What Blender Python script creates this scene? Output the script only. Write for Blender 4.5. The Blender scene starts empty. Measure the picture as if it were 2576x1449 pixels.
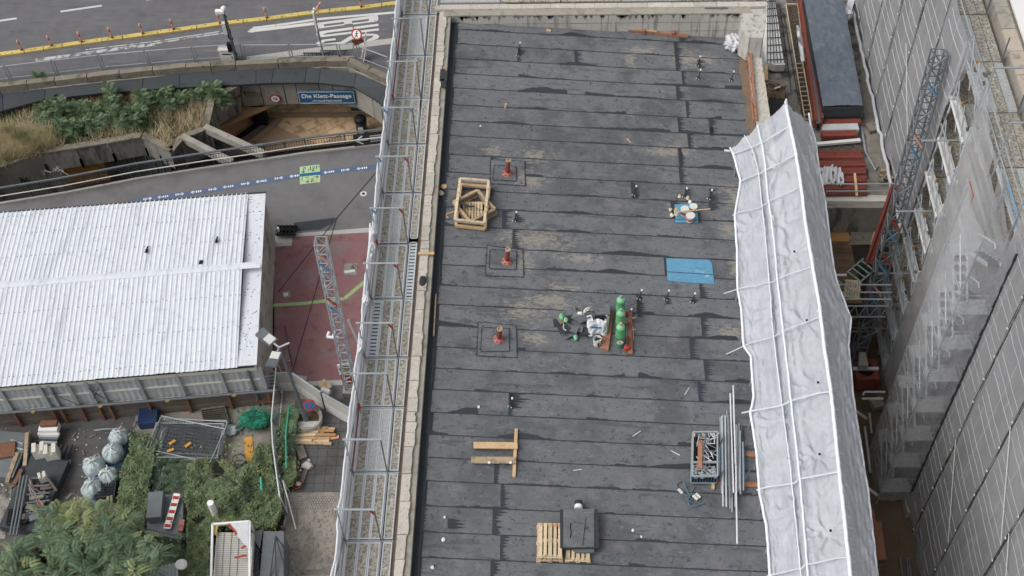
import bpy, bmesh, math, random
import numpy as np
from mathutils import Vector, Matrix, noise
R = math.radians
rng = random.Random(7)
scene = bpy.context.scene
COL = scene.collection

# ------------------------------------------------------------------ camera (36 m above the parapet, looking 52 degrees down)
PC = (1288.0, 724.5)
VZ = np.array((1400 - PC[0], 3250 - PC[1])); VY = np.array((1385 - PC[0], -3400 - PC[1]))
FOC = math.sqrt(-(VZ @ VY)); CAMH = 36.0
_dn = np.array((VZ[0], VZ[1], FOC)); _dn /= np.linalg.norm(_dn)
_y = np.array((VY[0], VY[1], FOC)); _y /= np.linalg.norm(_y)
_z = -_dn; _x = np.cross(_y, _z); ROT = np.stack([_x, _y, _z])
cam_d = bpy.data.cameras.new('camera'); cam = bpy.data.objects.new('camera', cam_d); COL.objects.link(cam)
_r, _u, _b = ROT @ np.array((1, 0, 0)), ROT @ np.array((0, -1, 0)), ROT @ np.array((0, 0, -1))
cam.matrix_world = Matrix(((_r[0], _u[0], _b[0], 0), (_r[1], _u[1], _b[1], 0), (_r[2], _u[2], _b[2], CAMH), (0, 0, 0, 1)))
cam_d.sensor_width = 36; cam_d.lens = FOC / 2576 * 36; cam_d.clip_start = 1; cam_d.clip_end = 2000
scene.camera = cam

# ------------------------------------------------------------------ overcast daylight
world = bpy.data.worlds.new('World'); scene.world = world; world.use_nodes = True
wn = world.node_tree; wn.nodes.clear()
sky = wn.nodes.new('ShaderNodeTexSky'); sky.sky_type = 'NISHITA'; sky.sun_disc = False
sky.sun_elevation = R(50); sky.sun_rotation = R(250); sky.dust_density = 4.0; sky.air_density = 1.0
hs = wn.nodes.new('ShaderNodeHueSaturation'); hs.inputs['Saturation'].default_value = .12
bg = wn.nodes.new('ShaderNodeBackground'); bg.inputs['Strength'].default_value = .13
wo = wn.nodes.new('ShaderNodeOutputWorld')
wn.links.new(sky.outputs[0], hs.inputs['Color']); wn.links.new(hs.outputs[0], bg.inputs[0]); wn.links.new(bg.outputs[0], wo.inputs[0])
sd = bpy.data.lights.new('sun', 'SUN'); sd.energy = 1.35; sd.angle = R(45); sd.color = (1, .97, .93)
sun = bpy.data.objects.new('sun', sd); COL.objects.link(sun)
sun.rotation_euler = (R(40), 0, R(-70))
vs = scene.view_settings
scene.display_settings.display_device = 'sRGB'
vs.view_transform = 'Standard'; vs.look = 'None'; vs.gamma = 1; vs.use_curve_mapping = False
vs.exposure = 0.0

# ------------------------------------------------------------------ measured picture points -> places on a known plane
CROP = dict(D=(0, 0, 1), A=(0, 0, .25), B=(536.6, 0, .25), C=(0, 322, .2604), E=(0, 872, .20832), F=(0, 1147, .20832),
            G=(509.8, 805, .20832), H=(509.8, 1106.8, .23611), I=(1073.3, 0, .25), J=(1677, 0, .20832), K=(2039.3, 0, .20832),
            L=(1985.6, 268.3, .2315), M=(1985.6, 570.2, .2315), N=(1985.6, 872, .2315), O=(1985.6, 1140.4, .22915),
            P=(1073.3, 375.6, .18516), Q=(1542.9, 402.5, .13888), R=(1375.2, 724.5, .125), S=(1140.4, 1006.2, .16666),
            T=(1643.5, 972.7, .27764), U=(1308.1, 1241, .13888), V=(1777.7, 234.8, .3008), W=(872, 536.6, .18518),
            X=(1039.7, 603.7, .2778), Y=(1509.3, 603.7, .27786), Z=(1039.7, 972.6, .3287), a=(1509.3, 67.1, .27778),
            d=(603.7, 322, .24078))
def ray(k, x, y):
    ox, oy, s = CROP[k]; x, y = ox + x * s, oy + y * s
    return ROT @ np.array(((x - PC[0]) / FOC, (y - PC[1]) / FOC, 1.0))
def at(k, x, y, z=0.0):
    d = ray(k, x, y); t = (z - CAMH) / d[2]
    return Vector((d[0] * t, d[1] * t, z))
def atx(k, x, y, X):
    d = ray(k, x, y); t = X / d[0]
    return Vector((X, d[1] * t, CAMH + d[2] * t))
RS, RX0, RZ0 = .085, -4.4, -.3                       # the roof falls to the right
def rz_(x): return RZ0 - RS * (x - RX0)
def rf(k, x, y, h=0.0):
    d = ray(k, x, y); t = (RZ0 + RS * RX0 + h - CAMH) / (d[2] + RS * d[0])
    return Vector((d[0] * t, d[1] * t, CAMH + d[2] * t))
STREET = -20.0

# ------------------------------------------------------------------ objects
def wloc(o):
    v = Vector((0, 0, 0))
    while o is not None: v = v + o.location; o = o.parent
    return v
def tag(o, label=None, cat=None, group=None, kind=None):
    if label: o['label'] = label
    if cat: o['category'] = cat
    if group: o['group'] = group
    if kind: o['kind'] = kind
    return o
def thing(name, label, cat, loc=(0, 0, 0), rz=0, group=None):
    o = bpy.data.objects.new(name, None); COL.objects.link(o); o.empty_display_size = .3
    o.location = loc; o.rotation_euler = (0, 0, rz)
    return tag(o, label, cat, group)
def dup(root, loc, rz=None, label=None, group=None):
    def cp(o, par):
        c = o.copy(); COL.objects.link(c)
        if par: c.parent = par
        for ch in o.children: cp(ch, c)
        return c
    r = cp(root, None); r.location = loc
    if rz is not None: r.rotation_euler = (0, 0, rz)
    if label: r['label'] = label
    if group: r['group'] = group
    return r
class MB:
    def __init__(s): s.v = []; s.f = []
    def add(s, vs, fs):
        b = len(s.v); s.v += [tuple(p) for p in vs]; s.f += [tuple(b + i for i in f) for f in fs]; return s
    def box(s, c, d, rz=0, M=None):
        x, y, z = d[0] / 2, d[1] / 2, d[2] / 2; T = M or Matrix.Rotation(rz, 3, 'Z'); c = Vector(c)
        vs = [c + T @ Vector(p) for p in ((-x, -y, -z), (x, -y, -z), (x, y, -z), (-x, y, -z), (-x, -y, z), (x, -y, z), (x, y, z), (-x, y, z))]
        return s.add(vs, [(3, 2, 1, 0), (4, 5, 6, 7), (0, 1, 5, 4), (1, 2, 6, 5), (2, 3, 7, 6), (3, 0, 4, 7)])
    def bar(s, p, q, w, h, up=None, ext=0):
        p, q = Vector(p), Vector(q); d = (q - p); L = d.length + 2 * ext; d.normalize()
        u = Vector(up) if up else (Vector((0, 0, 1)) if abs(d.z) < .95 else Vector((0, 1, 0)))
        sd_ = d.cross(u).normalized(); u = sd_.cross(d).normalized()
        return s.box((p + q) / 2, (L, w, h), M=Matrix((d, sd_, u)).transposed())
    def path(s, pts, r, n=6, closed=False):
        pts = [Vector(p) for p in pts]; rings = []
        for i, p in enumerate(pts):
            a = pts[i - 1] if i else p; b = pts[i + 1] if i < len(pts) - 1 else p
            d = (b - a).normalized()
            u = Vector((0, 0, 1)) if abs(d.z) < .9 else Vector((0, 1, 0))
            e = d.cross(u).normalized(); g = e.cross(d)
            rr = r[i] if isinstance(r, (list, tuple)) else r
            rings.append([p + (e * math.cos(6.2832 * k / n) + g * math.sin(6.2832 * k / n)) * rr for k in range(n)])
        b = len(s.v); s.v += [tuple(q) for ri in rings for q in ri]
        for i in range(len(rings) - 1):
            for k in range(n):
                s.f.append((b + i * n + k, b + i * n + (k + 1) % n, b + (i + 1) * n + (k + 1) % n, b + (i + 1) * n + k))
        s.f.append(tuple(b + k for k in reversed(range(n)))); s.f.append(tuple(b + (len(rings) - 1) * n + k for k in range(n)))
        return s
    def tube(s, p, q, r, n=7): return s.path([p, q], r, n)
    def prism(s, top, depth):
        top = [Vector(p) for p in top]; n = len(top)
        ar = sum(top[i].x * top[(i + 1) % n].y - top[(i + 1) % n].x * top[i].y for i in range(n))
        if ar < 0: top.reverse()
        dv = depth if isinstance(depth, Vector) else Vector((0, 0, -depth))
        vs = top + [p + dv for p in top]
        return s.add(vs, [tuple(range(n)), tuple(reversed(range(n, 2 * n)))] + [(i, n + i, n + (i + 1) % n, (i + 1) % n) for i in range(n)])
    def poly(s, pts): return s.add(pts, [tuple(range(len(pts)))])
    def grid(s, fn, nu, nv):
        b = len(s.v)
        for i in range(nu + 1):
            for j in range(nv + 1): s.v.append(tuple(fn(i / nu, j / nv)))
        for i in range(nu):
            for j in range(nv):
                a = b + i * (nv + 1) + j; s.f.append((a, a + nv + 1, a + nv + 2, a + 1))
        return s
    def lathe(s, prof, n=12, c=(0, 0, 0), M=None):
        c = Vector(c); b = len(s.v)
        for r_, z in prof:
            for k in range(n):
                p = Vector((r_ * math.cos(6.2832 * k / n), r_ * math.sin(6.2832 * k / n), z))
                s.v.append(tuple(c + (M @ p if M else p)))
        for i in range(len(prof) - 1):
            for k in range(n): s.f.append((b + i * n + k, b + i * n + (k + 1) % n, b + (i + 1) * n + (k + 1) % n, b + (i + 1) * n + k))
        s.f.append(tuple(b + k for k in reversed(range(n)))); s.f.append(tuple(b + (len(prof) - 1) * n + k for k in range(n)))
        return s
    def blob(s, c, r, n=10, m=7, amp=.15, sc=1.5, seed=0, zmin=None):
        c = Vector(c); r = Vector(r) if not isinstance(r, (int, float)) else Vector((r, r, r))
        def fn(u, v):
            th, ph = 6.2832 * u, math.pi * (v - .5)
            d = Vector((math.cos(th) * math.cos(ph), math.sin(th) * math.cos(ph), math.sin(ph)))
            k = 1 + amp * noise.noise(d * sc + Vector((seed * 7.3, seed * 1.7, 0)))
            p = c + Vector((d.x * r.x, d.y * r.y, d.z * r.z)) * k
            if zmin is not None and p.z < zmin: p.z = zmin
            return p
        return s.grid(fn, n, m)
    def build(s, name, mat, parent=None, smooth=False, label=None, cat=None, group=None, kind=None, local=False):
        if parent is not None: o0 = Vector((0, 0, 0)) if local else wloc(parent)
        elif kind == 'structure' or local: o0 = Vector((0, 0, 0))
        else:
            xs = [p[0] for p in s.v]; ys = [p[1] for p in s.v]
            o0 = Vector(((min(xs) + max(xs)) / 2, (min(ys) + max(ys)) / 2, min(p[2] for p in s.v)))
        me = bpy.data.meshes.new(name)
        me.from_pydata([(p[0] - o0.x, p[1] - o0.y, p[2] - o0.z) for p in s.v], [], s.f)
        if smooth: me.polygons.foreach_set('use_smooth', [True] * len(me.polygons))
        me.materials.append(mat); me.update()
        o = bpy.data.objects.new(name, me); COL.objects.link(o)
        if parent is not None: o.parent = parent
        else: o.location = o0
        return tag(o, label, cat, group, kind)

# ------------------------------------------------------------------ materials
def lin(c):
    return tuple(((v / 255) / 12.92 if v <= 10 else (((v / 255) + .055) / 1.055) ** 2.4) for v in c)
def mat(name, c, rough=.75, var=.15, scale=4, bump=0, metal=0, spec=.3, stains=(), rnd=.06, stretch=(1, 1, 1), alpha=1, bscale=None, obj=False, transl=0, spots=None):
    m = bpy.data.materials.new(name); m.use_nodes = True; nt = m.node_tree; nd = nt.nodes; lk = nt.links; nd.clear()
    out = nd.new('ShaderNodeOutputMaterial'); bs = nd.new('ShaderNodeBsdfPrincipled')
    bs.inputs['Roughness'].default_value = rough; bs.inputs['Metallic'].default_value = metal; bs.inputs['Specular IOR Level'].default_value = spec
    if obj: tc = nd.new('ShaderNodeTexCoord'); vec = tc.outputs['Object']
    else: tc = nd.new('ShaderNodeNewGeometry'); vec = tc.outputs['Position']
    mp = nd.new('ShaderNodeMapping'); mp.inputs['Scale'].default_value = stretch; lk.new(vec, mp.inputs[0]); V = mp.outputs[0]
    def nz(sc, det=4, rg=.6, vec_=None):
        n = nd.new('ShaderNodeTexNoise'); n.inputs['Scale'].default_value = sc; n.inputs['Detail'].default_value = det; n.inputs['Roughness'].default_value = rg
        lk.new(vec_ or V, n.inputs['Vector']); return n.outputs[0]
    def mth(op, a, b=None, cl=False):
        q = nd.new('ShaderNodeMath'); q.operation = op; q.use_clamp = cl
        for i, w in enumerate((a, b)):
            if w is None: continue
            if isinstance(w, (int, float)): q.inputs[i].default_value = w
            else: lk.new(w, q.inputs[i])
        return q.outputs[0]
    def mr(a, lo, hi, t0=0, t1=1):
        q = nd.new('ShaderNodeMapRange'); lk.new(a, q.inputs[0])
        for i, w in enumerate((lo, hi, t0, t1)): q.inputs[i + 1].default_value = w
        return q.outputs[0]
    base = nd.new('ShaderNodeRGB'); base.outputs[0].default_value = (*lin(c), 1); colr = base.outputs[0]
    k = mth('ADD', mr(nz(scale, 5), .25, .75, 1 - var, 1 + var), mr(nz(scale * 7.3, 3), .2, .8, -var * .6, var * .6))
    oi = nd.new('ShaderNodeObjectInfo'); k = mth('ADD', k, mr(oi.outputs['Random'], 0, 1, -rnd, rnd))
    vm = nd.new('ShaderNodeVectorMath'); vm.operation = 'SCALE'; lk.new(colr, vm.inputs[0]); lk.new(k, vm.inputs['Scale']); colr = vm.outputs[0]
    def mix(f, a, b):
        q = nd.new('ShaderNodeMix'); q.data_type = 'RGBA'
        lk.new(f, q.inputs['Factor']); lk.new(a, q.inputs['A'])
        if isinstance(b, tuple): q.inputs['B'].default_value = (*b, 1)
        else: lk.new(b, q.inputs['B'])
        return q.outputs['Result']
    for st in stains:                                # (colour, scale, threshold, softness, amount[, stretch])
        sv = V
        if len(st) > 5:
            m2 = nd.new('ShaderNodeMapping'); m2.inputs['Scale'].default_value = st[5]; lk.new(vec, m2.inputs[0]); sv = m2.outputs[0]
        f = mr(nz(st[1], 6, .65, sv), st[2], st[2] + st[3], 0, st[4]); colr = mix(f, colr, lin(st[0]))
    if spots:                                        # worn places: (colour, [(x, y, rx, ry)], noise stretch)
        sc_, lst, stv = spots
        acc = None
        for (px, py, rx, ry) in lst:
            a_ = nd.new('ShaderNodeVectorMath'); a_.operation = 'SUBTRACT'; lk.new(vec, a_.inputs[0]); a_.inputs[1].default_value = (px, py, 0)
            b_ = nd.new('ShaderNodeVectorMath'); b_.operation = 'MULTIPLY'; lk.new(a_.outputs[0], b_.inputs[0]); b_.inputs[1].default_value = (1 / rx, 1 / ry, 0)
            l_ = nd.new('ShaderNodeVectorMath'); l_.operation = 'LENGTH'; lk.new(b_.outputs[0], l_.inputs[0])
            w_ = mr(l_.outputs['Value'], .0, 1.4, 1, 0)
            acc = w_ if acc is None else mth('MAXIMUM', acc, w_)
        m2 = nd.new('ShaderNodeMapping'); m2.inputs['Scale'].default_value = stv; lk.new(vec, m2.inputs[0])
        n2 = nz(3.6, 9, .78, m2.outputs[0])
        f = mr(mth('ADD', mth('MULTIPLY', acc, .34), n2), .72, .81, 0, .58); colr = mix(f, colr, lin(sc_))
    lk.new(colr, bs.inputs['Base Color'])
    if bump:
        bp = nd.new('ShaderNodeBump'); bp.inputs['Strength'].default_value = 1.0; bp.inputs['Distance'].default_value = bump
        lk.new(nz(bscale or scale * 3, 4), bp.inputs['Height']); lk.new(bp.outputs[0], bs.inputs['Normal'])
    sh = bs.outputs[0]
    if transl:
        tr = nd.new('ShaderNodeBsdfTranslucent'); lk.new(colr, tr.inputs[0])
        mx = nd.new('ShaderNodeMixShader'); mx.inputs[0].default_value = transl; lk.new(sh, mx.inputs[1]); lk.new(tr.outputs[0], mx.inputs[2]); sh = mx.outputs[0]
    if alpha < 1:
        tp = nd.new('ShaderNodeBsdfTransparent'); mx = nd.new('ShaderNodeMixShader')
        lk.new(mr(nz(scale * .6, 4), .25, .75, alpha - .08, alpha + .08), mx.inputs[0]); lk.new(tp.outputs[0], mx.inputs[1]); lk.new(sh, mx.inputs[2]); sh = mx.outputs[0]
    lk.new(sh, out.inputs[0])
    return m
MT = {}
def m_(n, *a, **k): MT[n] = mat(n, *a, **k); return MT[n]
m_('asphalt', (112, 111, 114), .9, .10, 1.2, .004, stains=(((92, 91, 93), .5, .52, .15, .6), ((132, 131, 132), 2, .56, .1, .5, (.12, 1.6, 1)), ((84, 83, 85), 1.6, .58, .08, .6, (.15, 1.5, 1)), ((72, 71, 72), 5, .66, .02, .5)), bscale=40)
m_('walk_asphalt', (116, 115, 116), .9, .09, 1.5, .004, stains=(((100, 99, 100), .5, .5, .16, .7), ((134, 132, 132), 9, .64, .05, .4)), bscale=40)
m_('yard_asphalt', (94, 93, 93), .9, .12, 1.0, .005, stains=(((72, 68, 64), .6, .5, .15, .7), ((120, 112, 104), 2.5, .62, .05, .5)), bscale=30)
m_('dirt', (150, 144, 135), .95, .2, 1.5, .03, stains=(((118, 112, 106), .7, .48, .15, .8), ((168, 156, 138), 1.3, .56, .1, .5), ((90, 84, 78), 6, .62, .06, .6)), bscale=6)
m_('paint', (208, 208, 206), .7, .1, 3, stains=(((110, 108, 108), 3, .6, .1, .6),))
m_('paint_worn', (190, 190, 190), .8, .1, 3, stains=(((103, 101, 102), 2.2, .48, .1, .9),))
m_('yellow', (208, 186, 112), .6, .12, 2, stains=(((120, 105, 60), 4, .6, .06, .7),))
m_('orange', (220, 164, 138), .5, .1, 3)
m_('concrete', (162, 157, 148), .9, .14, 1.2, .006, stains=(((92, 90, 86), .8, .53, .15, .7), ((70, 70, 66), 3, .62, .06, .6)), bscale=14)
m_('concrete_dark', (142, 139, 132), .9, .2, 1.2, .006, stains=(((60, 60, 58), .9, .5, .12, .8, (1.5, 1.5, .3)), ((150, 147, 140), 2.5, .62, .06, .5)), bscale=14)
m_('mossy', (134, 127, 115), .95, .2, 2, .02, stains=(((80, 82, 60), 1.4, .52, .1, .7),), bscale=12)
m_('membrane_black', (56, 62, 66), .6, .1, .8, .003, spec=.4, stains=(((40, 44, 48), 1.2, .58, .08, .7),))
m_('stone', (196, 190, 180), .95, .12, 4, .02, stains=(((128, 122, 112), 9, .6, .05, .8), ((226, 222, 214), 3, .58, .1, .5)), rnd=.1, bscale=20)
m_('ledge', (178, 160, 146), .95, .12, 3, .01, stains=(((126, 112, 102), 6, .58, .08, .6),))
m_('cap_concrete', (166, 161, 150), .95, .1, 3, .006, stains=(((128, 124, 112), 2, .52, .12, .7),), bscale=25)
m_('wall_white', (196, 193, 186), .9, .08, 1.5, .004, stains=(((120, 118, 114), 1.8, .53, .07, .65, (2.2, 2.2, .16)), ((150, 152, 146), .8, .5, .15, .5)))
m_('bitumen', (58, 63, 69), .55, .12, 3, .004, spec=.35)
m_('galv', (168, 174, 178), .5, .1, 3, metal=.2, spec=.5, rnd=.08)
m_('galv_dark', (112, 118, 122), .5, .12, 3, metal=.3, spec=.5, rnd=.08)
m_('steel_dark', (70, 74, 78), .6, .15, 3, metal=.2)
m_('white_tube', (226, 228, 230), .4, .06, 3)
m_('deck', (168, 164, 154), .85, .12, 2, .006, stains=(((112, 106, 94), 10, .5, .05, .8), ((214, 210, 202), 8, .58, .05, .7), ((130, 116, 100), .8, .55, .1, .5)), rnd=.1, bscale=60)
m_('deck_steel', (184, 187, 186), .6, .1, 3, .006, metal=.1, stains=(((108, 114, 116), 22, .55, .04, .8),), rnd=.06, bscale=60)
m_('alu', (206, 212, 216), .45, .06, 3, metal=.2)
m_('red', (178, 60, 44), .5, .12, 3)
m_('red_oxide', (136, 72, 62), .7, .15, 3, stains=(((96, 42, 36), 3, .55, .1, .6),))
m_('pink', (176, 112, 104), .6, .1, 6, stains=(((150, 70, 60), 8, .55, .06, .7),))
m_('blue', (96, 150, 190), .6, .1, 4)
m_('blue_paint', (104, 160, 192), .7, .1, 2.5, stains=(((88, 128, 150), 4, .56, .08, .7, (1, 5, 1)), ((170, 204, 220), 3, .62, .05, .6)))
m_('wood', (212, 180, 140), .8, .14, 3, .004, stains=(((140, 104, 72), 5, .55, .1, .7, (6, 6, 6)),), rnd=.14)
m_('wood_old', (176, 156, 130), .9, .16, 3, .004, stains=(((112, 98, 82), 4, .52, .12, .7),), rnd=.18)
m_('wood_pale', (212, 194, 166), .85, .12, 3, .004, stains=(((138, 118, 94), 7, .56, .07, .7), ((176, 178, 158), 3, .55, .1, .6)), rnd=.16)
m_('wood_red', (164, 116, 94), .8, .12, 3, .003, stains=(((128, 76, 56), 5, .55, .08, .6),), rnd=.1)
m_('wood_grey', (128, 122, 112), .9, .16, 3, .005, stains=(((84, 80, 74), 5, .54, .1, .7),), rnd=.15)
m_('ply', (186, 142, 92), .8, .12, 1.5, .003, stains=(((140, 104, 70), 1.6, .52, .12, .7),), rnd=.1)
m_('plywet', (112, 92, 74), .7, .14, 1.2, .003, stains=(((84, 68, 54), 1.0, .5, .15, .7),), rnd=.1)
m_('shed_roof', (219, 224, 230), .55, .04, 5, .002, stains=(((192, 196, 204), 2.2, .55, .12, .6), ((178, 184, 190), .9, .54, .1, .5, (3, .25, 1)), ((160, 162, 168), 26, .68, .03, .5)), rnd=.03)
m_('shed_sheet', (178, 180, 182), .6, .06, 3, stains=(((140, 140, 140), 2, .55, .1, .6, (1, 1, .4)),))
m_('cream', (214, 211, 202), .6, .05, 3)
m_('brown_wall', (112, 102, 94), .9, .1, 2, .004, stains=(((84, 74, 68), 2, .52, .1, .6),))
m_('rust', (124, 88, 70), .8, .15, 4)
m_('redpave', (142, 104, 105), .9, .10, 1.2, .004, stains=(((136, 120, 121), .5, .52, .12, .8), ((110, 78, 80), 1.4, .55, .1, .6), ((142, 108, 108), 5, .62, .05, .4)), bscale=40)
m_('terrazzo', (182, 180, 174), .9, .05, 3, stains=(((130, 128, 122), 14, .58, .05, .8),))
m_('green_line', (158, 182, 128), .8, .1, 3, stains=(((122, 122, 100), 5, .6, .06, .6),))
m_('green_sign', (178, 204, 158), .7, .06, 3)
m_('blue_line', (94, 108, 138), .75, .08, 3, stains=(((98, 104, 122), 8, .62, .08, .4),))
m_('sign_blue', (46, 104, 146), .5, .06, 3)
m_('white', (236, 236, 234), .5, .03, 3)
m_('offwhite', (212, 212, 208), .7, .06, 4)
m_('black', (26, 27, 29), .6, .1, 4)
m_('charcoal', (58, 60, 64), .7, .12, 4)
m_('tile', (206, 176, 140), .6, .12, 1, .002, spec=.4, stains=(((112, 94, 76), .9, .52, .12, .6),), rnd=.12)  # pale warm tone carries the lamp light inside the passage
m_('tile_dark', (150, 128, 106), .6, .12, 2)
m_('soffit', (180, 144, 108), .8, .08, 1)
m_('dark_floor', (92, 84, 78), .7, .15, 1.5)
m_('glass_dark', (66, 76, 78), .15, .05, 1, spec=.6)
m_('leaf', (116, 138, 106), .6, .3, 1.4, spec=.35, rnd=0, transl=.25, stains=(((150, 162, 112), 2.0, .54, .1, .7),))
m_('leaf_dark', (96, 118, 94), .6, .3, 1.4, spec=.35, rnd=0, transl=.2, stains=(((132, 150, 112), 2.2, .54, .1, .7),))
m_('ivy', (112, 128, 92), .55, .35, 1.6, spec=.4, rnd=0, transl=.2, stains=(((148, 152, 104), 1.1, .55, .1, .7), ((176, 144, 96), 3, .67, .04, .6)))
m_('straw', (206, 194, 162), .9, .25, 2, rnd=0, transl=.2, stains=(((128, 132, 92), 1.0, .52, .1, .8), ((150, 120, 90), 3, .6, .06, .6)))
m_('soil', (84, 74, 60), .95, .2, 1.5, .03, stains=(((128, 112, 82), 1.2, .54, .1, .7),))
m_('leaf_gap_shade', (34, 38, 28), .95, .3, 3)  # near-black ivy core: shade between the leaves put into its colour
m_('bark', (92, 82, 70), .9, .2, 4)
m_('net', (212, 217, 226), .8, .06, 2, alpha=.84, transl=.3, spec=.1)
m_('tentnet', (232, 236, 243), .7, .07, 2, alpha=.76, transl=.3, spec=.2, bump=.05, bscale=5, stains=(((204, 210, 220), 1.3, .5, .16, .5, (3, .35, 1)), ((236, 239, 244), 2.2, .6, .08, .5, (4, .5, 1))))
m_('net_grey', (176, 177, 180), .85, .05, 1.5, alpha=.80, transl=.2, spec=.1, stains=(((150, 151, 154), .6, .5, .16, .6, (1, 1, .25)), ((196, 196, 198), 2.5, .6, .06, .5, (1, 1, .12))))
m_('net_mid', (204, 204, 206), .85, .06, 1.5, alpha=.56, transl=.2, spec=.1)
m_('net_thin', (212, 212, 216), .85, .05, 2, alpha=.36, transl=.25, spec=.1)
m_('welt', (236, 240, 245), .6, .03, 3)
m_('tarp_dark', (98, 107, 118), .35, .12, 1.5, .05, spec=.5, stains=(((124, 130, 136), 1.1, .55, .06, .6),), bscale=2.2)
m_('film', (206, 208, 212), .35, .08, 2, .04, spec=.5, bscale=5)
m_('bagfilm', (176, 190, 190), .4, .14, 4, .05, spec=.5, stains=(((214, 222, 222), 5, .58, .06, .8), ((96, 104, 102), 6, .6, .05, .6)), bscale=7)
m_('bluebag', (58, 78, 118), .6, .1, 3)
m_('green_gas', (66, 150, 88), .4, .08, 4, spec=.5)
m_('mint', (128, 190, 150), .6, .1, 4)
m_('green_net', (46, 120, 96), .8, .25, 4)
m_('teal', (70, 170, 140), .5, .1, 4)
m_('amber', (206, 150, 66), .7, .15, 3, stains=(((150, 104, 50), 3, .56, .1, .6),))
m_('gravel', (104, 96, 88), .95, .5, 9, .05, bscale=14)
m_('cardboard', (140, 118, 100), .9, .14, 2, .01)
m_('sediment', (128, 110, 94), .9, .18, 1.6, .006, stains=(((106, 74, 44), .9, .56, .14, .6),))
m_('brown_ground', (106, 92, 74), .95, .2, 1.2, .03, bscale=10)
m_('facade', (188, 176, 162), .95, .12, 1.5, .02, stains=(((126, 112, 98), 2, .53, .1, .6),))
m_('pallet', (212, 192, 160), .85, .14, 3, .004, stains=(((138, 124, 100), 6, .55, .08, .8), ((188, 140, 96), 1.3, .56, .06, .8)), rnd=.2)
m_('strap', (96, 116, 124), .7, .1, 6)
m_('copper_tube', (120, 66, 56), .5, .12, 4, spec=.5)
# ================================================================== STREET LEVEL
def sheet(name, pts, mt, th=.2, kind='structure'):
    return MB().prism(pts, th).build(name, MT[mt], kind=kind)
Sz = STREET
# the far edge of the passage pit (foot of the guard railing) and the near edge (foot of the pedestrian railing)
pit_far = [('D', -700, 320), ('A', 0, 855), ('A', 560, 795), ('A', 1210, 720), ('A', 1880, 660), ('A', 2380, 628), ('B', 660, 612), ('B', 1140, 585), ('B', 1390, 590), ('B', 1800, 780), ('D', 1060, 252)]
pit_near = [('D', -700, 640), ('C', 0, 742), ('C', 640, 637), ('C', 1340, 500), ('C', 1960, 402), ('C', 2576, 312), ('d', 700, 272), ('d', 1520, 178), ('D', 1060, 352)]
PF = [at(*p, Sz) for p in pit_far]; PN = [at(*p, Sz) for p in pit_near]
sheet('ground', [(-160, -60, -25.3), (160, -60, -25.3), (160, 260, -25.3), (-160, 260, -25.3)], 'dark_floor', .5)
sheet('road', PF + [Vector((-3.2, PF[-1].y, Sz)), Vector((-3.2, 200, Sz)), Vector((-120, 200, Sz)), Vector((-120, PF[0].y, Sz))], 'asphalt', .3)
sheet('footpath', PN + [Vector((-3.2, PN[-1].y, Sz)), Vector((-3.2, -30, Sz)), Vector((-120, -30, Sz)), Vector((-120, PN[0].y, Sz))], 'walk_asphalt', .3)
def on(z, *pts, k='D'): return [at(k, x, y, z) for x, y in pts]
def line_strip(pts, w, z, up=.02):
    m = MB()
    for a, b in zip(pts, pts[1:]):
        d = (b - a).normalized(); n = Vector((-d.y, d.x, 0)) * w / 2
        m.prism([a - n, b - n, b + n, a + n], up)
    return m
# --- paint on the road
LZ = Sz + .008
rd = thing('lane_marking', 'worn white double lane line with arrow head ends beside the yellow divider', 'road marking', at('D', 380, 115, LZ))
line_strip(on(LZ, (90, 151), (180, 139), (300, 122), (390, 111)), .3, LZ, .006).build('line', MT['paint_worn'], rd)
line_strip(on(LZ, (390, 109), (500, 92), (570, 82)), .14, LZ, .006).build('line', MT['paint_worn'], rd)
line_strip(on(LZ, (215, 125), (390, 104), (560, 78)), .1, LZ, .006).build('line', MT['paint_worn'], rd)
line_strip(on(LZ, (627, 78), (720, 67.5), (790, 59)), .3, LZ, .006).build('line', MT['paint'], rd)
line_strip(on(LZ, (640, 70), (720, 60), (800, 48), (1006, 30)), .22, LZ, .006).build('line', MT['paint'], rd)
MB().prism(on(LZ + .004, (622, 80), (640, 66), (648, 70), (638, 82)), .006).build('arrow_tip', MT['paint'], rd)
for i, (a, b) in enumerate((((0, 52), (42, 46)), ((152, 29), (256, 14)), ((368, -1), (460, -13)))):
    line_strip(on(LZ, a, b), .18, LZ, .006).build('lane_dash', MT['paint'], label='short white lane dash at the top left of the road, %s from the left' % ('first', 'second', 'third')[i], cat='road marking', group='white lane dashes')
line_strip([at('B', 330, 598, LZ), at('B', 970, 515, LZ), at('B', 1480, 450, LZ), at('B', 1900, 400, LZ)], .55, LZ, .01).build('gutter_strip', MT['terrazzo'], label='pale concrete gutter strip along the near side of the bus lane', cat='gutter')
# BUS letters: 4 m long, read from the left
def stroke(pts, w): return line_strip([at('B', x, y, LZ) for x, y in pts], w, LZ, .006)
bus = thing('bus_lettering', 'large white BUS lettering painted across the bus lane', 'road marking', at('B', 1350, 300, LZ))
b = MB()
for pts, w in (([(1030, 262), (1655, 178)], 0), ):
    pass
ZB = [LZ]
def bandpoly(m, pts, z=LZ): ZB[0] += .0015; m.prism([at('B', x, y, ZB[0]) for x, y in pts], .006)
m = MB()
bandpoly(m, [(1030, 232), (1350, 190), (1655, 150), (1658, 178), (1350, 216), (1110, 244), (1032, 258)])
bandpoly(m, [(1028, 258), (1112, 246), (1116, 268), (1030, 292)]); bandpoly(m, [(1030, 292), (1320, 252), (1320, 240), (1114, 266)])
bandpoly(m, [(1310, 208), (1392, 200), (1398, 236), (1318, 246)])
bandpoly(m, [(1392, 232), (1560, 212), (1574, 180), (1658, 168), (1660, 200), (1640, 216), (1400, 248)])
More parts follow.
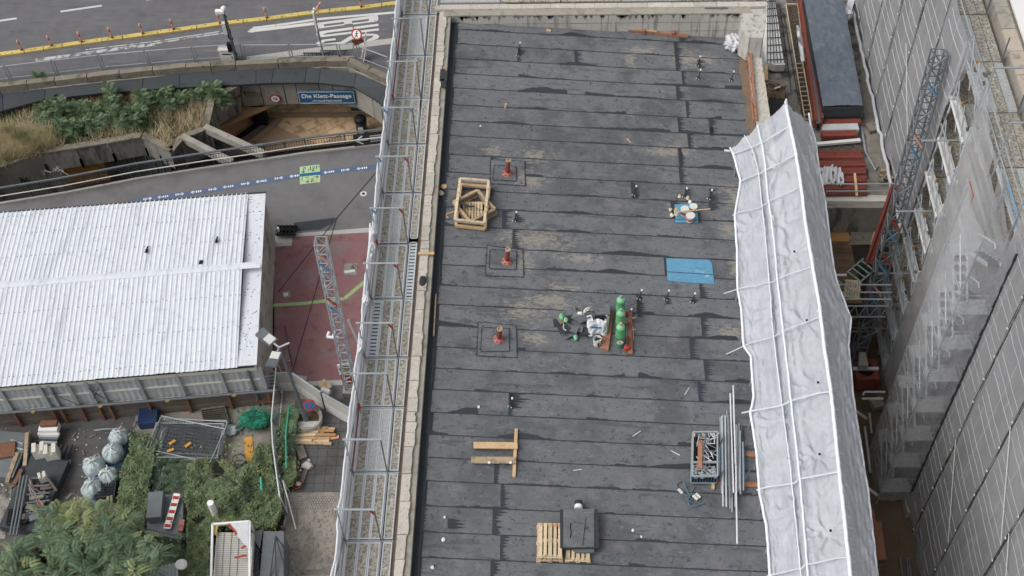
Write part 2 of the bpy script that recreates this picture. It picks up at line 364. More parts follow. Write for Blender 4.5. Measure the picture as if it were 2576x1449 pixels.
m.build('letter', MT['paint'], bus)
m = MB()
bandpoly(m, [(1080, 314), (1660, 238), (1664, 260), (1150, 330)], LZ + .004); bandpoly(m, [(1034, 352), (1036, 335), (1080, 314), (1150, 330), (1100, 345), (1128, 350), (1090, 374)])
bandpoly(m, [(1090, 374), (1128, 350), (1666, 284), (1668, 306)], LZ + .004); m.build('letter', MT['paint'], bus)
m = MB()
bandpoly(m, [(1230, 384), (1110, 398), (1042, 424), (1034, 446), (1062, 462), (1110, 462), (1090, 438), (1130, 415), (1232, 404)])
bandpoly(m, [(1062, 462), (1090, 440), (1280, 422), (1380, 360), (1400, 392), (1320, 438)], LZ + .004)
bandpoly(m, [(1380, 362), (1480, 344), (1600, 338), (1650, 346), (1560, 362), (1470, 370), (1398, 394)])
bandpoly(m, [(1600, 338), (1650, 346), (1672, 364), (1660, 388), (1600, 410), (1530, 414), (1560, 394), (1605, 374)], LZ + .004); m.build('letter', MT['paint'], bus)

# --- yellow lane divider with orange flexible posts
yl = [(-30, 141), (0, 137), (62, 129), (206, 107.5), (360, 87), (437, 76.5), (554, 60), (672, 47), (790, 31.5), (909, 19.5), (1012, 6)]
dv = thing('lane_divider', 'yellow raised lane divider running along the bus lane', 'lane divider', at('D', 400, 80, Sz))
for a, b_ in zip(yl, yl[1:]):
    pa, pb = at('D', *a, Sz + .07), at('D', *b_, Sz + .07); n = max(1, round((pb - pa).length / 1.25))
    for i in range(n):
        p, q = pa.lerp(pb, i / n), pa.lerp(pb, (i + .97) / n)
        MB().bar(p, q, .34, .12).build('divider_block', MT['yellow'], dv)
    mm = MB()
    for i in range(int((pb - pa).length / .6)):
        p = pa.lerp(pb, rng.random()); mm.box((p.x + rng.uniform(-.1, .1), p.y + rng.uniform(-.1, .1), Sz + .134), (.12, .05, .012), rng.random() * 3)
    mm.build('bolt_marks', MT['steel_dark'], dv)
posts = [(55, 126, 0), (130, 115.5, 0), (206, 106, 0), (282, 95, 0), (360, 85, 0), (437, 74, 0), (554, 59, 0), (671.6, 45, 0), (790, 31, 1), (909, 17.5, 0)]
words = ['leftmost', 'second', 'third', 'fourth', 'fifth', 'sixth', 'seventh', 'eighth', 'ninth', 'last']
for i, (x, y, tilt) in enumerate(posts):
    p = at('D', x, y, Sz + .12); t = thing('lane_post', ('bent over orange flexible post on the yellow divider' if tilt else 'upright orange flexible post on the yellow divider, %s from the left' % words[i]), 'bollard', p, group='orange posts on the lane divider')
    d = Vector((.45, .5, .45)) if tilt else Vector((-.06, 0, .85)); e = p + d
    MB().path([p, p + d * .15], .09, 8).build('foot', MT['red_oxide'], t)
    MB().path([p + d * .15, p + d * .9, e], [.045, .075, .055], 8).build('post_blade', MT['orange'], t)
    MB().path([p + d * .62, p + d * .78], .082, 8).build('reflective_band', MT['pink'], t)

# --- mesh guard railing above the passage
def guard(name, label, pts, h, infill=False, cat='railing'):
    t = thing(name, label, cat, pts[0])
    for i, (a, b_) in enumerate(zip(pts, pts[1:])):
        d = (b_ - a).normalized(); up = Vector((0, 0, h))
        for e in (a + d * .08, b_ - d * .08): MB().tube(e + Vector((0, 0, -.3)), e + up, .035).build('post', MT['galv'], t)
        p = MB(); p.tube(a + d * .08 + up, b_ - d * .08 + up, .04); p.tube(a + d * .08 + up * .12, b_ - d * .08 + up * .12, .03); fr = p.build('panel_frame', MT['galv'], t)
        n = int((b_ - a).length / .14); w = MB()
        for k in range(1, n): c_ = a.lerp(b_, k / n); w.bar(c_ + up * .12, c_ + up, .008, .008)
        w.build('bars', MT['galv_dark'], fr, kind='stuff')
    return t
gz = Sz + .1
gp = [at(*p, gz) for p in (('D', -30, 208), ('A', 105, 800), ('A', 575, 745), ('A', 1040, 690), ('A', 1500, 650), ('A', 1970, 610), ('A', 2460, 580))]
guard('guard_railing', 'galvanised guard railing with fine bars along the left part of the underpass edge', gp, 1.15)
gp = [at(*p, gz) for p in (('B', 318, 590), ('B', 790, 588), ('B', 1275, 580), ('B', 1440, 585))]
guard('guard_railing', 'galvanised guard railing between the signal mast and the no pedestrians sign', gp, 1.15)
gp = [at(*p, gz) for p in (('B', 1450, 590), ('B', 1780, 715))]
guard('guard_railing', 'galvanised guard railing angled towards the white scaffold net', gp, 1.15)

# --- signal mast with camera, and cabinet
p = at('D', 596, 157, Sz)
t = thing('signal_mast', 'slim grey mast wrapped in cables with camera and small black signal', 'mast', p)
MB().path([p, p + Vector((0, 0, 2.4)), p + Vector((-.05, 0, 4.3))], [.13, .11, .09], 8).build('pole', MT['galv_dark'], t)
MB().box(p + Vector((-.25, 0, 4.2)), (.55, .25, .2)).blob(p + Vector((.05, 0, 4.45)), .18).build('camera_head', MT['white'], t)
MB().box(p + Vector((-.2, -.05, 2.9)), (.24, .2, .9)).build('equipment_box', MT['offwhite'], t)
MB().box(p + Vector((-.22, -.05, 1.35)), (.2, .25, .7)).box(p + Vector((-.22, -.2, 1.45)), (.16, .1, .16)).build('pedestrian_signal', MT['black'], t)
mm = MB()
for k in range(9): mm.path([p + Vector((rng.uniform(-.16, .16), rng.uniform(-.16, .1), .3 + k * .42)), p + Vector((rng.uniform(-.16, .16), -.14, .5 + k * .42)), p + Vector((rng.uniform(-.16, .16), rng.uniform(-.16, .1), .75 + k * .42))], .035, 5)
mm.build('cable_bundle', MT['charcoal'], t)
p = at('D', 576, 157, Sz)
t = thing('control_cabinet', 'pale grey control cabinet beside the signal mast', 'cabinet', p)
MB().box(p + Vector((0, .2, .5)), (.95, .45, 1.0)).build('body', MT['cream'], t)
MB().box(p + Vector((0, .2, 1.04)), (1.05, .55, .08)).build('lid', MT['offwhite'], t)
MB().box(p + Vector((0, -.032, .72)), (.6, .012, .1)).box(p + Vector((.3, -.032, .45)), (.06, .012, .16)).build('vent', MT['charcoal'], t)
# --- bus stop pole
p = at('B', 1112, 575, Sz + .1)
t = thing('stop_pole', 'tall white stop pole standing in front of the BUS lettering', 'pole', p)
MB().tube(p, p + Vector((-.1, 0, 3.9)), .06).build('pole', MT['galv'], t)
MB().box(p + Vector((-.1, 0, 3.3)), (.1, .5, 1.15)).build('sign_blade', MT['white'], t)
MB().box(p + Vector((-.1, 0, 1.9)), (.06, .4, .9)).build('timetable', MT['offwhite'], t)
# --- no pedestrians sign
p = at('B', 1500, 590, Sz)
t = thing('no_pedestrians_sign', 'round red rimmed no pedestrians sign with brown plate and white red barrier board', 'sign', p)
MB().tube(p, p + Vector((-.3, 0, 2.9)), .04).build('pole', MT['galv'], t)
c_ = at('B', 1443, 345, Sz + 2.55); Mx = Matrix.Rotation(R(-70), 3, 'X') @ Matrix.Identity(3)
Mx = Matrix.Rotation(R(-18), 3, 'Z') @ Matrix.Rotation(R(62), 3, 'X')
ds = MB().lathe([(.36, -.015), (.36, .015)], 24, c_, Mx).build('disc', MT['red'], t)
MB().lathe([(.27, .016), (.27, .022)], 24, c_, Mx).build('face', MT['white'], ds)
fig = MB()
for a, b_, w in (((0, .12), (0, -.02), .07), ((0, -.02), (-.09, -.2), .05), ((0, -.02), (.08, -.2), .05), ((-.1, .02), (.1, .08), .04)):
    fig.bar(c_ + Mx @ Vector((a[0], a[1], .028)), c_ + Mx @ Vector((b_[0], b_[1], .028)), w, .008, up=Mx @ Vector((0, 0, 1)))
fig.lathe([(.045, .024), (.045, .032)], 10, c_ + Mx @ Vector((0, .18, 0)), Mx); fig.build('walking_figure', MT['black'], ds)
c_ = at('B', 1452, 415, Sz + 1.9); MB().box(c_, (.66, .03, .5), M=Matrix.Rotation(R(12), 3, 'Z') @ Matrix.Rotation(R(-20), 3, 'Y')).build('brown_plate', MT['rust'], t)
q0, q1 = at('B', 1490, 575, Sz + .2), at('B', 1538, 330, Sz + 1.9)
bb = MB().bar(q0, q1, .05, .3, up=(0, 1, .3)).build('barrier_board', MT['white'], t)
mm = MB()
for k in range(4): mm.bar(q0.lerp(q1, .1 + .24 * k), q0.lerp(q1, .2 + .24 * k), .06, .27, up=(0, 1, .3))
mm.build('red_stripes', MT['red'], bb)
bp = MB(); q0, q1 = at('B', 1512, 620, Sz), at('B', 1540, 430, Sz + 1.2); bp.bar(q0, q1, .05, .3, up=(0, 1, .3)); bp.build('barrier_board', MT['white'], t)
# grey grilles on the ledge
for q, lb in (((1040, 578), 'dark wire grille lying on the underpass edge, left one'), ((1210, 555), 'dark wire grille lying on the underpass edge, right one')):
    t = thing('wire_grille', lb, 'grille', at('B', *q, Sz + .05)); c_ = t.location.copy(); mm = MB()
    for k in range(7): mm.bar(c_ + Vector((-.8 + k * .25, -.2, .1)), c_ + Vector((-.75 + k * .25, .25, .16)), .05, .05)
    mm.bar(c_ + Vector((-.9, -.2, .1)), c_ + Vector((.9, -.2, .1)), .06, .06).bar(c_ + Vector((-.9, .25, .16)), c_ + Vector((.9, .25, .16)), .06, .06).build('bars', MT['charcoal'], t)

# ================================================================== UNDERPASS
ps = thing('underpass', 'concrete underpass entrance with black membrane canopy and glazed lower level', 'underpass', at('D', 780, 240, -24.8))
FL = -24.7
# coping blocks at the road edge
cp = [at(*p, Sz + .3) for p in (('D', -60, 224), ('A', 0, 862), ('A', 560, 800), ('A', 1210, 728), ('A', 1880, 664), ('A', 2380, 640), ('B', 660, 622), ('B', 1140, 600), ('B', 1385, 605), ('B', 1800, 800), ('D', 1050, 238))]
for a, b_ in zip(cp, cp[1:]):
    n = max(1, round((b_ - a).length / 2.1)); d = (b_ - a).normalized()
    nn = Vector((d.y, -d.x, 0)); nn = nn if nn.y < 0 else -nn
    for i in range(n):
        p, q = a.lerp(b_, i / n) + d * .03, a.lerp(b_, (i + 1) / n) - d * .03
        MB().bar(p + nn * .2, q + nn * .16, .42, .5).build('coping_block', MT['mossy'], ps)
    MB().bar(a + nn * .3 - Vector((0, 0, .75)), b_ + nn * .3 - Vector((0, 0, .75)), .3, 1.0).build('edge_wall', MT['concrete'], ps)
# black membrane canopy, panel by panel
mt_ = [at(*p, Sz + .12) for p in (('D', -40, 234), ('D', 6, 224), ('A', 460, 845), ('A', 1105, 780), ('A', 1445, 745), ('A', 1815, 720), ('A', 2576, 682), ('B', 610, 680), ('B', 940, 672), ('B', 1080, 690), ('B', 1440, 735), ('B', 1765, 875))]
mb_ = [at(*p, Sz - .25) for p in (('D', -40, 300), ('A', 30, 1110), ('A', 445, 1000), ('A', 1085, 928), ('A', 1430, 905), ('A', 1800, 880), ('A', 2576, 842), ('B', 585, 832), ('B', 920, 830), ('B', 1060, 832), ('B', 1410, 872), ('B', 1655, 1015))]
for i in range(len(mt_) - 1):
    a, b_, c_, d = mt_[i], mt_[i + 1], mb_[i + 1], mb_[i]; e = (b_ - a).normalized() * .015
    MB().prism([a + e, b_ - e, c_ - e, d + e], .12).build('canopy_panel', MT['membrane_black'], ps)
MB().prism([mt_[-1], at('D', 1050, 262, Sz + .12), at('D', 1010, 310, Sz - .25), mb_[-1]], .12).build('canopy_panel', MT['membrane_black'], ps)
# fascia panels under the canopy
fl = [('B', 250, 862), ('B', 465, 850), ('B', 700, 840), ('B', 825, 836), ('B', 1060, 836), ('B', 1200, 850), ('B', 1420, 876), ('B', 1610, 985), ('B', 1700, 1060)]
fp = [at(*p, Sz - .9) for p in fl]; FH = 1.75
for a, b_ in zip(fp, fp[1:]):
    d = (b_ - a).normalized(); q = MB().bar(a + d * .03 - Vector((0, 0, FH / 2)), b_ - d * .03 - Vector((0, 0, FH / 2)), .18, FH); q.build('fascia_panel', MT['concrete'], ps)
mm = MB()
for a in fp: mm.bar(a - Vector((0, -.05, 0)), a - Vector((0, -.05, FH - .05)), .1, .08)
mm.build('joints', MT['charcoal'], ps)
# left return wall of the opening
w0, w1 = at('B', 245, 870, Sz - .9), at('D', 430, 402, Sz - .9)
a = at('B', 20, 1100, Sz - .6); 
lw = [('B', 245, 862), ('B', -10, 1000), ('C', 1985, 10), ('C', 1760, 95), ('C', 1660, 215)]
lp = [at(*p, Sz - .3) for p in lw]
lp[0] = at('B', 235, 870, Sz - .6)
for a, b_ in zip(lp, lp[1:]):
    n = max(1, round((b_ - a).length / 2.2))
    for i in range(n):
        p, q = a.lerp(b_, i / n), a.lerp(b_, (i + .985) / n)
        MB().bar(p - Vector((0, 0, 1.05)), q - Vector((0, 0, 1.05)), .25, 2.1).build('wall_panel', MT['concrete_dark'], ps)
    MB().bar(a + Vector((0, 0, .06)), b_ + Vector((0, 0, .06)), .42, .12).build('wall_cap', MT['mossy'], ps)
# front wall panels below the planting
fw = [('D', -60, 452), ('C', 0, 370), ('C', 400, 232), ('C', 740, 182), ('C', 1060, 130), ('C', 1380, 72), ('C', 1660, 215)]
fq = [at(*p, Sz - .3) for p in fw]
for a, b_ in zip(fq, fq[1:]):
    n = max(1, round((b_ - a).length / 1.6)); d = (b_ - a).normalized()
    deep = b_.x < at('C', 420, 232, Sz).x
    h = 3.6 if deep else 1.55
    for i in range(n):
        p, q = a.lerp(b_, i / n) + d * .02, a.lerp(b_, (i + 1) / n) - d * .02
        MB().bar(p - Vector((0, 0, h / 2)), q - Vector((0, 0, h / 2)), .3, h).build('wall_panel', MT['concrete_dark'], ps)
    if not deep:
        mm = MB()
        for i in range(n + 1): p = a.lerp(b_, i / n); mm.bar(p - Vector((0, .18, .9)), p - Vector((0, .18, 1.6)), .12, .1)
        mm.build('joints', MT['black'], ps)
    MB().bar(a + Vector((0, 0, .06)), b_ + Vector((0, 0, .06)), .45, .12).build('wall_cap', MT['mossy'], ps)
# raking beams from the wall towards the railing
for k0, k1 in ((('C', 1985, 5), ('C', 2560, 265)), (('C', 1765, 95), ('C', 2250, 345))):
    a, b_ = at(*k0, Sz - .3), at(*k1, Sz - .3); MB().bar(a, b_, .38, .5).build('raking_beam', MT['concrete'], ps)
# glazing and dark backs under the walls
for pts, mt2 in (((('C', 1080, 250), ('C', 1360, 262)), 'glass_dark'), (('C', 1390, 300), ('C', 1620, 300)) and ((('C', 1390, 290), ('C', 1600, 310)), 'glass_dark'), ((('C', 1990, 130), ('C', 2150, 160)), 'glass_dark')):
    a, b_ = at(*pts[0], Sz - 1.9), at(*pts[1], Sz - 1.9)
    fr = MB().bar(a + Vector((0, .3, -1.2)), b_ + Vector((0, .3, -1.2)), .06, 2.4).build('glazing', MT[mt2], ps)
    g = MB()
    for k in range(4): p = a.lerp(b_, k / 3); g.bar(p + Vector((0, .24, 0)), p + Vector((0, .24, -2.4)), .07, .06)
    g.bar(a + Vector((0, .24, 0)), b_ + Vector((0, .24, 0)), .06, .08); g.build('glazing_bars', MT['galv_dark'], fr)
a, b_ = at('C', 560, 390, -22.5), at('C', 960, 320, -22.5)
MB().bar(a + Vector((0, .5, -.9)), b_ + Vector((0, .5, -.9)), .2, 2.6).build('boarded_wall', MT['ply'], ps)
MB().prism([at('C', 780, 350, -23.2), at('C', 900, 330, -23.2), at('C', 940, 385, -23.2), at('C', 830, 420, -23.2)], .35).build('timber_box', MT['amber'], ps)
# interior floor: diagonal tiles, kerb, dark parts
floor = MB().prism([at('D', 540, 395, FL), at('D', 1060, 330, FL), at('D', 1060, 175, FL), at('D', 540, 175, FL)], .3).build('floor', MT['tile_dark'], ps)
o = at('B', 1000, 1150, FL + .02); ang = R(35)
e1 = Vector((math.cos(ang), math.sin(ang), 0)); e2 = Vector((-e1.y, e1.x, 0))
x0, x1 = at('B', 590, 1190, FL).x, at('B', 1800, 1190, FL).x; y0, y1 = at('B', 1200, 1420, FL).y, at('B', 1200, 930, FL).y
for i in range(-14, 15):
    for j in range(-14, 15):
        p = o + e1 * (i * 1.1 + (j % 2) * .5) + e2 * j * .8
        lim = x0 + (y1 - p.y) * 0.0
        if not (x0 < p.x < x1 and y0 < p.y < y1): continue
        if (p.y - at('B', 640, 1190, FL).y) < -(p.x - at('B', 640, 1190, FL).x) * .75: continue
        MB().box(p, (1.06, .76, .02), ang).build('floor_tile', MT['tile'], floor)
MB().bar(at('B', 560, 1160, FL + .05), at('B', 1740, 1150, FL + .05), .5, .08).build('drain_channel', MT['tile_dark'], ps)
mm = MB()
for k in range(6): mm.bar(at('B', 600 + k * 14, 1190 + k * 18, FL + .035), at('B', 1000 + k * 14, 1360 + k * 18, FL + .035), .1, .02)
mm.build('tactile_strip', MT['tile'], ps)
MB().bar(at('B', 40, 1300, -23.6), at('B', 440, 1050, -23.6), .2, 2.4).build('side_wall', MT['soffit'], ps)
MB().prism([at('B', 60, 1290, -22.9), at('B', 300, 1040, -22.9), at('B', 640, 1040, -22.9), at('B', 520, 1100, -22.9)], .1).build('soffit', MT['soffit'], ps)
MB().box(at('B', 460, 1120, -23.6), (.9, .6, 2.2)).build('column', MT['black'], ps)
MB().box(at('B', 540, 1060, -24.0), (1.3, .05, 1.2), R(25)).build('lit_poster', MT['green_line'], ps)
for k in range(3): MB().bar(at('B', 230 + k * 90, 1400 + k * 10, FL + .04), at('B', 560 + k * 60, 1170 + k * 10, FL + .04), .42, .06).build('kerb_strip', MT[('black', 'brown_wall', 'tile_dark')[k]], ps)
# shop poster on the right
c_ = at('B', 1530, 1045, -22.6); pz = MB().box(c_, (2.0, .08, 1.2)).build('hot_food_poster', MT['charcoal'], ps)
MB().blob(c_ + Vector((-.2, -.06, .1)), (.5, .02, .16), amp=.6, seed=3).build('sausage_picture', MT['orange'], pz)
# signs
def text(body, loc, size, mt2, parent, rot=(0, 0, 0), ext=.004, name='lettering', align='CENTER'):
    cu = bpy.data.curves.new(name, 'FONT'); cu.body = body; cu.size = size; cu.align_x = align; cu.align_y = 'CENTER'; cu.extrude = ext; cu.offset = size * (.022 if size > .15 else .01)
    ob = bpy.data.objects.new(name, cu); COL.objects.link(ob)
    dg = bpy.context.evaluated_depsgraph_get(); me = bpy.data.meshes.new_from_object(ob.evaluated_get(dg)); me.name = name
    bpy.data.objects.remove(ob); me.materials.clear(); me.materials.append(MT[mt2])
    ob = bpy.data.objects.new(name, me); COL.objects.link(ob); ob.rotation_euler = rot
    if parent: ob.parent = parent; ob.location = Vector(loc) - wloc(parent)
    else: ob.location = loc
    return ob
a, b_ = at('B', 850, 878, Sz - .95), at('B', 1415, 878, Sz - .95)
sy = min(a.y, b_.y, fp[4].y, fp[5].y) - .25; L = b_.x - a.x; c_ = Vector(((a.x + b_.x) / 2, sy, Sz - 1.55))
sg = thing('passage_sign', 'blue station passage sign with white lettering on the concrete fascia', 'sign', c_)
MB().box(c_, (L, .1, 1.05)).build('panel', MT['sign_blue'], sg)
fr = MB(); 
for s in (-1, 1): fr.box(c_ + Vector((0, -.055, s * .49)), (L, .02, .035)); fr.box(c_ + Vector((s * (L / 2 - .02), -.055, 0)), (.035, .02, .95))
fr.build('border', MT['offwhite'], sg)
text('Die Klett-Passage', c_ + Vector((0, -.06, .12)), .46, 'white', sg, (R(90), 0, 0))
text('AM HAUPTBAHNHOF', c_ + Vector((0, -.06, -.3)), .2, 'white', sg, (R(90), 0, 0))
c_ = at('B', 625, 985, Sz - 2.05); c_.y = fp[2].y - .2
t = thing('speed_sign', 'small round red rimmed sign on the concrete fascia', 'sign', c_); Mx = Matrix.Rotation(R(90), 3, 'X')
MB().lathe([(.36, -.02), (.36, .02)], 20, c_, Mx).build('disc', MT['red'], t); MB().lathe([(.28, .021), (.28, .03)], 20, c_, Mx).build('face', MT['white'], t)
text('15', c_ + Vector((0, -.035, 0)), .3, 'black', t, (R(90), 0, 0))
# litter bin
p = at('B', 1500, 1330, FL)
t = thing('litter_bin', 'round black litter bin with white label on the tiled passage floor', 'bin', p)
MB().lathe([(.36, 0), (.38, 1.0), (.33, 1.02)], 16, p).build('body', MT['charcoal'], t, True)
MB().lathe([(.4, 1.02), (.42, 1.25), (.3, 1.4), (.05, 1.42)], 16, p).build('hood', MT['black'], t, True)
MB().box(p + Vector((0, -.39, .55)), (.34, .03, .5)).build('label_plate', MT['offwhite'], t)
# graffiti
a = at('C', 240, 520, Sz - 2.4)
for (cx, cy), lb, mt2 in (((180, 525), 'black graffiti lettering on the concrete underpass wall', 'black'), ((380, 425), 'pale scribbled graffiti on the concrete underpass wall', 'offwhite')):
    c_ = at('C', cx, cy, Sz - 1.7); g = MB(); r2 = random.Random(cx)
    i0 = 0 if cx < 200 else 1
    ya = fq[1].lerp(fq[2], .35 if i0 == 0 else .9); y_ = ya.y - .2; x_ = ya.x
    for k in range(9):
        q = Vector((x_ + r2.uniform(-1.2, 1.2), y_ + .0, Sz - 1.9 + r2.uniform(-.3, .3)))
        g.path([q, q + Vector((r2.uniform(-.3, .4), 0, r2.uniform(.2, .5))), q + Vector((r2.uniform(.1, .6), 0, r2.uniform(-.3, .1)))], .035, 4)
    g.build('graffiti', MT[mt2], label=lb, cat='graffiti')

# --- pedestrian railing in front of the pit
rl = [at(*p, Sz) for p in pit_near[1:]]
t = thing('pedestrian_railing', 'grey pedestrian railing with double handrail and bars in front of the underpass', 'railing', rl[0])
for a, b_ in zip(rl, rl[1:]):
    MB().bar(a + Vector((0, .05, .06)), b_ + Vector((0, .05, .06)), .16, .14).build('kerb', MT['terrazzo'], t)
    up = Vector((0, .12, 1.25)); u2 = Vector((0, .02, .8))
    MB().tube(a + up, b_ + up, .07).build('handrail', MT['galv_dark'], t)
    MB().tube(a + u2 + Vector((0, -.12, 0)), b_ + u2 + Vector((0, -.12, 0)), .035).build('lower_rail', MT['offwhite'], t)
    n = max(2, round((b_ - a).length / 2.2)); q = MB(); w = MB()
    for k in range(n): p = a.lerp(b_, k / n); MB().bar(p + Vector((0, .12, 0)), p + up, .06, .05).build('post', MT['charcoal'], t)
    m2 = int((b_ - a).length / .16)
    for k in range(m2): p = a.lerp(b_, k / m2) + Vector((0, .12, 0)); w.bar(p + Vector((0, 0, .1)), p + Vector((0, 0, 1.05)), .02, .02)
    w.bar(a + Vector((0, .12, .12)), b_ + Vector((0, .12, .12)), .03, .03); w.bar(a + Vector((0, .12, 1.05)), b_ + Vector((0, .12, 1.05)), .03, .03)
    w.build('bars', MT['charcoal'], t, kind='stuff')
a, b_ = at('d', 1200, 205, Sz), at('d', 1520, 165, Sz); u = Vector((0, -.02, .62))
sg = thing('direction_panel', 'dark direction panel with white arrow hung on the pedestrian railing', 'sign', (a + b_) / 2)
MB().bar(a + u, b_ + u, .05, 1.0).build('panel', MT['charcoal'], sg)
d = (b_ - a).normalized(); s0 = a + u + Vector((0, -.05, 0))
ar = MB(); c0 = s0 + d * .15
for q in (Vector((.42, 0, .34)), Vector((.42, 0, -.34))): ar.bar(c0, c0 + d * q.x + Vector((0, 0, q.z)), .03, .09, up=(0, 0, 1))
ar.bar(c0, c0 + d * .75, .03, .09); ar.build('arrow', MT['white'], sg)
ln = MB()
for k in range(4): ln.bar(s0 + d * 1.0 + Vector((0, 0, .25 - k * .15)), s0 + d * (1.8 + .2 * (k % 2)) + Vector((0, 0, .25 - k * .15)), .02, .05)
ln.bar(s0 + d * 2.1 + Vector((0, 0, .2)), s0 + d * 2.3 + Vector((0, 0, -.1)), .02, .07); ln.build('small_print', MT['offwhite'], sg)

# --- planting bed
bed_b = [mb_[i] + Vector((0, .35, -.95)) for i in (1, 2, 3, 4, 5, 6)] + [at('B', 245, 880, Sz - 1.0)]
bed = MB()
top = [at('D', -60, 300, Sz - 1.1)] + [v.copy() for v in bed_b]; bot = [fq[0]] + [v + Vector((0, .2, -.02)) for v in fq[1:6]] + [lp[-2] + Vector((-.2, .3, -.05)), ]
poly_b = [at(*p, Sz - .35) for p in (('D', -60, 450), ('C', 0, 360), ('C', 400, 225), ('C', 740, 172), ('C', 1060, 122), ('C', 1380, 62), ('C', 1650, 200), ('C', 1760, 85), ('C', 1975, 0), ('B', -5, 1000), ('B', 235, 880))] + [v for v in reversed(bed_b[:6])] + [at('D', -60, 300, Sz - 1.1)]
def bedz(p):
    def ylin(L_, x):
        L_ = sorted(L_, key=lambda v: v.x)
        for a, b in zip(L_, L_[1:]):
            if a.x <= x <= b.x: return a.y + (b.y - a.y) * (x - a.x) / max(1e-6, b.x - a.x)
        return L_[0].y if x < L_[0].x else L_[-1].y
    y0, y1 = ylin(fq, p.x), ylin(bed_b, p.x)
    return Sz - .3 - .85 * max(0, min(1, (p.y - y0) / max(.5, y1 - y0)))
def inpoly(p, poly):
    c = False; n = len(poly)
    for i in range(n):
        a, b = poly[i], poly[i - 1]
        if (a.y > p.y) != (b.y > p.y) and p.x < (b.x - a.x) * (p.y - a.y) / (b.y - a.y) + a.x: c = not c
    return c
bedm = MB(); bx0, bx1 = min(p.x for p in poly_b), max(p.x for p in poly_b); by0, by1 = min(p.y for p in poly_b), max(p.y for p in poly_b)
NXg, NYg = 90, 40; idx = {}
for i in range(NXg):
    for j in range(NYg):
        cx, cy = bx0 + (bx1 - bx0) * (i + .5) / NXg, by0 + (by1 - by0) * (j + .5) / NYg
        if not inpoly(Vector((cx, cy, 0)), poly_b): continue
        f_ = []
        for a_, b_ in ((0, 0), (1, 0), (1, 1), (0, 1)):
            kx = (i + a_, j + b_)
            if kx not in idx:
                x, y = bx0 + (bx1 - bx0) * kx[0] / NXg, by0 + (by1 - by0) * kx[1] / NYg; idx[kx] = len(bedm.v); bedm.v.append((x, y, bedz(Vector((x, y, 0))) - .12 + .08 * noise.noise(Vector((x, y, 2)))))
            f_.append(idx[kx])
        bedm.f.append(tuple(f_))
bedm.build('planting_bed', MT['soil'], kind='structure')
def blade_cloud(m, p, n, h, sp, w=.03, r=rng):
    for _ in range(n):
        q = p + Vector((r.gauss(0, sp), r.gauss(0, sp), 0)); t_ = q + Vector((r.gauss(0, h * .35), r.gauss(0, h * .35), h * r.uniform(.6, 1.1)))
        s = Vector((r.uniform(-1, 1), r.uniform(-1, 1), 0)).normalized() * w; m.add([q - s, q + s, t_], [(0, 1, 2)])
xs = [p.x for p in poly_b]; ys = [p.y for p in poly_b]
g = MB(); g2 = MB()
for _ in range(2600):
    p = Vector((rng.uniform(min(xs), max(xs)), rng.uniform(min(ys), max(ys)), Sz - .38))
    if not inpoly(p, poly_b): continue
    p.z = bedz(p)
    cl = noise.noise(Vector((p.x * .35, p.y * .5, 0)))
    blade_cloud(g, p, 7, .75, .22, .022) if cl > -.25 else blade_cloud(g2, p, 6, .5, .25, .03)
for _ in range(1500):
    p = at('D', rng.uniform(0, 130), rng.uniform(340, 420), Sz - .35)
    if inpoly(p, poly_b): blade_cloud(g, p, 9, 1.0, .2, .02)
g.build('dry_grass', MT['straw'], kind='stuff'); g2.build('ground_cover', MT['ivy'], kind='stuff')
def pinnate(m, base, dirv, L, nl, lw, droop=.3, r=rng, up=Vector((0, 0, 1))):
    """one compound leaf: leaflets on both sides of an arching rib"""
    d = dirv.normalized(); s = d.cross(up)
    s = s.normalized() if s.length > .01 else Vector((1, 0, 0))
    for k in range(nl):
        t_ = .15 + .85 * k / nl; p = base + d * L * t_ - up * droop * L * t_ * t_; ll = lw * (1 - .45 * abs(t_ - .45))
        for sg_ in (-1, 1):
            e = (s * sg_ * .92 + d * .4 - up * .25).normalized() * ll; w = d * ll * .15
            m.add([p, p + e * .5 + w, p + e, p + e * .5 - w], [(0, 1, 2, 3)])
def weed(p, h, nst, spread, r, nm, label, cat='plant', group=None, leafmat='leaf', L=.55, lw=.3):
    t = thing(nm, label, cat, p, group=group); fol = MB(); st = MB()
    for _ in range(nst):
        q = p + Vector((r.gauss(0, spread), r.gauss(0, spread), 0)); hh = h * r.uniform(.6, 1.1); lean = Vector((r.uniform(-.2, .2), r.uniform(-.2, .2), 1)) * hh
        st.path([q, q + lean], [.03, .012], 5)
        for k in range(11):
            f = .3 + .7 * k / 10; a_ = k * 2.4 + r.random(); dv_ = Vector((math.cos(a_), math.sin(a_), .45 + .6 * (f > .9)))
            pinnate(fol, q + lean * f, dv_, L * (1.15 - .4 * f) * r.uniform(.8, 1.2), 6, lw, .35, r)
    st.build('stem', MT['bark'], t); fol.build('foliage', MT[leafmat], t); return t
sp = [(185, 268, 1.6), (150, 300, 1.3), (130, 330, 1.1), (235, 290, 1.2), (285, 270, 1.5), (300, 290, 1.3), (350, 290, 1.2), (372, 262, 1.7), (412, 250, 1.4), (250, 320, 1.0), (330, 318, 1.0), (435, 262, 1.1), (485, 240, 1.0), (540, 235, 1.2), (110, 270, .9), (555, 250, 1.0), (190, 330, 1.0)]
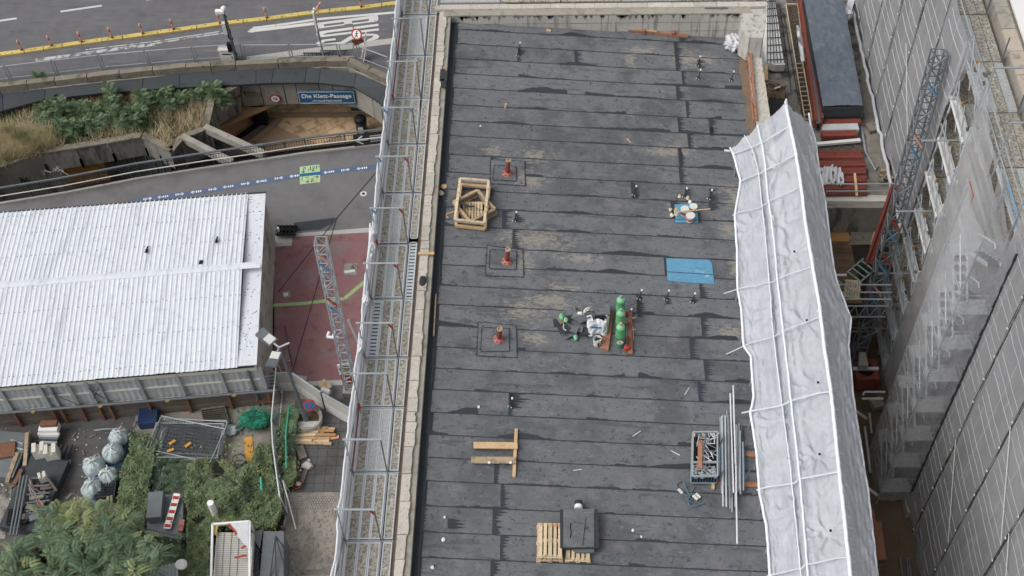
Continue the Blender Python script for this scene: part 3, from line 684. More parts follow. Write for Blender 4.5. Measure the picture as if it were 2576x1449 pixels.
wl = ['tallest green sapling at the left end of the row', 'broad green sapling just below the tallest left one', 'low green sapling at the lower left above the dry grass', 'rounded green sapling second along the canopy edge', 'tall green sapling in the middle of the canopy edge', 'wide green sapling below the middle tall one', 'dense green sapling right of the middle', 'tall slender sapling reaching over the black canopy', 'leafy green sapling right of the slender tall one', 'small sapling in front of the second rounded one', 'low sapling in front of the middle of the row', 'loose green sapling before the right third of the row', 'sparse sapling alone towards the right end', 'slim sapling under the canopy at the right end', 'small sapling at the far left by the canopy', 'drooping sapling hanging over the concrete wall corner', 'low sapling in front of the left group']
for i, (x, y, h) in enumerate(sp):
    q_ = at('D', x, y + 12, Sz - .7); q_.z = bedz(q_); weed(q_, h, 4, .35, random.Random(i), 'tree_of_heaven_sapling', wl[i] + ' in the underpass bed', 'plant', 'saplings in the underpass bed', L=.62, lw=.34)
weed(at('A', 400, 800, Sz + .1), .5, 2, .15, random.Random(70), 'weed', 'bright green weed growing through the guard railing at the left', leafmat='leaf', L=.5, lw=.26)

# ================================================================== FOOTPATH MARKINGS
FZ = Sz + .008
bl = [at(*p, FZ) for p in (('D', 330, 511), ('C', 1420, 684), ('C', 1840, 632), ('C', 2180, 574), ('C', 2576, 510), ('d', 640, 490), ('d', 1100, 437), ('d', 1480, 400))]
t = thing('guide_line', 'long blue floor guide line with white arrows on the footpath', 'floor marking', bl[3])
for a, b_ in zip(bl, bl[1:]): line_strip([a, b_], .42, FZ, .006).build('stripe', MT['blue_line'], t)
tot = 0; m_ar = []
for (k, x, y), s in ((('C', 1420, 684), 1), (('C', 1570, 664), -1), (('C', 1730, 640), 1), (('C', 1890, 616), -1), (('C', 2050, 592), 1), (('C', 2200, 566), -1), (('C', 2365, 538), 1), (('C', 2520, 514), -1), (('d', 400, 524), 1), (('d', 570, 500), -1), (('d', 925, 460), -1), (('d', 1095, 438), 1), (('d', 1270, 420), -1)):
    c_ = at(k, x, y, FZ + .004); d = (bl[-1] - bl[3]).normalized() * s; n = Vector((-d.y, d.x, 0)); q = MB()
    q.bar(c_, c_ + d * .26, .05, .006)
    for sd_ in (1, -1): q.bar(c_ + d * .28, c_ + d * .14 + n * .1 * sd_, .05, .006)
    for kk in range(3 if s < 0 else 2): q.box(c_ - d * (.06 + kk * .12), (.07, .15, .006), math.atan2(d.y, d.x))
    q.build('arrow', MT['white'], t)
g0, g1, g2_, g3 = [at('d', x, y, FZ + .006) for x, y in ((625, 405), (835, 380), (838, 565), (625, 588))]
t = thing('floor_sign', 'pale green floor sign with dark arrows crossing the blue guide line', 'floor sign', g3)
MB().prism([g0, g1, g2_, g3], .008).build('panel', MT['green_sign'], t)
MB().prism([at('d', 620, 480, FZ + .012), at('d', 838, 455, FZ + .012), at('d', 838, 488, FZ + .012), at('d', 620, 508, FZ + .012)], .006).build('blue_band', MT['sign_blue'], t)
q = MB()
for (x, y), dx, dy in (((660, 468), 0, 1), ((760, 452), 0, 1), ((705, 570), 0, 1), ((820, 510), 1, 0)):
    c_ = at('d', x, y, FZ + .014); u = Vector((dx, -dy, 0)); n = Vector((u.y, -u.x, 0)); q.bar(c_ - u * .3, c_, .035, .006)
    for s in (1, -1): q.bar(c_, c_ - u * .12 + n * .1 * s, .035, .006)
for (x, y, w, h) in ((735, 420, .14, .7), (800, 410, .1, .8), (825, 400, .06, .7), (650, 530, .08, .9), (700, 515, .7, .08), (750, 545, .12, .9), (765, 545, .06, .8), (715, 440, .08, .4)): q.box(at('d', x, y, FZ + .014), (w * .35, h * .4, .006))
q.build('arrows_and_print', MT['black'], t)
for (x, y) in ((672, 420), (770, 412)):
    MB().box(at('d', x, y, FZ + .014), (.17, .17, .006)).build('metro_symbol', MT['sign_blue'], t); text('U', at('d', x, y, FZ + .019), .16, 'white', t, (0, 0, 0), .002)
MB().box(at('d', 795, 548, FZ + .014), (.16, .22, .006)).build('red_symbol', MT['orange'], t)
ex = MB().lathe([(.2, -.02), (.2, .006)], 14, at('d', 1290, 687, FZ)).build('manhole_cover', MT['offwhite'], label='small round light manhole cover on the asphalt footpath', cat='manhole cover')
q_ = at('d', 1290, 687, FZ); mh = MB().lathe([(.1, .007), (.1, .012)], 10, q_).build('lid_ring', MT['charcoal'], ex)
# ================================================================== FLAT ROOF BUILDING
bd = thing('station_building', 'long building with black felt roof, stone parapets and stained white end wall', 'building', (1.5, 28, -20))
RY0, RY1 = 8.0, 42.93
XR = 8.22
MB().box((1.85, 25.4, -10.9), (12.5, 35.2, 18.2)).build('core_wall', MT['facade'], bd)
rb = MB().prism([(x, y, rz_(x) - .012) for x, y in ((-4.4, RY0), (XR, RY0), (XR, RY1), (-4.4, RY1))], .35)
ROOF = rb.build('roof', MT['bitumen'], bd)
spots = [(k, x, y, rx, ry) for k, x, y, rx, ry in (('a', 400, 215, 1.6, .5), ('a', 800, 290, 1.5, 1.0), ('a', 700, 1120, 1.5, .7), ('P', 1500, 1230, 2.6, 1.1), ('X', 1250, 560, 2.2, .8), ('a', 950, 300, 1.2, .8), ('a', 560, 1130, 1.4, .5), ('X', 1500, 160, 1.6, .5), ('Q', 2100, 1250, .8, .8), ('P', 1480, 90, 1.2, .8), ('P', 1420, 420, 1.0, 1.0), ('X', 1000, 640, 1.6, 1.0), ('X', 1010, 200, .7, .9), ('X', 1100, 880, .9, .7), ('Y', 1180, 850, 1.0, .8), ('Q', 2150, 650, .8, 1.4), ('Y', 1220, 250, .5, 1.4), ('I', 400, 220, 2.0, .5), ('a', 280, 300, .5, .9), ('X', 1350, 440, 1.2, .5), ('Q', 1100, 900, .5, .6), ('P', 900, 30, .9, .5), ('I', 2200, 310, 2.5, .45))]
MT['felt'] = mat('felt', (111, 114, 118), .85, .13, 2.2, .006, spec=.3, rnd=.08, bscale=45, stains=(((90, 93, 97), .6, .49, .12, .8), ((136, 137, 139), 2.2, .60, .05, .55, (1.2, 3, 1)), ((70, 74, 79), 4.2, .61, .03, .75), ((80, 84, 90), 8, .58, .04, .65), ((126, 121, 120), 1.1, .56, .1, .6), ((74, 78, 82), .9, .6, .02, .5, (.6, 3.5, 1)), ((172, 172, 170), 9, .70, .02, .7)),
                 spots=((168, 160, 146), [(*rf(k, x, y)[:2], rx, ry) for k, x, y, rx, ry in spots], (1.2, 2.6, 1)))
seam_px = [('D', 1141, 74), ('D', 1141, 110), ('D', 1141, 147), ('D', 1141, 185), ('D', 1141, 221), ('D', 1141, 264), ('D', 1141, 304), ('D', 1141, 342), ('D', 1123, 388.6), ('D', 1123, 433), ('D', 1123, 476), ('D', 1106, 520), ('D', 1123, 568), ('D', 1095, 617.6), ('D', 1095, 665), ('D', 1095, 717), ('D', 1095, 765.4), ('D', 1093, 819), ('D', 1085, 871.8), ('D', 1078, 925.4), ('D', 1073, 978.7), ('D', 1066, 1036.7), ('D', 1063, 1092.6), ('D', 1058, 1150), ('D', 1055, 1209), ('D', 1050, 1271.7), ('D', 1046, 1337.5), ('D', 1043, 1401.6)]
SY = [rf(*p).y for p in seam_px]
while SY[-1] > RY0 + 1: SY.append(SY[-1] - .9)
joints_px = [('a', 725, 130), ('a', 680, 230), ('a', 690, 340), ('a', 750, 500), ('a', 700, 640), ('a', 790, 780), ('a', 715, 920), ('a', 1000, 950), ('a', 805, 1080), ('a', 735, 1240), ('I', 920, 560), ('I', 1495, 590), ('P', 1035, 980), ('P', 1175, 1200), ('Y', 590, 260), ('Y', 912, 480), ('Y', 342, 640), ('Y', 930, 850), ('Y', 825, 1040), ('Y', 955, 1230), ('Y', 897, 1400), ('Z', 625, 680), ('Z', 675, 850), ('Z', 612, 1040), ('Z', 672, 1240), ('Z', 597, 1420), ('Z', 735, 130), ('P', 870, 300), ('P', 815, 720), ('Q', 340, 620), ('Q', 1060, 960), ('Q', 1200, 60), ('a', 730, 1420)]
J = [rf(*p) for p in joints_px]
ya = RY1
for i, y in enumerate(SY):
    xs = sorted(p.x for p in J if y < p.y < ya)
    xs = [-4.12 + rng.uniform(-.06, .06)] + [x for x in xs if -3.5 < x < XR - .8] + [XR - .02 - .1 * (y > 36) - .1 * rng.random()]
    for x0, x1 in zip(xs, xs[1:]):
        # slightly wavy sheet lapped 8 mm at its lower edge
        n = max(2, int((x1 - x0) / .6)); m = MB()
        lo = [Vector((x0 + (x1 - x0) * k / n, y + .012 * noise.noise(Vector((k * .7 + x0, y, 3))), 0)) for k in range(n + 1)]
        hi = [Vector((x0 + (x1 - x0) * k / n + (.03 * rng.uniform(-1, 1) if k in (0, n) else 0), ya - .008, 0)) for k in range(n + 1)]
        m.v = [(p.x, p.y, rz_(p.x) + .012) for p in lo] + [(p.x, p.y, rz_(p.x) + .002) for p in hi] + [(p.x, p.y, rz_(p.x) - .01) for p in lo]
        k1 = n + 1
        for k in range(n):
            m.f.append((k, k + 1, k1 + k + 1, k1 + k)); m.f.append((2 * k1 + k, 2 * k1 + k + 1, k + 1, k))
        m.build('roofing_sheet', MT['felt'], ROOF)
    ya = y
# bitumen squeezed out of the laps: straight below, ragged above
r2 = random.Random(5)
for i, y in enumerate(SY[:-2]):
    m = MB(); n = 460; x0, x1 = -4.3, XR - .15; lo, hi = [], []
    prev = 0
    for k in range(n + 1):
        x = x0 + (x1 - x0) * k / n
        a = noise.noise(Vector((x * .55, i * 9.1, 0))) ; b_ = noise.noise(Vector((x * 2.1, i * 5.3, 4))); c_ = noise.noise(Vector((x * 6, i * 3.3, 8))) + .8 * noise.noise(Vector((x * 19, i * 2.3, 5)))
        w = max(.02, .055 + .22 * max(-.2, a - .08) + .05 * b_ + .035 * c_)
        if a > .28: w += (a - .28) * .25
        if noise.noise(Vector((x * .8, i * 4.7, 21))) > .22: w = .02 + .01 * b_
        lo.append((x, y - .012, rz_(x) + .017)); hi.append((x, y + w, rz_(x) + .017))
    m.v = lo + hi; k1 = n + 1
    m.f = [(k, k + 1, k1 + k + 1, k1 + k) for k in range(n)]
    m.build('bitumen_bead', MT['bitumen'], ROOF)
# smears at the end joints: teeth pointing right
def smear(p, h, L, name='bitumen_smear', dirx=1):
    m = MB(); n = int(h / .05); pts = []
    for k in range(n + 1):
        y = p.y - h / 2 + h * k / n
        w = L * (.18 + .3 * noise.noise(Vector((y * 3.1, p.x, 0)))) + (L * r2.uniform(.1, .75) if k % 2 else 0)
        pts.append((y, max(.03, w)))
    for (ya_, wa), (yb, wb) in zip(pts, pts[1:]):
        vs_ = [(p.x - .03 * dirx, ya_), (p.x + wa * dirx, ya_), (p.x + wb * dirx, yb), (p.x - .03 * dirx, yb)]
        m.add([(x, y, rz_(x) + .0205) for x, y in vs_], [(0, 1, 2, 3) if dirx > 0 else (3, 2, 1, 0)])
    m.build(name, MT['bitumen'], ROOF)
for p in J:
    rows = [(a, b_) for a, b_ in zip([RY1] + SY, SY) if b_ < p.y < a]
    if not rows: continue
    a, b_ = rows[0]; p.y = (a + b_) / 2; smear(p, (a - b_) * .97, r2.uniform(.22, .48))
for i, (a, b_) in enumerate(zip([RY1] + SY, SY[:-1])):       # teeth along the left upstand
    smear(Vector((-4.2, (a + b_) / 2, 0)), (a - b_) * .95, r2.uniform(.1, .26))
# drip smears around anchors etc.
for k, x, y, h, L in (('I', 935, 520, .3, .5), ('P', 1210, 930, .5, .7), ('Q', 400, 570, .7, .35), ('Q', 1320, 640, .7, .4), ('Q', 1760, 640, .7, .6), ('Q', 1740, 830, .5, .7), ('Y', 345, 620, .8, .5), ('Y', 600, 560, .25, .4), ('Y', 840, 550, .25, .4), ('Z', 745, 110, .6, 1.0), ('a', 890, 340, .5, .6), ('Z', 270, 1050, .35, .8), ('a', 1000, 950, .5, .4), ('Q', 1540, 1050, .5, .4)):
    smear(rf(k, x, y), h, L * .75)
# flashing on the parapet foot
MB().box((-4.385, (RY0 + RY1) / 2, -.16), (.02, RY1 - RY0, .3)).build('flashing', MT['bitumen'], ROOF)
# ---- left parapet: ledge, coping stones, concrete strip
par = MB().box((-4.66, 25.5, -.35), (.50, 36.4, .58)).build('parapet', MT['cap_concrete'], bd)
MB().box((-5.0, 25.5, -.4), (.16, 36.4, .5)).build('ledge', MT['ledge'], bd)
y = 8.0
while y < 43.3:
    L = rng.choice((.55, .7, .85, 1.0, 1.15, .4)) ; w = .30 + rng.uniform(-.02, .03)
    x_in = -4.90 + w
    m = MB(); n = 5; top = []
    left = [(-4.90 + rng.uniform(-.008, .008), y + .012 + (L - .024) * k / n) for k in range(n + 1)]
    right = [(x_in + rng.uniform(-.03, .03), y + .012 + (L - .024) * k / n) for k in range(n + 1)]
    h = rng.uniform(.005, .03)
    m.prism([(a, b_, h) for a, b_ in left] + [(a, b_, h) for a, b_ in reversed(right)], .1)
    m.build('coping_stone', MT['stone'], par); y += L
# ---- back wall and parapet
bw = MB().box((1.85, 43.17, -1.0), (13.1, .46, 2.0)).build('end_wall', MT['wall_white'], bd)
mm = MB(); 
for z, dz in ((-.42, .016), (-.9, .012)): mm.box((1.85, 42.932, z), (13.0, .006, dz))
mm.build('wall_joints', MT['concrete_dark'], bw)
drip = MB()
for k in range(70):
    x = rng.uniform(-4.2, 8.0); L = rng.uniform(.08, .3); w = rng.uniform(.05, .13)
    drip.add([(x - w, 42.936, -.005), (x, 42.936, -.005 - L), (x + w, 42.936, -.005)], [(0, 1, 2)])
drip.build('grime_drips', MT['concrete_dark'], bw, kind='stuff')
MB().box((1.85, 43.1, .03), (13.1, .34, .06)).build('wall_cap', MT['cap_concrete'], bw)
MB().box((1.85, 43.42, .0), (13.9, .3, .16)).build('ledge', MT['stone'], bd)
x = -4.9
while x < 8.6:
    L = rng.uniform(.8, 1.4); MB().box((x + L / 2, 43.43, .1), (L - .02, .3, .05 + rng.uniform(0, .02))).build('coping_stone', MT['stone'], bw); x += L
MB().prism([at('J', 455, 40, .10), at('J', 735, 40, .10), at('J', 738, 102, .10), at('J', 460, 102, .10)], .02).build('felt_scrap', MT['felt'], label='grey felt offcut lying on the back parapet', cat='felt offcut')
# scaffold deck behind the back parapet
sb = thing('rear_scaffold', 'scaffold deck behind the back parapet at the top edge', 'scaffold', (0, 44.3, 0))
for k in range(5):
    for j in range(2): MB().box((-3.6 + k * 2.6, 43.85 + j * .34, .12), (2.55, .32, .06)).build('deck_board', MT['deck' if (k + j) % 3 else 'deck_steel'], sb)
MB().tube((-5, 44.6, .6), (9, 44.6, .6), .03).build('guard_rail', MT['galv'], sb)
# ---- right edge: silt, low rubble wall, torn wall end, red timbers
m = MB(); n = 40
ed = [(8.22, 43 - 8.6 * k / n) for k in range(n + 1)]; inn = [(8.22 - .32 - .16 * noise.noise(Vector((k * .35, 0, 2))) - .06 * rng.random(), y_) for k, (x_, y_) in enumerate(ed)]
m.v = [(x, y, rz_(x) + .024) for x, y in inn] + [(x, y, rz_(x) + .024) for x, y in ed]
m.f = [(k, n + 1 + k, n + 2 + k, k + 1) for k in range(n)]
for f in range(len(m.f)): m.f[f] = tuple(reversed(m.f[f]))
m.build('silt_band', MT['sediment'], ROOF)
rw = MB(); rw.grid(lambda u, v: Vector((8.24 + .55 * v + .02 * noise.noise(Vector((u * 90, v * 9, 0))), 32.0 + 10.9 * u, -1.02 + .05 * noise.noise(Vector((u * 60, v * 6, 5))))), 90, 6)
rw.box((8.52, 37.4, -1.45), (.54, 10.9, .78)); EDGE = rw.build('edge_wall', MT['stone'], bd)
MB().box((8.52, 20.5, -1.6), (.54, 22.8, .6)).build('edge_kerb', MT['concrete'], bd)
tw = MB(); pts = [at('J', *p, .05) for p in ((895, 105), (1215, 105), (1195, 300), (1160, 460), (1000, 450), (900, 380))]
tw.prism(pts, 1.3).build('wall_stub', MT['wall_white'], bd)
tm = thing('red_timber', 'pair of long reddish timber strips on the low rubble wall', 'timber', rf('J', 1000, 700))
for a, b_, w in (((975, 130), (985, 370), .13), ((985, 350), (1080, 1449), .09), ((955, 380), (1045, 1449), .05)):
    MB().bar(at('J', *a, -.8), at('J', *b_, -.9), w, .06).build('plank', MT['wood_red'], tm)
a, b_ = at('J', 975, 150, -.6), at('J', 950, 400, -.7)
MB().bar(a, b_, .18, .12).build('red_channel', MT['red'], label='bright red steel channel at the corner of the white end wall', cat='steel channel')
for k in range(6):
    a = at('J', 970 + k * 15, 450 + k * 160, -.85); b_ = a + Vector((rng.uniform(-.15, .15), rng.uniform(-.5, -.25), .02))
    MB().tube(a, b_, .014, 5).build('rebar_hook', MT['rust'], label='thin rusty rebar stub on the low rubble wall, %s from the white wall' % ('first', 'second', 'third', 'fourth', 'fifth', 'sixth')[k], cat='rebar', group='rebar stubs on the rubble wall')
# long timber leaning along the back wall
tb = thing('long_timber', 'long orange timber pieces lying along the foot of the white end wall', 'timber', rf('I', 2000, 280))
MB().bar(rf('I', 1410, 238, .06), rf('I', 2576, 362, .06), .12, .1).build('plank', MT['wood_red'], tb)
MB().bar(rf('I', 1500, 240, .16), rf('I', 2320, 318, .16), .07, .06).build('plank', MT['wood'], tb)
MB().bar(rf('J', 0, 408, .06), rf('J', 262, 440, .06), .13, .08).build('plank', MT['wood_red'], tb)
for k in (2180, 2480): MB().box(rf('I', k, 300 + (k - 2180) * .06, .2), (.12, .3, .1)).build('block', MT['wood_red'], tb)
# white sack in the corner
p = rf('J', 800, 560); t = thing('white_sack', 'crumpled white sack slumped in the roof corner by the low wall', 'sack', p)
m = MB().blob(p + Vector((0, 0, .22)), (.36, .45, .28), 44, 28, .55, 3.6, 2, zmin=p.z).blob(p + Vector((.35, -.3, .15)), (.2, .4, .2), 14, 9, .5, 3, 5, zmin=p.z).build('bag', MT['film'], t, True)
# ---- vent pipes on stepped felt patches
def vent(k, xb, yb, ht, label):
    p = rf(k, xb, yb, .03); t = thing('vent_pipe', label, 'vent pipe', p, group='red vent pipes on the roof'); TM = Matrix.Rotation(math.atan(RS), 3, 'Y')
    MB().lathe([(.21, .0), (.21, .03), (.11, .035), (.085, .1)], 18, p, TM).build('flange', MT['pink'], t, True)
    MB().lathe([(.085, .03), (.085, ht), (.1, ht), (.1, ht + .04), (.068, ht + .04), (.064, ht - .3)], 16, p, TM).build('pipe', MT['red_oxide'], t)
    MB().lathe([(.101, ht + .005), (.104, ht + .045), (.072, ht + .05), (.064, ht + .02), (.06, ht - .1)], 16, p, TM).build('rim', MT['wood_old'], t)
    MB().lathe([(.058, ht - .02), (.01, ht - .02)], 14, p, TM).build('bore', MT['black'], t)
    b_ = MB()
    for q in range(6): b_.box(p + TM @ Vector((.165 * math.cos(q * 1.047), .165 * math.sin(q * 1.047), .045)), (.035, .035, .03))
    b_.build('bolts', MT['steel_dark'], t, kind='stuff')
vent('P', 1097, 330, .72, 'red vent pipe above the wooden frame stack, farthest of three')
vent('X', 848, 195, .66, 'red vent pipe below the wooden frame stack, middle of three')
vent('X', 775, 900, .58, 'thinner red vent pipe, nearest of three, on a stepped felt patch')
def patch(k, quad, h, name='felt_patch'):
    c_ = [rf(k, x, y) for x, y in quad]; q = MB().prism([v + Vector((0, 0, h)) for v in c_], .03).build(name, MT['felt'], ROOF)
    m = MB()
    for a, b_ in zip(c_, c_[1:] + c_[:1]):
        n = 14; d = (b_ - a).normalized(); nn = Vector((d.y, -d.x, 0))
        for i in range(n):
            p0, p1 = a.lerp(b_, i / n), a.lerp(b_, (i + 1) / n); w0, w1 = r2.uniform(.0, .05), r2.uniform(.0, .05)
            vs_ = [p0 - nn * w0, p1 - nn * w1, p1 + nn * .012, p0 + nn * .012]; m.add([(v.x, v.y, rz_(v.x) + h + .006) for v in vs_], [(0, 1, 2, 3)])
    m.build('bitumen_bead', MT['bitumen'], ROOF)
patch('P', ((870, 150), (1330, 170), (1340, 500), (870, 470)), .026); patch('P', ((920, 230), (1215, 240), (1215, 440), (905, 425)), .045)
patch('X', ((670, 55), (990, 95), (1000, 340), (655, 325)), .026); patch('X', ((700, 95), (935, 110), (930, 275), (690, 265)), .045)
patch('X', ((590, 745), (930, 780), (940, 1070), (575, 1050)), .026); patch('X', ((625, 800), (870, 810), (870, 1015), (610, 1015)), .045)
# ---- small capped anchors
anchors = [('I', 922, 560, .72), ('P', 1200, 970, .5), ('Q', 375, 630, .42), ('Q', 1285, 670, .42), ('Q', 1735, 700, .42), ('Y', 355, 530, .48), ('Y', 600, 535, .44), ('Y', 835, 560, .46), ('J', 375, 790, .5), ('J', 380, 950, .5), ('J', 778, 970, .5), ('Z', 745, 150, .5), ('I', 793, 1085, .22)]
alb = ['thin anchor post near the top left roof corner', 'anchor post with white cap right of the wooden frame stack', 'anchor post with white cap left of the paint buckets', 'anchor post with white cap directly behind the paint buckets', 'anchor post with white cap right of the paint buckets', 'anchor post with white cap nearest the gas bottles', 'anchor post in the middle of the row below the blue patch', 'anchor post at the right end of the row below the blue patch', 'upper of two anchor posts in the worn beige area', 'lower of two anchor posts in the worn beige area', 'anchor post beside the brown silt band', 'anchor post in a black smear above the timber frame', 'short wooden peg standing on a felt seam']
ap = None
for (k, x, y, h), lb in zip(anchors, alb):
    p = rf(k, x, y)
    if ap is None or h < .3 or h > .6:
        t = thing('roof_anchor', lb, 'roof anchor', p, group='capped roof anchors'); tl = Vector((RS + .05, 0, 1)) * h; wd = h < .3
        MB().path([(0, 0, 0), tuple(tl)], .022 if not wd else .045, 7).build('rod', MT['wood' if wd else 'charcoal'], t, local=True)
        if not wd:
            MB().lathe([(.036, -.04), (.036, .02), (.015, .035)], 8, tl).build('cap', MT['white'], t, local=True)
            MB().lathe([(.11, 0), (.07, .03), (.03, .1)], 9).build('collar', MT['bitumen'], t, local=True)
            MB().box((-.08, -.04, .05), (.035, .035, .03)).box((.02, -.08, .04), (.03, .03, .03)).build('clamp_bolts', MT['offwhite'], t, local=True, kind='stuff')
        if not wd and h < .6: ap = t
    else: dup(ap, p, label=lb)
# ---- blue painted patch
bq = [rf('Y', x, y, .03) for x, y in ((600, 165), (800, 172), (985, 178), (1015, 215), (1035, 398), (900, 392), (760, 382), (612, 368))]
MB().prism(bq, .02).build('blue_patch', MT['blue_paint'], label='bright blue painted rectangle on the black roof felt', cat='painted patch')
MB().bar(rf('Y', 610, 288, .036), rf('Y', 1022, 312, .036), .025, .008).build('seam_line', MT['bitumen'], bpy.data.objects['blue_patch'])
# ================================================================== LEFT SCAFFOLD
sc = thing('facade_scaffold', 'long galvanised facade scaffold with gritty deck boards and white net along the left parapet', 'scaffold', (-5.7, 28, -20))
jy_px = [-70, 39, 141, 249, 364, 486, 614.5, 752, 900, 1025, 1188, 1360.6, 1545]
XO, XI = -6.47, -5.12
JY = [at('D', 1400 - (1400 - 950), y, 0).y for y in jy_px]
bx = [(-6.43, -6.09), (-6.08, -5.74), (-5.73, -5.40), (-5.32, -5.02)]
def board(x0, x1, y0, y1, style, z=0.0):
    cx, cy = (x0 + x1) / 2, (y0 + y1) / 2; w, L = x1 - x0 - .012, abs(y1 - y0) - .07
    d = MB().box((cx, cy, z - .025), (w - .05, L, .05)).build('deck_board', MT['alu' if style == 2 else ('deck_steel' if style == 1 else 'deck')], sc)
    f = MB()
    for s in (-1, 1): f.box((cx + s * (w / 2 - .016), cy, z - .013), (.034, L, .06))
    for s in (-1, 1): f.box((cx, cy + s * (L / 2 - .02), z - .016), (w - .05, .04, .06))
    f.build('board_frame', MT['alu'], d)
    if style == 2:                      # punched steel board with slots
        g = MB(); n = int(L / .16)
        for k in range(n): g.box((cx, cy - L / 2 + .1 + k * .155, z + .003), (w * .62, .05, .006))
        g.build('slots', MT['steel_dark'], d, kind='stuff')
    return d
styl = random.Random(3)
for i in range(len(JY) - 1):
    ya, yb = JY[i], JY[i + 1]
    for j, (x0, x1) in enumerate(bx):
        sh = -.004 * 0
        s = 1 if styl.random() < .14 else 0
        yy0, yy1 = ya - .02, yb + .02
        if j == 3 and i == 6: s = 2; yy0 += .35; yy1 += -.05
        if j == 0 and i == 7: s = 2
        board(x0 - .0, x1, yy0, yy1, s)
    MB().tube((XO - .02, ya, -.02), (-5.0, ya, -.02), .028).build('transom', MT['galv'], sc)
    MB().box((XO - .04, (ya + yb) / 2, .075), (.03, abs(ya - yb) - .05, .15)).build('toe_board', MT['red_oxide' if i in (1, 2, 9) else 'galv'], sc)
    MB().box((-5.36, (ya + yb) / 2, -.3), (.07, abs(ya - yb), .02)).build('gap_shade_strip', MT['steel_dark'], sc)  # dark strip standing in for the shade in the deck gap
FH_ = 2.0
for i, y in enumerate(JY[:-1]):
    ln = Vector((0, 0, FH_))
    a, b_ = Vector((XO - .03, y, -.4)), Vector((XO - .03, y, FH_))
    m = MB().tube(a, b_, .026).build('standard', MT['galv'], sc)
    a2, b2 = Vector((-5.38, y, 0)), Vector((-5.38, y, FH_))
    MB().tube(a2, b2, .024).build('standard', MT['galv_dark'], sc)
    fr = MB(); fr.bar((XO - .1, y, FH_), (-5.33, y, FH_), .05, .02); fr.bar((XO - .1, y + .05, FH_ - .04), (-5.33, y + .05, FH_ - .04), .02, .05); fr.build('top_transom', MT['galv'], sc)
    if i in (5, 6, 7, 8, 11, 4): MB().bar((-5.5, y, FH_ - .05), (-5.38, y, FH_ - .3), .04, .06).build('gusset', MT['red' if i != 4 else 'blue'], sc)
    if i in (4, 6, 5): MB().bar((XO - .04, y, FH_ - .06), (XO + .1, y, FH_ - .28), .04, .08).build('gusset', MT['blue'], sc)
    MB().tube((XO - .03, y, .02), (XO - .03, y - .08, .3), .05).build('coupler', MT['red' if i % 3 == 0 else 'galv_dark'], sc)
for i in range(len(JY) - 1):
    for z in (.5, 1.0): MB().tube((XO - .05, JY[i], z), (XO - .05, JY[i + 1], z + rng.uniform(-.03, .03)), .022).build('guard_rail', MT['galv' if z < .9 else 'white_tube'], sc)
    if i % 2: MB().tube((XO - .08, JY[i], .05), (XO - .08, JY[i + 1], 1.05), .018).build('brace', MT['galv_dark'], sc)
# white protective net hung outside the standards, bulging at the top
net = MB(); nu, nv = 150, 14
def netf(u, v):
    y = JY[0] + (JY[-1] - JY[0]) * u; z = 1.05 - 19.5 * v ** 1.6
    return Vector((XO - .13 - .07 * noise.noise(Vector((y * .9, z * .4, 0))) - .05 * noise.noise(Vector((y * 3, z, 4))), y, z + .12 * noise.noise(Vector((y * .8, 2, 0))) * (v < .3)))
net.grid(netf, nu, nv); net.build('safety_net', MT['net'], sc)
m = MB(); m.path([netf(k / 100, 0) + Vector((0, 0, .02)) for k in range(101)], .03, 5); m.build('net_rope', MT['welt'], sc)
for u in (.53, .56, .635, .7): p = netf(u, .02); MB().blob(p + Vector((.1, 0, .1)), (.12, .3, .16), 10, 7, .6, 2, int(u * 100)).build('net_tuft', MT['film'], sc)
# loose tubes standing beside the scaffold
for (a, b_), lb in (((('W', 320, 140), ('W', 300, 740)), 'long white tube standing against the scaffold beside the red paving'), ((('W', 345, 260), ('W', 305, 740)), 'shorter grey tube standing against the scaffold beside the red paving')):
    MB().tube(at(*a, .8), at(*b_, .8), .035).build('loose_tube', MT['white_tube'], label=lb, cat='tube', group='loose tubes on the scaffold')
t = thing('cut_tube', 'vertical ladder of blue and red tubes on the scaffold outside', 'tube', at('W', 270, 1000, 0))
for k, (x0, y0, x1, y1) in enumerate(((250, 830, 262, 1060), (285, 950, 275, 1130), (275, 1130, 272, 1220))): MB().tube(at('W', x0, y0, .5), at('W', x1, y1, .5), .04).build('tube_piece', MT[('blue', 'blue', 'orange')[k]], t)
p = at('D', 1069, 637, .06); MB().bar(at('W', 970, 545, .07), at('W', 1190, 545, .07), .1, .05).build('wood_batten', MT['wood'], label='short orange batten laid across the stone parapet', cat='batten')
MB().blob(at('W', 1035, 920, .06), (.12, .22, .05), 12, 6, .8, 3, 4).build('rag', MT['charcoal'], label='dark rag on the left parapet coping', cat='rag')
t = thing('felt_stain', 'two black felt scraps stuck on the left parapet', 'felt scrap', at('B', 2305, 790, .03))
MB().box(at('B', 2305, 755, .03), (.2, .7, .03)).build('scrap', MT['charcoal'], t); MB().box(at('B', 2315, 840, .03), (.2, .5, .03), .2).build('scrap', MT['charcoal'], t)
MB().bar(rf('X', 205, 490, .06), rf('X', 185, 870, .06), .05, .05).build('batten', MT['wood_old'], label='thin batten standing along the left roof edge', cat='batten')
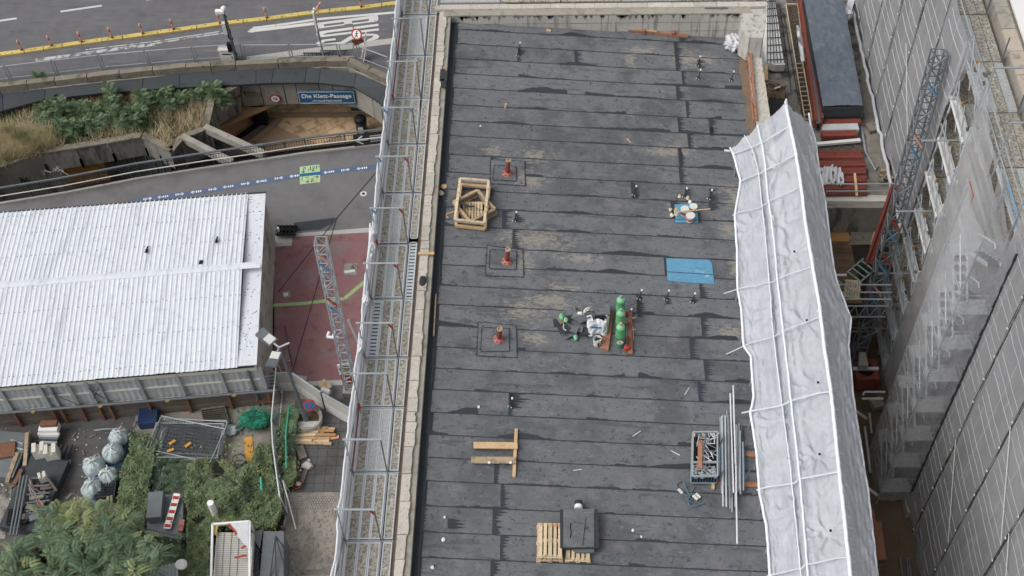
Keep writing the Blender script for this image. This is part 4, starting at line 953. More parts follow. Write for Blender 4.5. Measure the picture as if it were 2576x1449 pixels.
# ================================================================== SHED WITH WHITE CORRUGATED ROOF
A_, B_ = at('D', 668, 484, -16), at('D', 671, 914, -16)
dl = (at('D', 0, 540, -16) - A_).normalized(); dl = (dl + (at('D', 0, 964, -16) - B_).normalized()).normalized()
nn_ = Vector((dl.y, -dl.x, 0)); nn_ = nn_ if nn_.y < 0 else -nn_
WD = (B_ - A_).length; LT = 24.0
sh = thing('site_shed', 'long site shed with white corrugated roof and grey panelled side', 'shed', (A_ + B_) / 2 + dl * 8 + Vector((0, 0, -4)))
def sp_(u, v, z=0): return A_ + dl * u + nn_ * v + Vector((0, 0, z))      # u to the left, v towards the camera
MB().prism([sp_(.12, .2, -.12), sp_(LT, .2, -.12), sp_(LT, WD - .3, -.12), sp_(.12, WD - .3, -.12)], .1).build('ceiling', MT['galv_dark'], sh)
MB().prism([sp_(.12, .2, -.2), sp_(.3, .2, -.2), sp_(.3, WD - .35, -.2), sp_(.12, WD - .35, -.2)], 3.8).build('gable_wall', MT['concrete'], sh)
MB().prism([sp_(.3, .2, -.2), sp_(LT, .2, -.2), sp_(LT, .4, -.2), sp_(.3, .4, -.2)], 3.8).build('rear_wall', MT['concrete'], sh)
roof = MB().prism([sp_(0, 0, -.02), sp_(.95, 0, -.02), sp_(.95, WD, -.02), sp_(0, WD, -.02)], .04).build('roof', MT['shed_roof'], sh)
VR = WD * .47
def rz2(v): return .34 * (1 - abs(v - VR) / (VR if v < VR else WD - VR))
pitch = .25; ribs = 4; cnt = int((LT - .95) / (pitch * ribs))
prof = [(0, 0), (.07, 0), (.10, .018), (.125, .028), (.155, .028), (.18, .018), (.205, 0)]
def corr(u0, v0, v1, wob=0):
    m = MB(); us = [u0 + k * pitch + a for k in range(ribs) for a, _ in prof] + [u0 + pitch * ribs + .03]; hs_ = [h for k in range(ribs) for _, h in prof] + [0]
    b0 = 0
    for v in (v0, v1): m.v += [tuple(sp_(u, v, rz2(v) + h + .004 + wob)) for u, h in zip(us, hs_)]
    n = len(us); m.f = [(k, n + k, n + k + 1, k + 1) for k in range(n - 1)]; return m
for k in range(cnt):
    u0 = .95 + k * pitch * ribs
    corr(u0, -.06 + rng.uniform(-.02, .02), VR, .003 * (k % 2)).build('roof_sheet', MT['shed_roof'], roof)
    corr(u0, VR, WD + .1 + rng.uniform(-.02, .02), .003 * (k % 2)).build('roof_sheet', MT['shed_roof'], roof)
cap = MB()
for s in (-1, 1): cap.add([sp_(0, VR, .405), sp_(LT, VR, .405), sp_(LT, VR + s * .2, .375), sp_(0, VR + s * .2, .375)], [(0, 1, 2, 3)])
cap.bar(sp_(0, VR + .2, .36), sp_(LT, VR + .2, .36), .03, .03); cap.build('ridge_cap', MT['shed_roof'], roof)
sc_ = MB()
for v in (VR * .32, VR * .64, VR + (WD - VR) * .3, VR + (WD - VR) * .62, VR + (WD - VR) * .93, .35):
    u = 1.0
    while u < 17.5: sc_.box(sp_(u + rng.uniform(-.04, .04), v + rng.uniform(-.02, .02), rz2(v) + .02), (.04, .03, .03)); u += pitch * (1 if rng.random() < .7 else 2)
for _ in range(120): u, v = rng.uniform(.1, 16), rng.uniform(.1, WD - .1); sc_.box(sp_(u, v, rz2(v) + .012), (.025, .03, .02), rng.random())
for _ in range(60): sc_.box(sp_(rng.uniform(.1, .9), rng.uniform(.2, WD - .1), -.012), (.05, .05, .02))
sc_.build('screws', MT['galv_dark'], roof, kind='stuff')
for (x, y), lb in (((1420, 1195), 'black bird sitting on the white shed roof, left of two'), ((2095, 1100), 'black bird sitting on the white shed roof near its far half')):
    p = at('C', x, y, -15.75); t = thing('bird', lb, 'bird', p, group='birds on the shed roof')
    MB().blob(p + Vector((0, 0, .09)), (.07, .16, .08), 10, 7, .1).blob(p + Vector((.0, -.15, .15)), .05, 8, 6).bar(p + Vector((0, .1, .1)), p + Vector((0, .3, .08)), .08, .02).build('body', MT['black'], t, True)
p = at('C', 1943, 1302, -15.7); MB().box(p + Vector((0, 0, .03)), (.2, .26, .06)).build('roof_vent', MT['black'], label='small black square vent on the white shed roof', cat='vent')
MB().bar(sp_(-.02, 0, -.05), sp_(LT, -.05, -.05), .08, .16).build('rear_gutter', MT['charcoal'], sh)
# panelled side below the near eave
fv = WD - .28
def fs(u, z, off=0): return sp_(u, fv + off, z)
for z0, z1, off, mt2, nm in ((-.36, -.52, .16, 'cream', 'fascia_board'), (-.55, -.72, .13, 'cream', 'fascia_board'), (-2.62, -2.74, .1, 'cream', 'sill'), (-2.74, -3.5, .02, 'brown_wall', 'base_wall'), (-3.52, -4.0, .06, 'brown_wall', 'base_wall')):
    MB().prism([fs(.1, z0, off), fs(LT, z0, off), fs(LT, z0, off - .1), fs(.1, z0, off - .1)], z0 - z1).build(nm, MT[mt2], sh)
MB().tube(fs(-.6, -2.5, .22), fs(LT, -2.52, .22), .085, 10).build('pipe', MT['galv_dark'], sh)
MB().tube(fs(.2, -.28, .2), fs(LT, -.28, .2), .05).build('gutter', MT['charcoal'], sh)
px = [20, 490, 600, 840, 1060, 1190, 1670, 2150]
def u_of(k, x, y, z): q = at(k, x, y, A_.z + z); return (q - A_).dot(dl)
us = [u_of('E', x, 545 - x * .078, -.9) for x in px] + [u_of('G', 215, 690, -.9), u_of('G', 690, 600, -.6)] + [u_of('E', 20, 540, -.9) + 2.2 * k for k in range(1, 4)]
us = sorted(us)
for u in us:
    MB().bar(fs(u, -.55, .1), fs(u, -2.75, .1), .14, .12).build('post', MT['galv'], sh)
    MB().bar(fs(u, -2.75, .14), fs(u, -3.95, .14), .14, .12).build('post_foot', MT['rust'], sh)
us = [.15] + us
for a, b_ in zip(us, us[1:]):
    for z0, z1 in ((-.72, -1.6), (-1.66, -2.62)):
        n = max(2, int((b_ - a) / .16)); m = MB(); pts = []
        for k in range(n + 1): pts.append((a + .06 + (b_ - a - .12) * k / n, .03 * (k % 2)))
        m.v = [tuple(fs(u, z0, o)) for u, o in pts] + [tuple(fs(u, z1, o)) for u, o in pts]; m.f = [(k, n + 1 + k, n + 2 + k, k + 1) for k in range(n)]
        m.build('wall_sheet', MT['shed_sheet'], sh)
MB().prism([fs(.1, -1.58, .06), fs(LT, -1.58, .06), fs(LT, -1.58, 0), fs(.1, -1.58, 0)], .1).build('girt', MT['cream'], sh)
m = MB()
for a, b_ in (((us[5], -1.0), (us[6], -2.0)), ((us[5], -2.1), (us[6], -1.0)), ((us[7], -2.4), (us[8], -1.2))): m.tube(fs(a[0], a[1], .17), fs(b_[0], b_[1], .17), .018, 5)
m.build('brace_wires', MT['charcoal'], sh, kind='stuff')
m = MB()
for k in range(4): u = 1.5 + k * 3.4; m.bar(fs(u, -2.4, .31), fs(u + .18, -2.6, .31), .02, .14)
m.build('warning_labels', MT['yellow'], sh, kind='stuff')
cb = [fs(u, -3.95 - .25 * math.sin(u * 1.1) ** 2, .75) for u in [LT * k / 60 for k in range(61)]]
MB().path(cb, .045, 6).build('slack_cable', MT['galv'], label='thick grey cable drooping along the foot of the shed side', cat='cable')
MB().path([c_ + Vector((.1, -.12 + .1 * math.sin(k), -.05)) for k, c_ in enumerate(cb[10:52])], .02, 5).build('thin_cable', MT['offwhite'], label='thin pale cable running beside the thick grey one', cat='cable')
p0 = at('G', 695, 1030, Sz); MB().tube(p0, p0 + Vector((0, 0, 3.9)), .09, 8).build('drain_pipe', MT['galv_dark'], label='grey steel post standing at the shed corner', cat='post')
m = MB(); q = at('G', 820, 790, Sz + .6)
for k in range(4): m.tube(at('G', 690, 690 + k * 38, Sz + 2.0 - k * .35), at('G', 930, 660 + k * 42, Sz + 1.4 - k * .3), .03, 5)
m.build('corner_rails', MT['galv'], label='grey rails fixed between the shed corner and the mesh fence', cat='railing')

# ================================================================== RED PAVING, HOIST MAST, LAMP
RZ = Sz + .008
red = [at(*p, RZ) for p in (('d', 352, 1245), ('d', 540, 1225), ('d', 545, 1138), ('d', 1345, 1092), ('D', 1010, 580), ('D', 1000, 958), ('G', 1790, 718), ('G', 1255, 735), ('G', 1260, 672), ('G', 850, 610), ('G', 845, 0))]
MB().prism(red, .01).build('red_paving', MT['redpave'], kind='structure')
for pts in ((('d', 365, 1112), ('d', 545, 1100), ('d', 545, 1138), ('d', 540, 1228), ('d', 365, 1240)), (('d', 590, 1100), ('d', 1430, 1035), ('d', 1430, 1085), ('d', 545, 1136), ('d', 545, 1105)), (('G', 1262, 740), ('G', 1800, 718), ('G', 1800, 782), ('G', 1262, 795)), (('G', 850, 620), ('G', 1260, 680), ('G', 1250, 740), ('G', 980, 760), ('G', 900, 720))):
    a = [at(*p, RZ + .006) for p in pts]; MB().prism(a, .012).build('kerb_slab', MT['terrazzo'], label=None, kind='structure')
MB().prism([at('D', 688, 588, RZ), at('D', 690, 585, RZ), at('D', 690, 935, RZ), at('D', 668, 940, RZ), at('D', 668, 590, RZ)], .01).build('concrete_strip', MT['concrete'], kind='structure')
line_strip([at('D', x, y, RZ + .006) for x, y in ((640, 771), (765, 763), (866, 751), (940, 690))], .22, RZ + .006, .006).build('green_line', MT['green_line'], label='pale green guide line bending across the red paving', cat='floor marking')
jl = MB()
for pts in ((('D', 966, 410), ('d', 1010, 940), ('D', 700, 735)), (('d', 1010, 940), ('G', 1085, 620)), (('D', 716, 820), ('D', 735, 920))):
    q = [at(*p, RZ + .012) for p in pts]
    for a, b_ in zip(q, q[1:]): jl.bar(a, b_, .05, .006)
jl.build('expansion_joint', MT['charcoal'], kind='structure')
MB().prism([at('d', 560, 990, RZ), at('d', 1000, 935, RZ), at('d', 960, 1000, RZ), at('d', 840, 1060, RZ), at('d', 560, 1080, RZ)], .006).build('asphalt_patch', MT['bitumen'], kind='structure')
for (k, x, y), w, lb in ((('D', 882, 677), .75, 'square grey cover on the red paving with a bent pale plate'), (('D', 721, 741), .45, 'small square frame cover on the red paving beside the shed')):
    t = thing('paving_cover', lb, 'cover', at(k, x, y, RZ + .012)); MB().box(at(k, x, y, RZ + .012), (w, w * 1.1, .012), .3 if w < .5 else 0).build('plate', MT['concrete_dark'], t)
    MB().box(at(k, x - 2, y + 6 if w > .5 else y, RZ + .04), (.6, .18, .05) if w > .5 else (.25, .25, .02), .2).build('bent_plate', MT['offwhite'], t)
def lattice(name, label, p, q, w, r, bay, mt2, cat='mast', odd=None, face=None):
    t = thing(name, label, cat, p); ax = (q - p).normalized(); s = ax.cross(Vector(face or (0, 1, 0))).normalized(); u = s.cross(ax).normalized()
    ch = [s * w / 2 + u * w / 2, s * -w / 2 + u * w / 2, s * -w / 2 - u * w / 2, s * w / 2 - u * w / 2]
    for c_ in ch: MB().tube(p + c_, q + c_, r, 6).build('chord', MT[mt2], t)
    n = int((q - p).length / bay)
    for k in range(n):
        a, b_ = p.lerp(q, k / n), p.lerp(q, (k + 1) / n); m = MB()
        for i in range(4): m.tube(b_ + ch[i], b_ + ch[(i + 1) % 4], r * .6, 5); m.tube((a if k % 2 else b_) + ch[i], (b_ if k % 2 else a) + ch[(i + 1) % 4], r * .6, 5)
        m.build('lattice_bay', MT[mt2], t)
        if odd and k in odd: MB().bar(a + (ch[2] + ch[3]) / 2 + (ch[2] - ch[3]) * .45, b_ + (ch[2] + ch[3]) / 2 + (ch[3] - ch[2]) * .45, r * 2.2, r * 1.2).build('coloured_brace', MT[odd[k]], t)
    return t
bs = at('D', 886, 985, Sz)
best = min((at('D', 806, 606, z) for z in [-14 + .05 * i for i in range(160)]), key=lambda v: (v.x - bs.x) ** 2 + (v.y - bs.y) ** 2)
lattice('hoist_mast', 'tall lattice hoist mast in grey steel with orange and blue bracing on the red paving', bs, Vector((best.x, best.y, best.z)), .5, .04, .62, 'galv', odd={17: 'orange', 16: 'blue', 12: 'red', 11: 'blue'})
MB().box(bs + Vector((0, 0, .25)), (.8, .9, .5)).build('mast_base', MT['concrete'], label='concrete base block under the hoist mast', cat='base block')
MB().tube(at('D', 876, 805, -13), at('D', 913, 888, -15), .06).build('raking_tube', MT['galv'], label='grey raking tube beside the hoist mast', cat='tube')
t = thing('tube_bracket', 'pale E shaped tube bracket fixed to the hoist mast', 'bracket', at('G', 1580, 190, -15)); m = MB()
m.tube(at('G', 1505, 205, -15), at('G', 1640, 212, -15), .075).tube(at('G', 1525, 145, -15), at('G', 1505, 208, -15), .075).tube(at('G', 1590, 148, -15), at('G', 1575, 208, -15), .075).build('tube', MT['white_tube'], t)
# stop sign board
p = at('G', 1790, 830, Sz); t = thing('stop_board', 'white and red stop board with round green and yellow emblem beside the hoist mast', 'sign', p)
a, b_, w = at('G', 1720, 590, Sz + 2.0), at('G', 1790, 830, Sz + .1), .62
ang_ = Vector((.9, .3, 0)).normalized()
MB().box(p + Vector((-.1, 0, .75)), (.5, .06, 1.3), .2).build('red_board', MT['red'], t)
bd2 = MB().box(p + Vector((-.1, 0, 1.85)), (.66, .06, .85), .2).build('white_board', MT['white'], t)
Mx = Matrix.Rotation(.2, 3, 'Z') @ Matrix.Rotation(R(90), 3, 'X'); c_ = p + Vector((-.1, 0, 1.9))
MB().lathe([(.26, .032), (.26, .04)], 18, c_, Mx).build('green_ring', MT['leaf_dark'], bd2); MB().lathe([(.19, .041), (.19, .048)], 18, c_, Mx).build('yellow_face', MT['yellow'], bd2)
text('H', c_ + Vector((.012, -.055, 0)), .26, 'leaf_dark', bd2, (R(90), 0, .2))
m = MB()
for k in range(3): m.box(p + Vector((-.1, -.04, .35 + k * .35)), (.4, .02, .12), .2)
m.build('white_print', MT['white'], t)
# black stacked fence feet by the shed corner
t = thing('fence_feet', 'stack of black plastic fence feet with white tag by the shed corner', 'fence feet', at('d', 480, 1080, Sz))
for k in range(3):
    m = MB(); 
    for j in range(5): m.box(at('d', 400 + j * 42, 1070, Sz + .1 + k * .12), (.06, .75, .1))
    for j in range(3): m.box(at('d', 485, 1070, Sz + .1 + k * .12) + Vector((0, -.32 + .32 * j, 0)), (1.2, .07, .1))
    m.build('fence_foot', MT['black'], t)
MB().box(at('d', 400, 1060, Sz + .5), (.1, .14, .3)).build('tag', MT['white'], t)
# street lamp
bs = at('G', 1250, 1195, Sz + .55)
best = min((at('G', 925, 330, z) for z in [-19 + .05 * i for i in range(220)]), key=lambda v: (v.x - bs.x) ** 2 + (v.y - bs.y) ** 2)
tp = Vector((bs.x, bs.y, best.z)); tp2 = at('G', 925, 330, best.z)
t = thing('street_lamp', 'tall grey street lamp with two rectangular heads standing in the round planter', 'street lamp', bs)
MB().path([bs, bs.lerp(tp2, .1), bs.lerp(tp2, .12), tp2], [.16, .14, .1, .07], 10).build('pole', MT['galv_dark'], t)
for (x, y), head in (((765, 205), 1), ((860, 480), 1), ((1050, 275), 0)):
    e = at('G', x, y, tp2.z + .15); d = (e - tp2).normalized(); MB().tube(tp2, e - d * (.3 if head else 0), .05).build('arm', MT['galv'], t)
    if head:
        h = MB().bar(e - d * .5, e + d * .45, .52, .14).build('lamp_head', MT['galv_dark'], t); MB().bar(e - d * .45, e + d * .05, .44, .03).build('solar_cover', MT['offwhite'], h) if False else MB().bar(e - d * .46 + Vector((0, 0, .08)), e - d * .02 + Vector((0, 0, .08)), .42, .03).build('head_cover', MT['offwhite'], h)
m = MB()
for k in range(5): c_ = bs.lerp(tp2, .93 - k * .03); m.tube(c_, c_ + Vector((.28, .05, .05)), .02, 5)
m.build('pole_brackets', MT['galv_dark'], t)
pc = at('G', 1280, 1185, Sz + .5); t = thing('round_planter', 'round concrete planter with soil under the street lamp', 'planter', Vector((pc.x, pc.y, Sz)))
MB().lathe([(.66, 0), (.72, .6), (.64, .6), (.6, .45)], 24, Vector((pc.x, pc.y, Sz))).build('bowl', MT['concrete'], t, True)
MB().lathe([(.63, .44), (.05, .5)], 16, Vector((pc.x, pc.y, Sz))).build('soil', MT['soil'], t)
c_ = at('G', 1290, 1030, Sz + 1.0); t = thing('no_stopping_sign', 'round blue no stopping sign with red rim behind the planter', 'sign', c_); Mx = Matrix.Rotation(R(55), 3, 'X')
MB().lathe([(.34, -.02), (.34, .02)], 20, c_, Mx).build('disc', MT['red'], t); MB().lathe([(.27, .021), (.27, .028)], 20, c_, Mx).build('face', MT['sign_blue'], t)
MB().box(c_ + Mx @ Vector((0, 0, .03)), (.07, .5, .012), M=Mx).build('red_bar', MT['red'], t)
MB().tube(Vector((c_.x, c_.y + .02, Sz)), c_, .03).build('post', MT['galv'], t)
# hoarding panels
hd = thing('hoarding', 'row of pale grey hoarding panels between red paving and planter', 'hoarding', at('G', 1400, 1000, Sz))
hb = [at(*p, Sz) for p in (('G', 930, 858), ('G', 1130, 850), ('G', 1490, 1095), ('G', 1830, 1285))]
for a, b_ in zip(hb, hb[1:]):
    d = (b_ - a).normalized()
    for z in (.42, 1.23): MB().bar(a + d * .04 + Vector((0, 0, z)), b_ - d * .04 + Vector((0, 0, z)), .06, .8).build('panel', MT['offwhite' if z < 1 else 'terrazzo'], hd)
    MB().bar(b_, b_ + Vector((0, 0, 1.7)), .1, .1).build('post', MT['charcoal'], hd)
    MB().bar(a + Vector((0, 0, 1.66)), b_ + Vector((0, 0, 1.66)), .09, .05).build('top_rail', MT['galv'], hd)
t = thing('folded_board', 'folded wooden board with white roll behind the hoarding', 'board', at('G', 1490, 840, Sz))
MB().bar(at('G', 1420, 745, Sz + .5), at('G', 1520, 840, Sz + .5), .5, .04).build('board', MT['wood_old'], t); MB().tube(at('G', 1440, 840, Sz + .4), at('G', 1535, 880, Sz + .4), .16, 10).build('white_roll', MT['white'], t)

# ================================================================== YARD BELOW THE SHED
YZ = Sz + .008
MB().prism([at(*p, YZ) for p in (('D', -200, 1000), ('D', 340, 1010), ('D', 340, 1460), ('D', -200, 1500))], .012).build('yard', MT['yard_asphalt'], kind='structure')
MB().prism([at(*p, YZ) for p in (('D', 340, 1010), ('D', 700, 980), ('G', 1130, 858), ('G', 1490, 1100), ('D', 1000, 1105), ('D', 1000, 1560), ('D', 340, 1560))], .012).build('bare_earth', MT['dirt'], kind='structure')
pv = MB(); o = at('H', 985, 590, YZ); e1 = (at('H', 1480, 585, YZ) - o); L1 = e1.length; e1.normalize(); e2 = Vector((-e1.y, e1.x, 0)); PVD = thing('slab_paving', 'grey concrete slab paving between mesh fence and scaffold', 'paving', o)
for i in range(8):
    for j in range(11):
        MB().box(o + e1 * (.25 + i * .5 - .6) + e2 * (.4 + j * .5) + Vector((0, 0, rng.uniform(.012, .022))), (.48, .48, .04), math.atan2(e1.y, e1.x)).build('paving_slab', MT['yard_asphalt'], PVD)
st_ = MB()
for i in range(36):
    for j in range(6): st_.blob(at('H', 950, 660, YZ) + e1 * (i * .125 - .1 + .06 * (j % 2)) + e2 * (j * .125 - .3) + Vector((0, 0, .01)), (.06, .055, .04), 6, 4, .2, 2, i * 7 + j)
st_.build('cobbles', MT['concrete'], PVD, True, kind='stuff')
rb_ = MB()
for _ in range(500):
    q = at('H', rng.uniform(920, 1500), rng.uniform(720, 1449), YZ); s = abs(rng.gauss(0, .03)) + .02; rb_.blob(q, (s, s, s * .7), 5, 4, .5, 2, rng.random() * 99)
rb_.build('rubble', MT['dirt'], kind='stuff')
MB().prism([at('H', 1040, 1382, YZ + .012), at('H', 1370, 1378, YZ + .012), at('H', 1370, 1430, YZ + .012), at('H', 1040, 1436, YZ + .012)], .02).build('buried_board', MT['wood_grey'], label='weathered board half buried in the bare earth', cat='board')
# big bags
def bag(k, x, y, s, label):
    p = at(k, x, y, Sz + .02); r3 = random.Random(int(x)); t = thing('big_bag', label, 'big bag', p, group='film wrapped bulk bags in the yard')
    def bagf(u, v):
        an = -.34 * math.pi + .84 * math.pi * v; cr = 1 + .10 * noise.noise(Vector((math.cos(6.2832 * u) * 2.2, math.sin(6.2832 * u) * 2.2, v * 4 + x))) + .05 * noise.noise(Vector((math.cos(6.2832 * u) * 7, math.sin(6.2832 * u) * 7, v * 7 + y)))
        return p + Vector((math.cos(6.2832 * u) * math.cos(an) * .54 * s * cr, math.sin(6.2832 * u) * math.cos(an) * .54 * s * cr, max(0, (math.sin(an) + .876) * .56 * s * cr)))
    m = MB(); m.grid(bagf, 40, 18)
    m.build('bag', MT['bagfilm'], t, True)
    lp_ = MB(); q = p + Vector((0, 0, s * 1.06))
    for _ in range(4): a_ = r3.random() * 6.28; lp_.path([q, q + Vector((math.cos(a_) * .2, math.sin(a_) * .2, .06)), q + Vector((math.cos(a_ + .4) * .42, math.sin(a_ + .4) * .42, -.08))], .03, 5)
    lp_.build('lifting_strap', MT['offwhite'], t)
    MB().box(p + Vector((0, 0, .0)), (1.05, .95, .1), r3.random()).build('pallet', MT['pink' if int(x) % 2 else 'blue'], t)
bag('E', 1470, 1150, .95, 'film wrapped bulk bag nearest the shed, top of the bag group')
bag('E', 1400, 1350, 1.0, 'film wrapped bulk bag on a pink pallet, second from the shed')
bag('F', 1170, 190, 1.0, 'film wrapped bulk bag with grey rods leaning on it, left side of the group')
bag('F', 1350, 310, .95, 'film wrapped bulk bag beside the ivy, right side of the group')
bag('F', 1150, 460, .98, 'film wrapped bulk bag at the lower left of the group, above the tree')
m = MB()
for k in range(4): m.tube(at('F', 1015 + k * 25, 265 + k * 28, Sz + .9), at('F', 1140 + k * 30, 190 + k * 28, Sz + 1.0), .018, 5)
m.build('steel_rods', MT['galv'], label='bent grey steel rods leaning on a film wrapped bag', cat='steel rods')
def crate(k, x, y, d, mt2, name, label, cat, rz=0, group=None, z0=0.0, slat=.12):
    p = at(k, x, y, Sz + z0); t = thing(name, label, cat, p, rz, group); hx, hy, h = d[0] / 2, d[1] / 2, d[2]
    MB().box((0, 0, .04), (d[0], d[1], .05)).build('base', MT[mt2], t, local=True)
    for s in (-1, 1):
        MB().box((s * hx, 0, h / 2), (.05, d[1], h)).build('side', MT[mt2], t, local=True); MB().box((0, s * hy, h / 2), (d[0] - .06, .05, h)).build('side', MT[mt2], t, local=True)
    g = MB(); n = int(d[0] / slat)
    for i in range(1, n): g.box((-hx + i * d[0] / n, 0, h), (.03, d[1], .03))
    n = int(d[1] / slat)
    for i in range(1, n): g.box((0, -hy + i * d[1] / n, h), (d[0], .03, .03))
    g.build('grid', MT[mt2], t, local=True, kind='stuff'); return t
crate('F', 1320, 470, (.95, .95, .7), 'charcoal', 'mesh_crate', 'black mesh crate beside the bags at the ivy edge', 'crate', .1)
crate('E', 1815, 880, (.9, 1.1, .6), 'bluebag', 'mesh_crate', 'blue mesh crate tucked under the shed side', 'crate', .1)
crate('F', 270, 810, (.95, .8, .8), 'charcoal', 'mesh_crate', 'black mesh crate with white clips left of the tree', 'crate', .1)
crate('F', 520, 150, (1.0, .8, .12), 'ply', 'grid_panel', 'yellow brown grid panel on the asphalt yard', 'grid panel', -.2, None, .02)
crate('F', 420, 140, (.8, 1.6, .5), 'bluebag', 'mesh_crate', 'blue grey wire crate left of the yellow grid panel', 'crate', -.1)
# cream insulation blocks
def block(k, x, y, z, label, rz=.25, s=1):
    p = at(k, x, y, Sz + z); t = thing('notched_block', label, 'block', p, rz, 'cream notched blocks')
    m = MB(); m.box((0, 0, .35 * s), (.62 * s, .55 * s, .7 * s)).build('block_body', MT['cream'], t, local=True)
    MB().box((-.2 * s, 0, .8 * s), (.2 * s, .55 * s, .2 * s)).box((.2 * s, 0, .8 * s), (.2 * s, .55 * s, .2 * s)).build('notch_ribs', MT['cream'], t, local=True)
block('E', 520, 1320, .35, 'cream notched block on the dark pallet, left of the pair'); block('E', 660, 1340, .35, 'cream notched block on the dark pallet, right of the pair')
block('F', 540, 290, .7, 'small cream notched block standing alone near the brown panel', .4, .6)
t = thing('dark_pallet', 'dark steel pallet carrying the two cream blocks', 'pallet', at('E', 620, 1380, Sz))
for k in range(6): MB().bar(at('E', 480 + k * 62, 1390 - k * 2, Sz + .25), at('E', 560 + k * 62, 1180, Sz + .25), .1, .1).build('pallet_bar', MT['steel_dark'], t)
for k in range(2): MB().bar(at('E', 490, 1370 + k * 20, Sz + .1), at('E', 860, 1390 + k * 20, Sz + .1), .14, .16).build('pallet_runner', MT['galv_dark'], t)
MB().bar(at('F', 590, 290, Sz + .7), at('F', 690, 440, Sz + .4), .12, .9).build('leaning_board', MT['brown_wall'], label='upright brown grey panel leaning at the yard rack', cat='panel')
# steel racks along the left edge
rk = thing('steel_rack', 'dark steel storage rack with long tubes at the left edge of the yard', 'rack', at('F', 300, 500, Sz))
for k in range(5): MB().tube(at('F', 310, 270 + k * 100, Sz + .8), at('F', 600, 265 + k * 90, Sz + .8), .05, 6).build('rack_rail', MT['galv_dark'], rk)
for x in (250, 290, 330): MB().tube(at('F', x, 240, Sz + .9), at('F', x - 130, 960, Sz + .9), .06, 6).build('long_tube', MT['galv_dark'], rk)
MB().tube(at('F', 370, 640, Sz + .7), at('F', 520, 640, Sz + .7), .05).tube(at('F', 370, 640, Sz + .7), at('F', 340, 740, Sz + .7), .05).build('bent_tube', MT['offwhite'], rk)
MB().box(at('F', 430, 480, Sz + .3), (2.0, 4.0, .5), -.15).build('rack_bed', MT['steel_dark'], rk)
r3 = random.Random(41)
for k in range(16):
    MB().box(at('F', r3.uniform(330, 600), r3.uniform(260, 800), Sz + .62 + .02 * k), (r3.uniform(.2, .7), r3.uniform(.1, .35), r3.uniform(.08, .2)), r3.uniform(-.6, .6)).build('stored_piece', MT[('rust', 'wood_grey', 'galv_dark', 'steel_dark', 'brown_wall', 'charcoal')[k % 6]], rk)
for k in range(9): MB().tube(at('F', r3.uniform(280, 380), r3.uniform(260, 420), Sz + .85), at('F', r3.uniform(420, 620), r3.uniform(420, 760), Sz + .8), .025, 5).build('stored_rod', MT[('galv', 'rust', 'galv_dark')[k % 3]], rk)
for k, (a, b_, w, mt2, lb) in enumerate(((('E', 335, 1050), ('E', 305, 1449), .18, 'wood_old', 'orange brown beam standing on edge at the yard left'), (('E', 215, 1290), ('F', 90, 330), .2, 'wood_old', 'pale brown beam lying at the left picture edge'), (('F', 270, 170), ('F', 180, 350), .2, 'rust', 'short brown beam beside the pale brown one'))):
    MB().bar(at(*a, Sz + .6), at(*b_, Sz + .5), w, .25).build('timber_beam', MT[mt2], label=lb, cat='beam', group='beams at the yard left')
t = thing('skip', 'grey open skip at the left picture edge holding scrap', 'skip', at('E', 50, 1330, Sz))
MB().box(at('E', 70, 1330, Sz + .3), (1.9, 2.6, .6), -.1).build('tub', MT['galv_dark'], t); MB().box(at('E', 40, 1260, Sz + .65), (1.2, .9, .2), .2).build('scrap', MT['rust'], t)
for k in range(4): MB().bar(at('E', -20, 1080 + k * 40, Sz + .5), at('E', 280, 1180 + k * 35, Sz + .6), .1, .1).build('steel_bar', MT['galv_dark' if k % 2 else 'galv'], label='grey steel arm lying over the skip end, %s' % ('uppermost', 'second from top', 'third from top', 'lowest')[k], cat='steel arm', group='steel arms at the skip')
MB().prism([at(*p, YZ + .02) for p in (('F', -300, 260), ('F', 150, 360), ('F', 60, 1000), ('F', -300, 1000))], .03).build('kerb_path', MT['concrete_dark'], kind='structure')
t = thing('white_box', 'white and orange box under the shed cable', 'box', at('E', 600, 1000, Sz)); MB().bar(at('E', 485, 985, Sz + .6), at('E', 710, 985, Sz + .6), .5, .35).build('lower_box', MT['white'], t); MB().bar(at('E', 490, 935, Sz + .9), at('E', 690, 925, Sz + .9), .3, .2).build('orange_top', MT['rust'], t)
for k in range(5):
    MB().bar(at('E', 460 + 10 * k, 1050 + k * 26, Sz + .4), at('E', 720 - 8 * k, 1060 + k * 26, Sz + .45), .16, .12).build('scrap_profile', MT[('cream', 'galv', 'galv_dark', 'steel_dark', 'galv')[k]], label='metal profile stacked behind the cream blocks, %s from the top' % ('first', 'second', 'third', 'fourth', 'fifth')[k], cat='metal profile', group='profiles behind the cream blocks')
# stacked mesh panels
def mesh_panel(t, c, w, h, rz, z, mt2='galv_dark', tilt=0):
    Mx = Matrix.Rotation(rz, 3, 'Z') @ Matrix.Rotation(tilt, 3, 'X'); f = MB(); g = MB(); c = Vector(c) + Vector((0, 0, z))
    def P_(x, y): return c + Mx @ Vector((x, y, 0))
    for a, b_ in (((-w / 2, -h / 2), (w / 2, -h / 2)), ((w / 2, -h / 2), (w / 2, h / 2)), ((w / 2, h / 2), (-w / 2, h / 2)), ((-w / 2, h / 2), (-w / 2, -h / 2))): f.tube(P_(*a), P_(*b_), .028, 5)
    fr = f.build('panel_frame', MT['galv'], t)
    n = int(w / .16)
    for k in range(1, n): g.bar(P_(-w / 2 + w * k / n, -h / 2), P_(-w / 2 + w * k / n, h / 2), .012, .012)
    n = int(h / .2)
    for k in range(1, n): g.bar(P_(-w / 2, -h / 2 + h * k / n), P_(w / 2, -h / 2 + h * k / n), .012, .012)
    g.build('wire_mesh', MT[mt2], fr, kind='stuff')
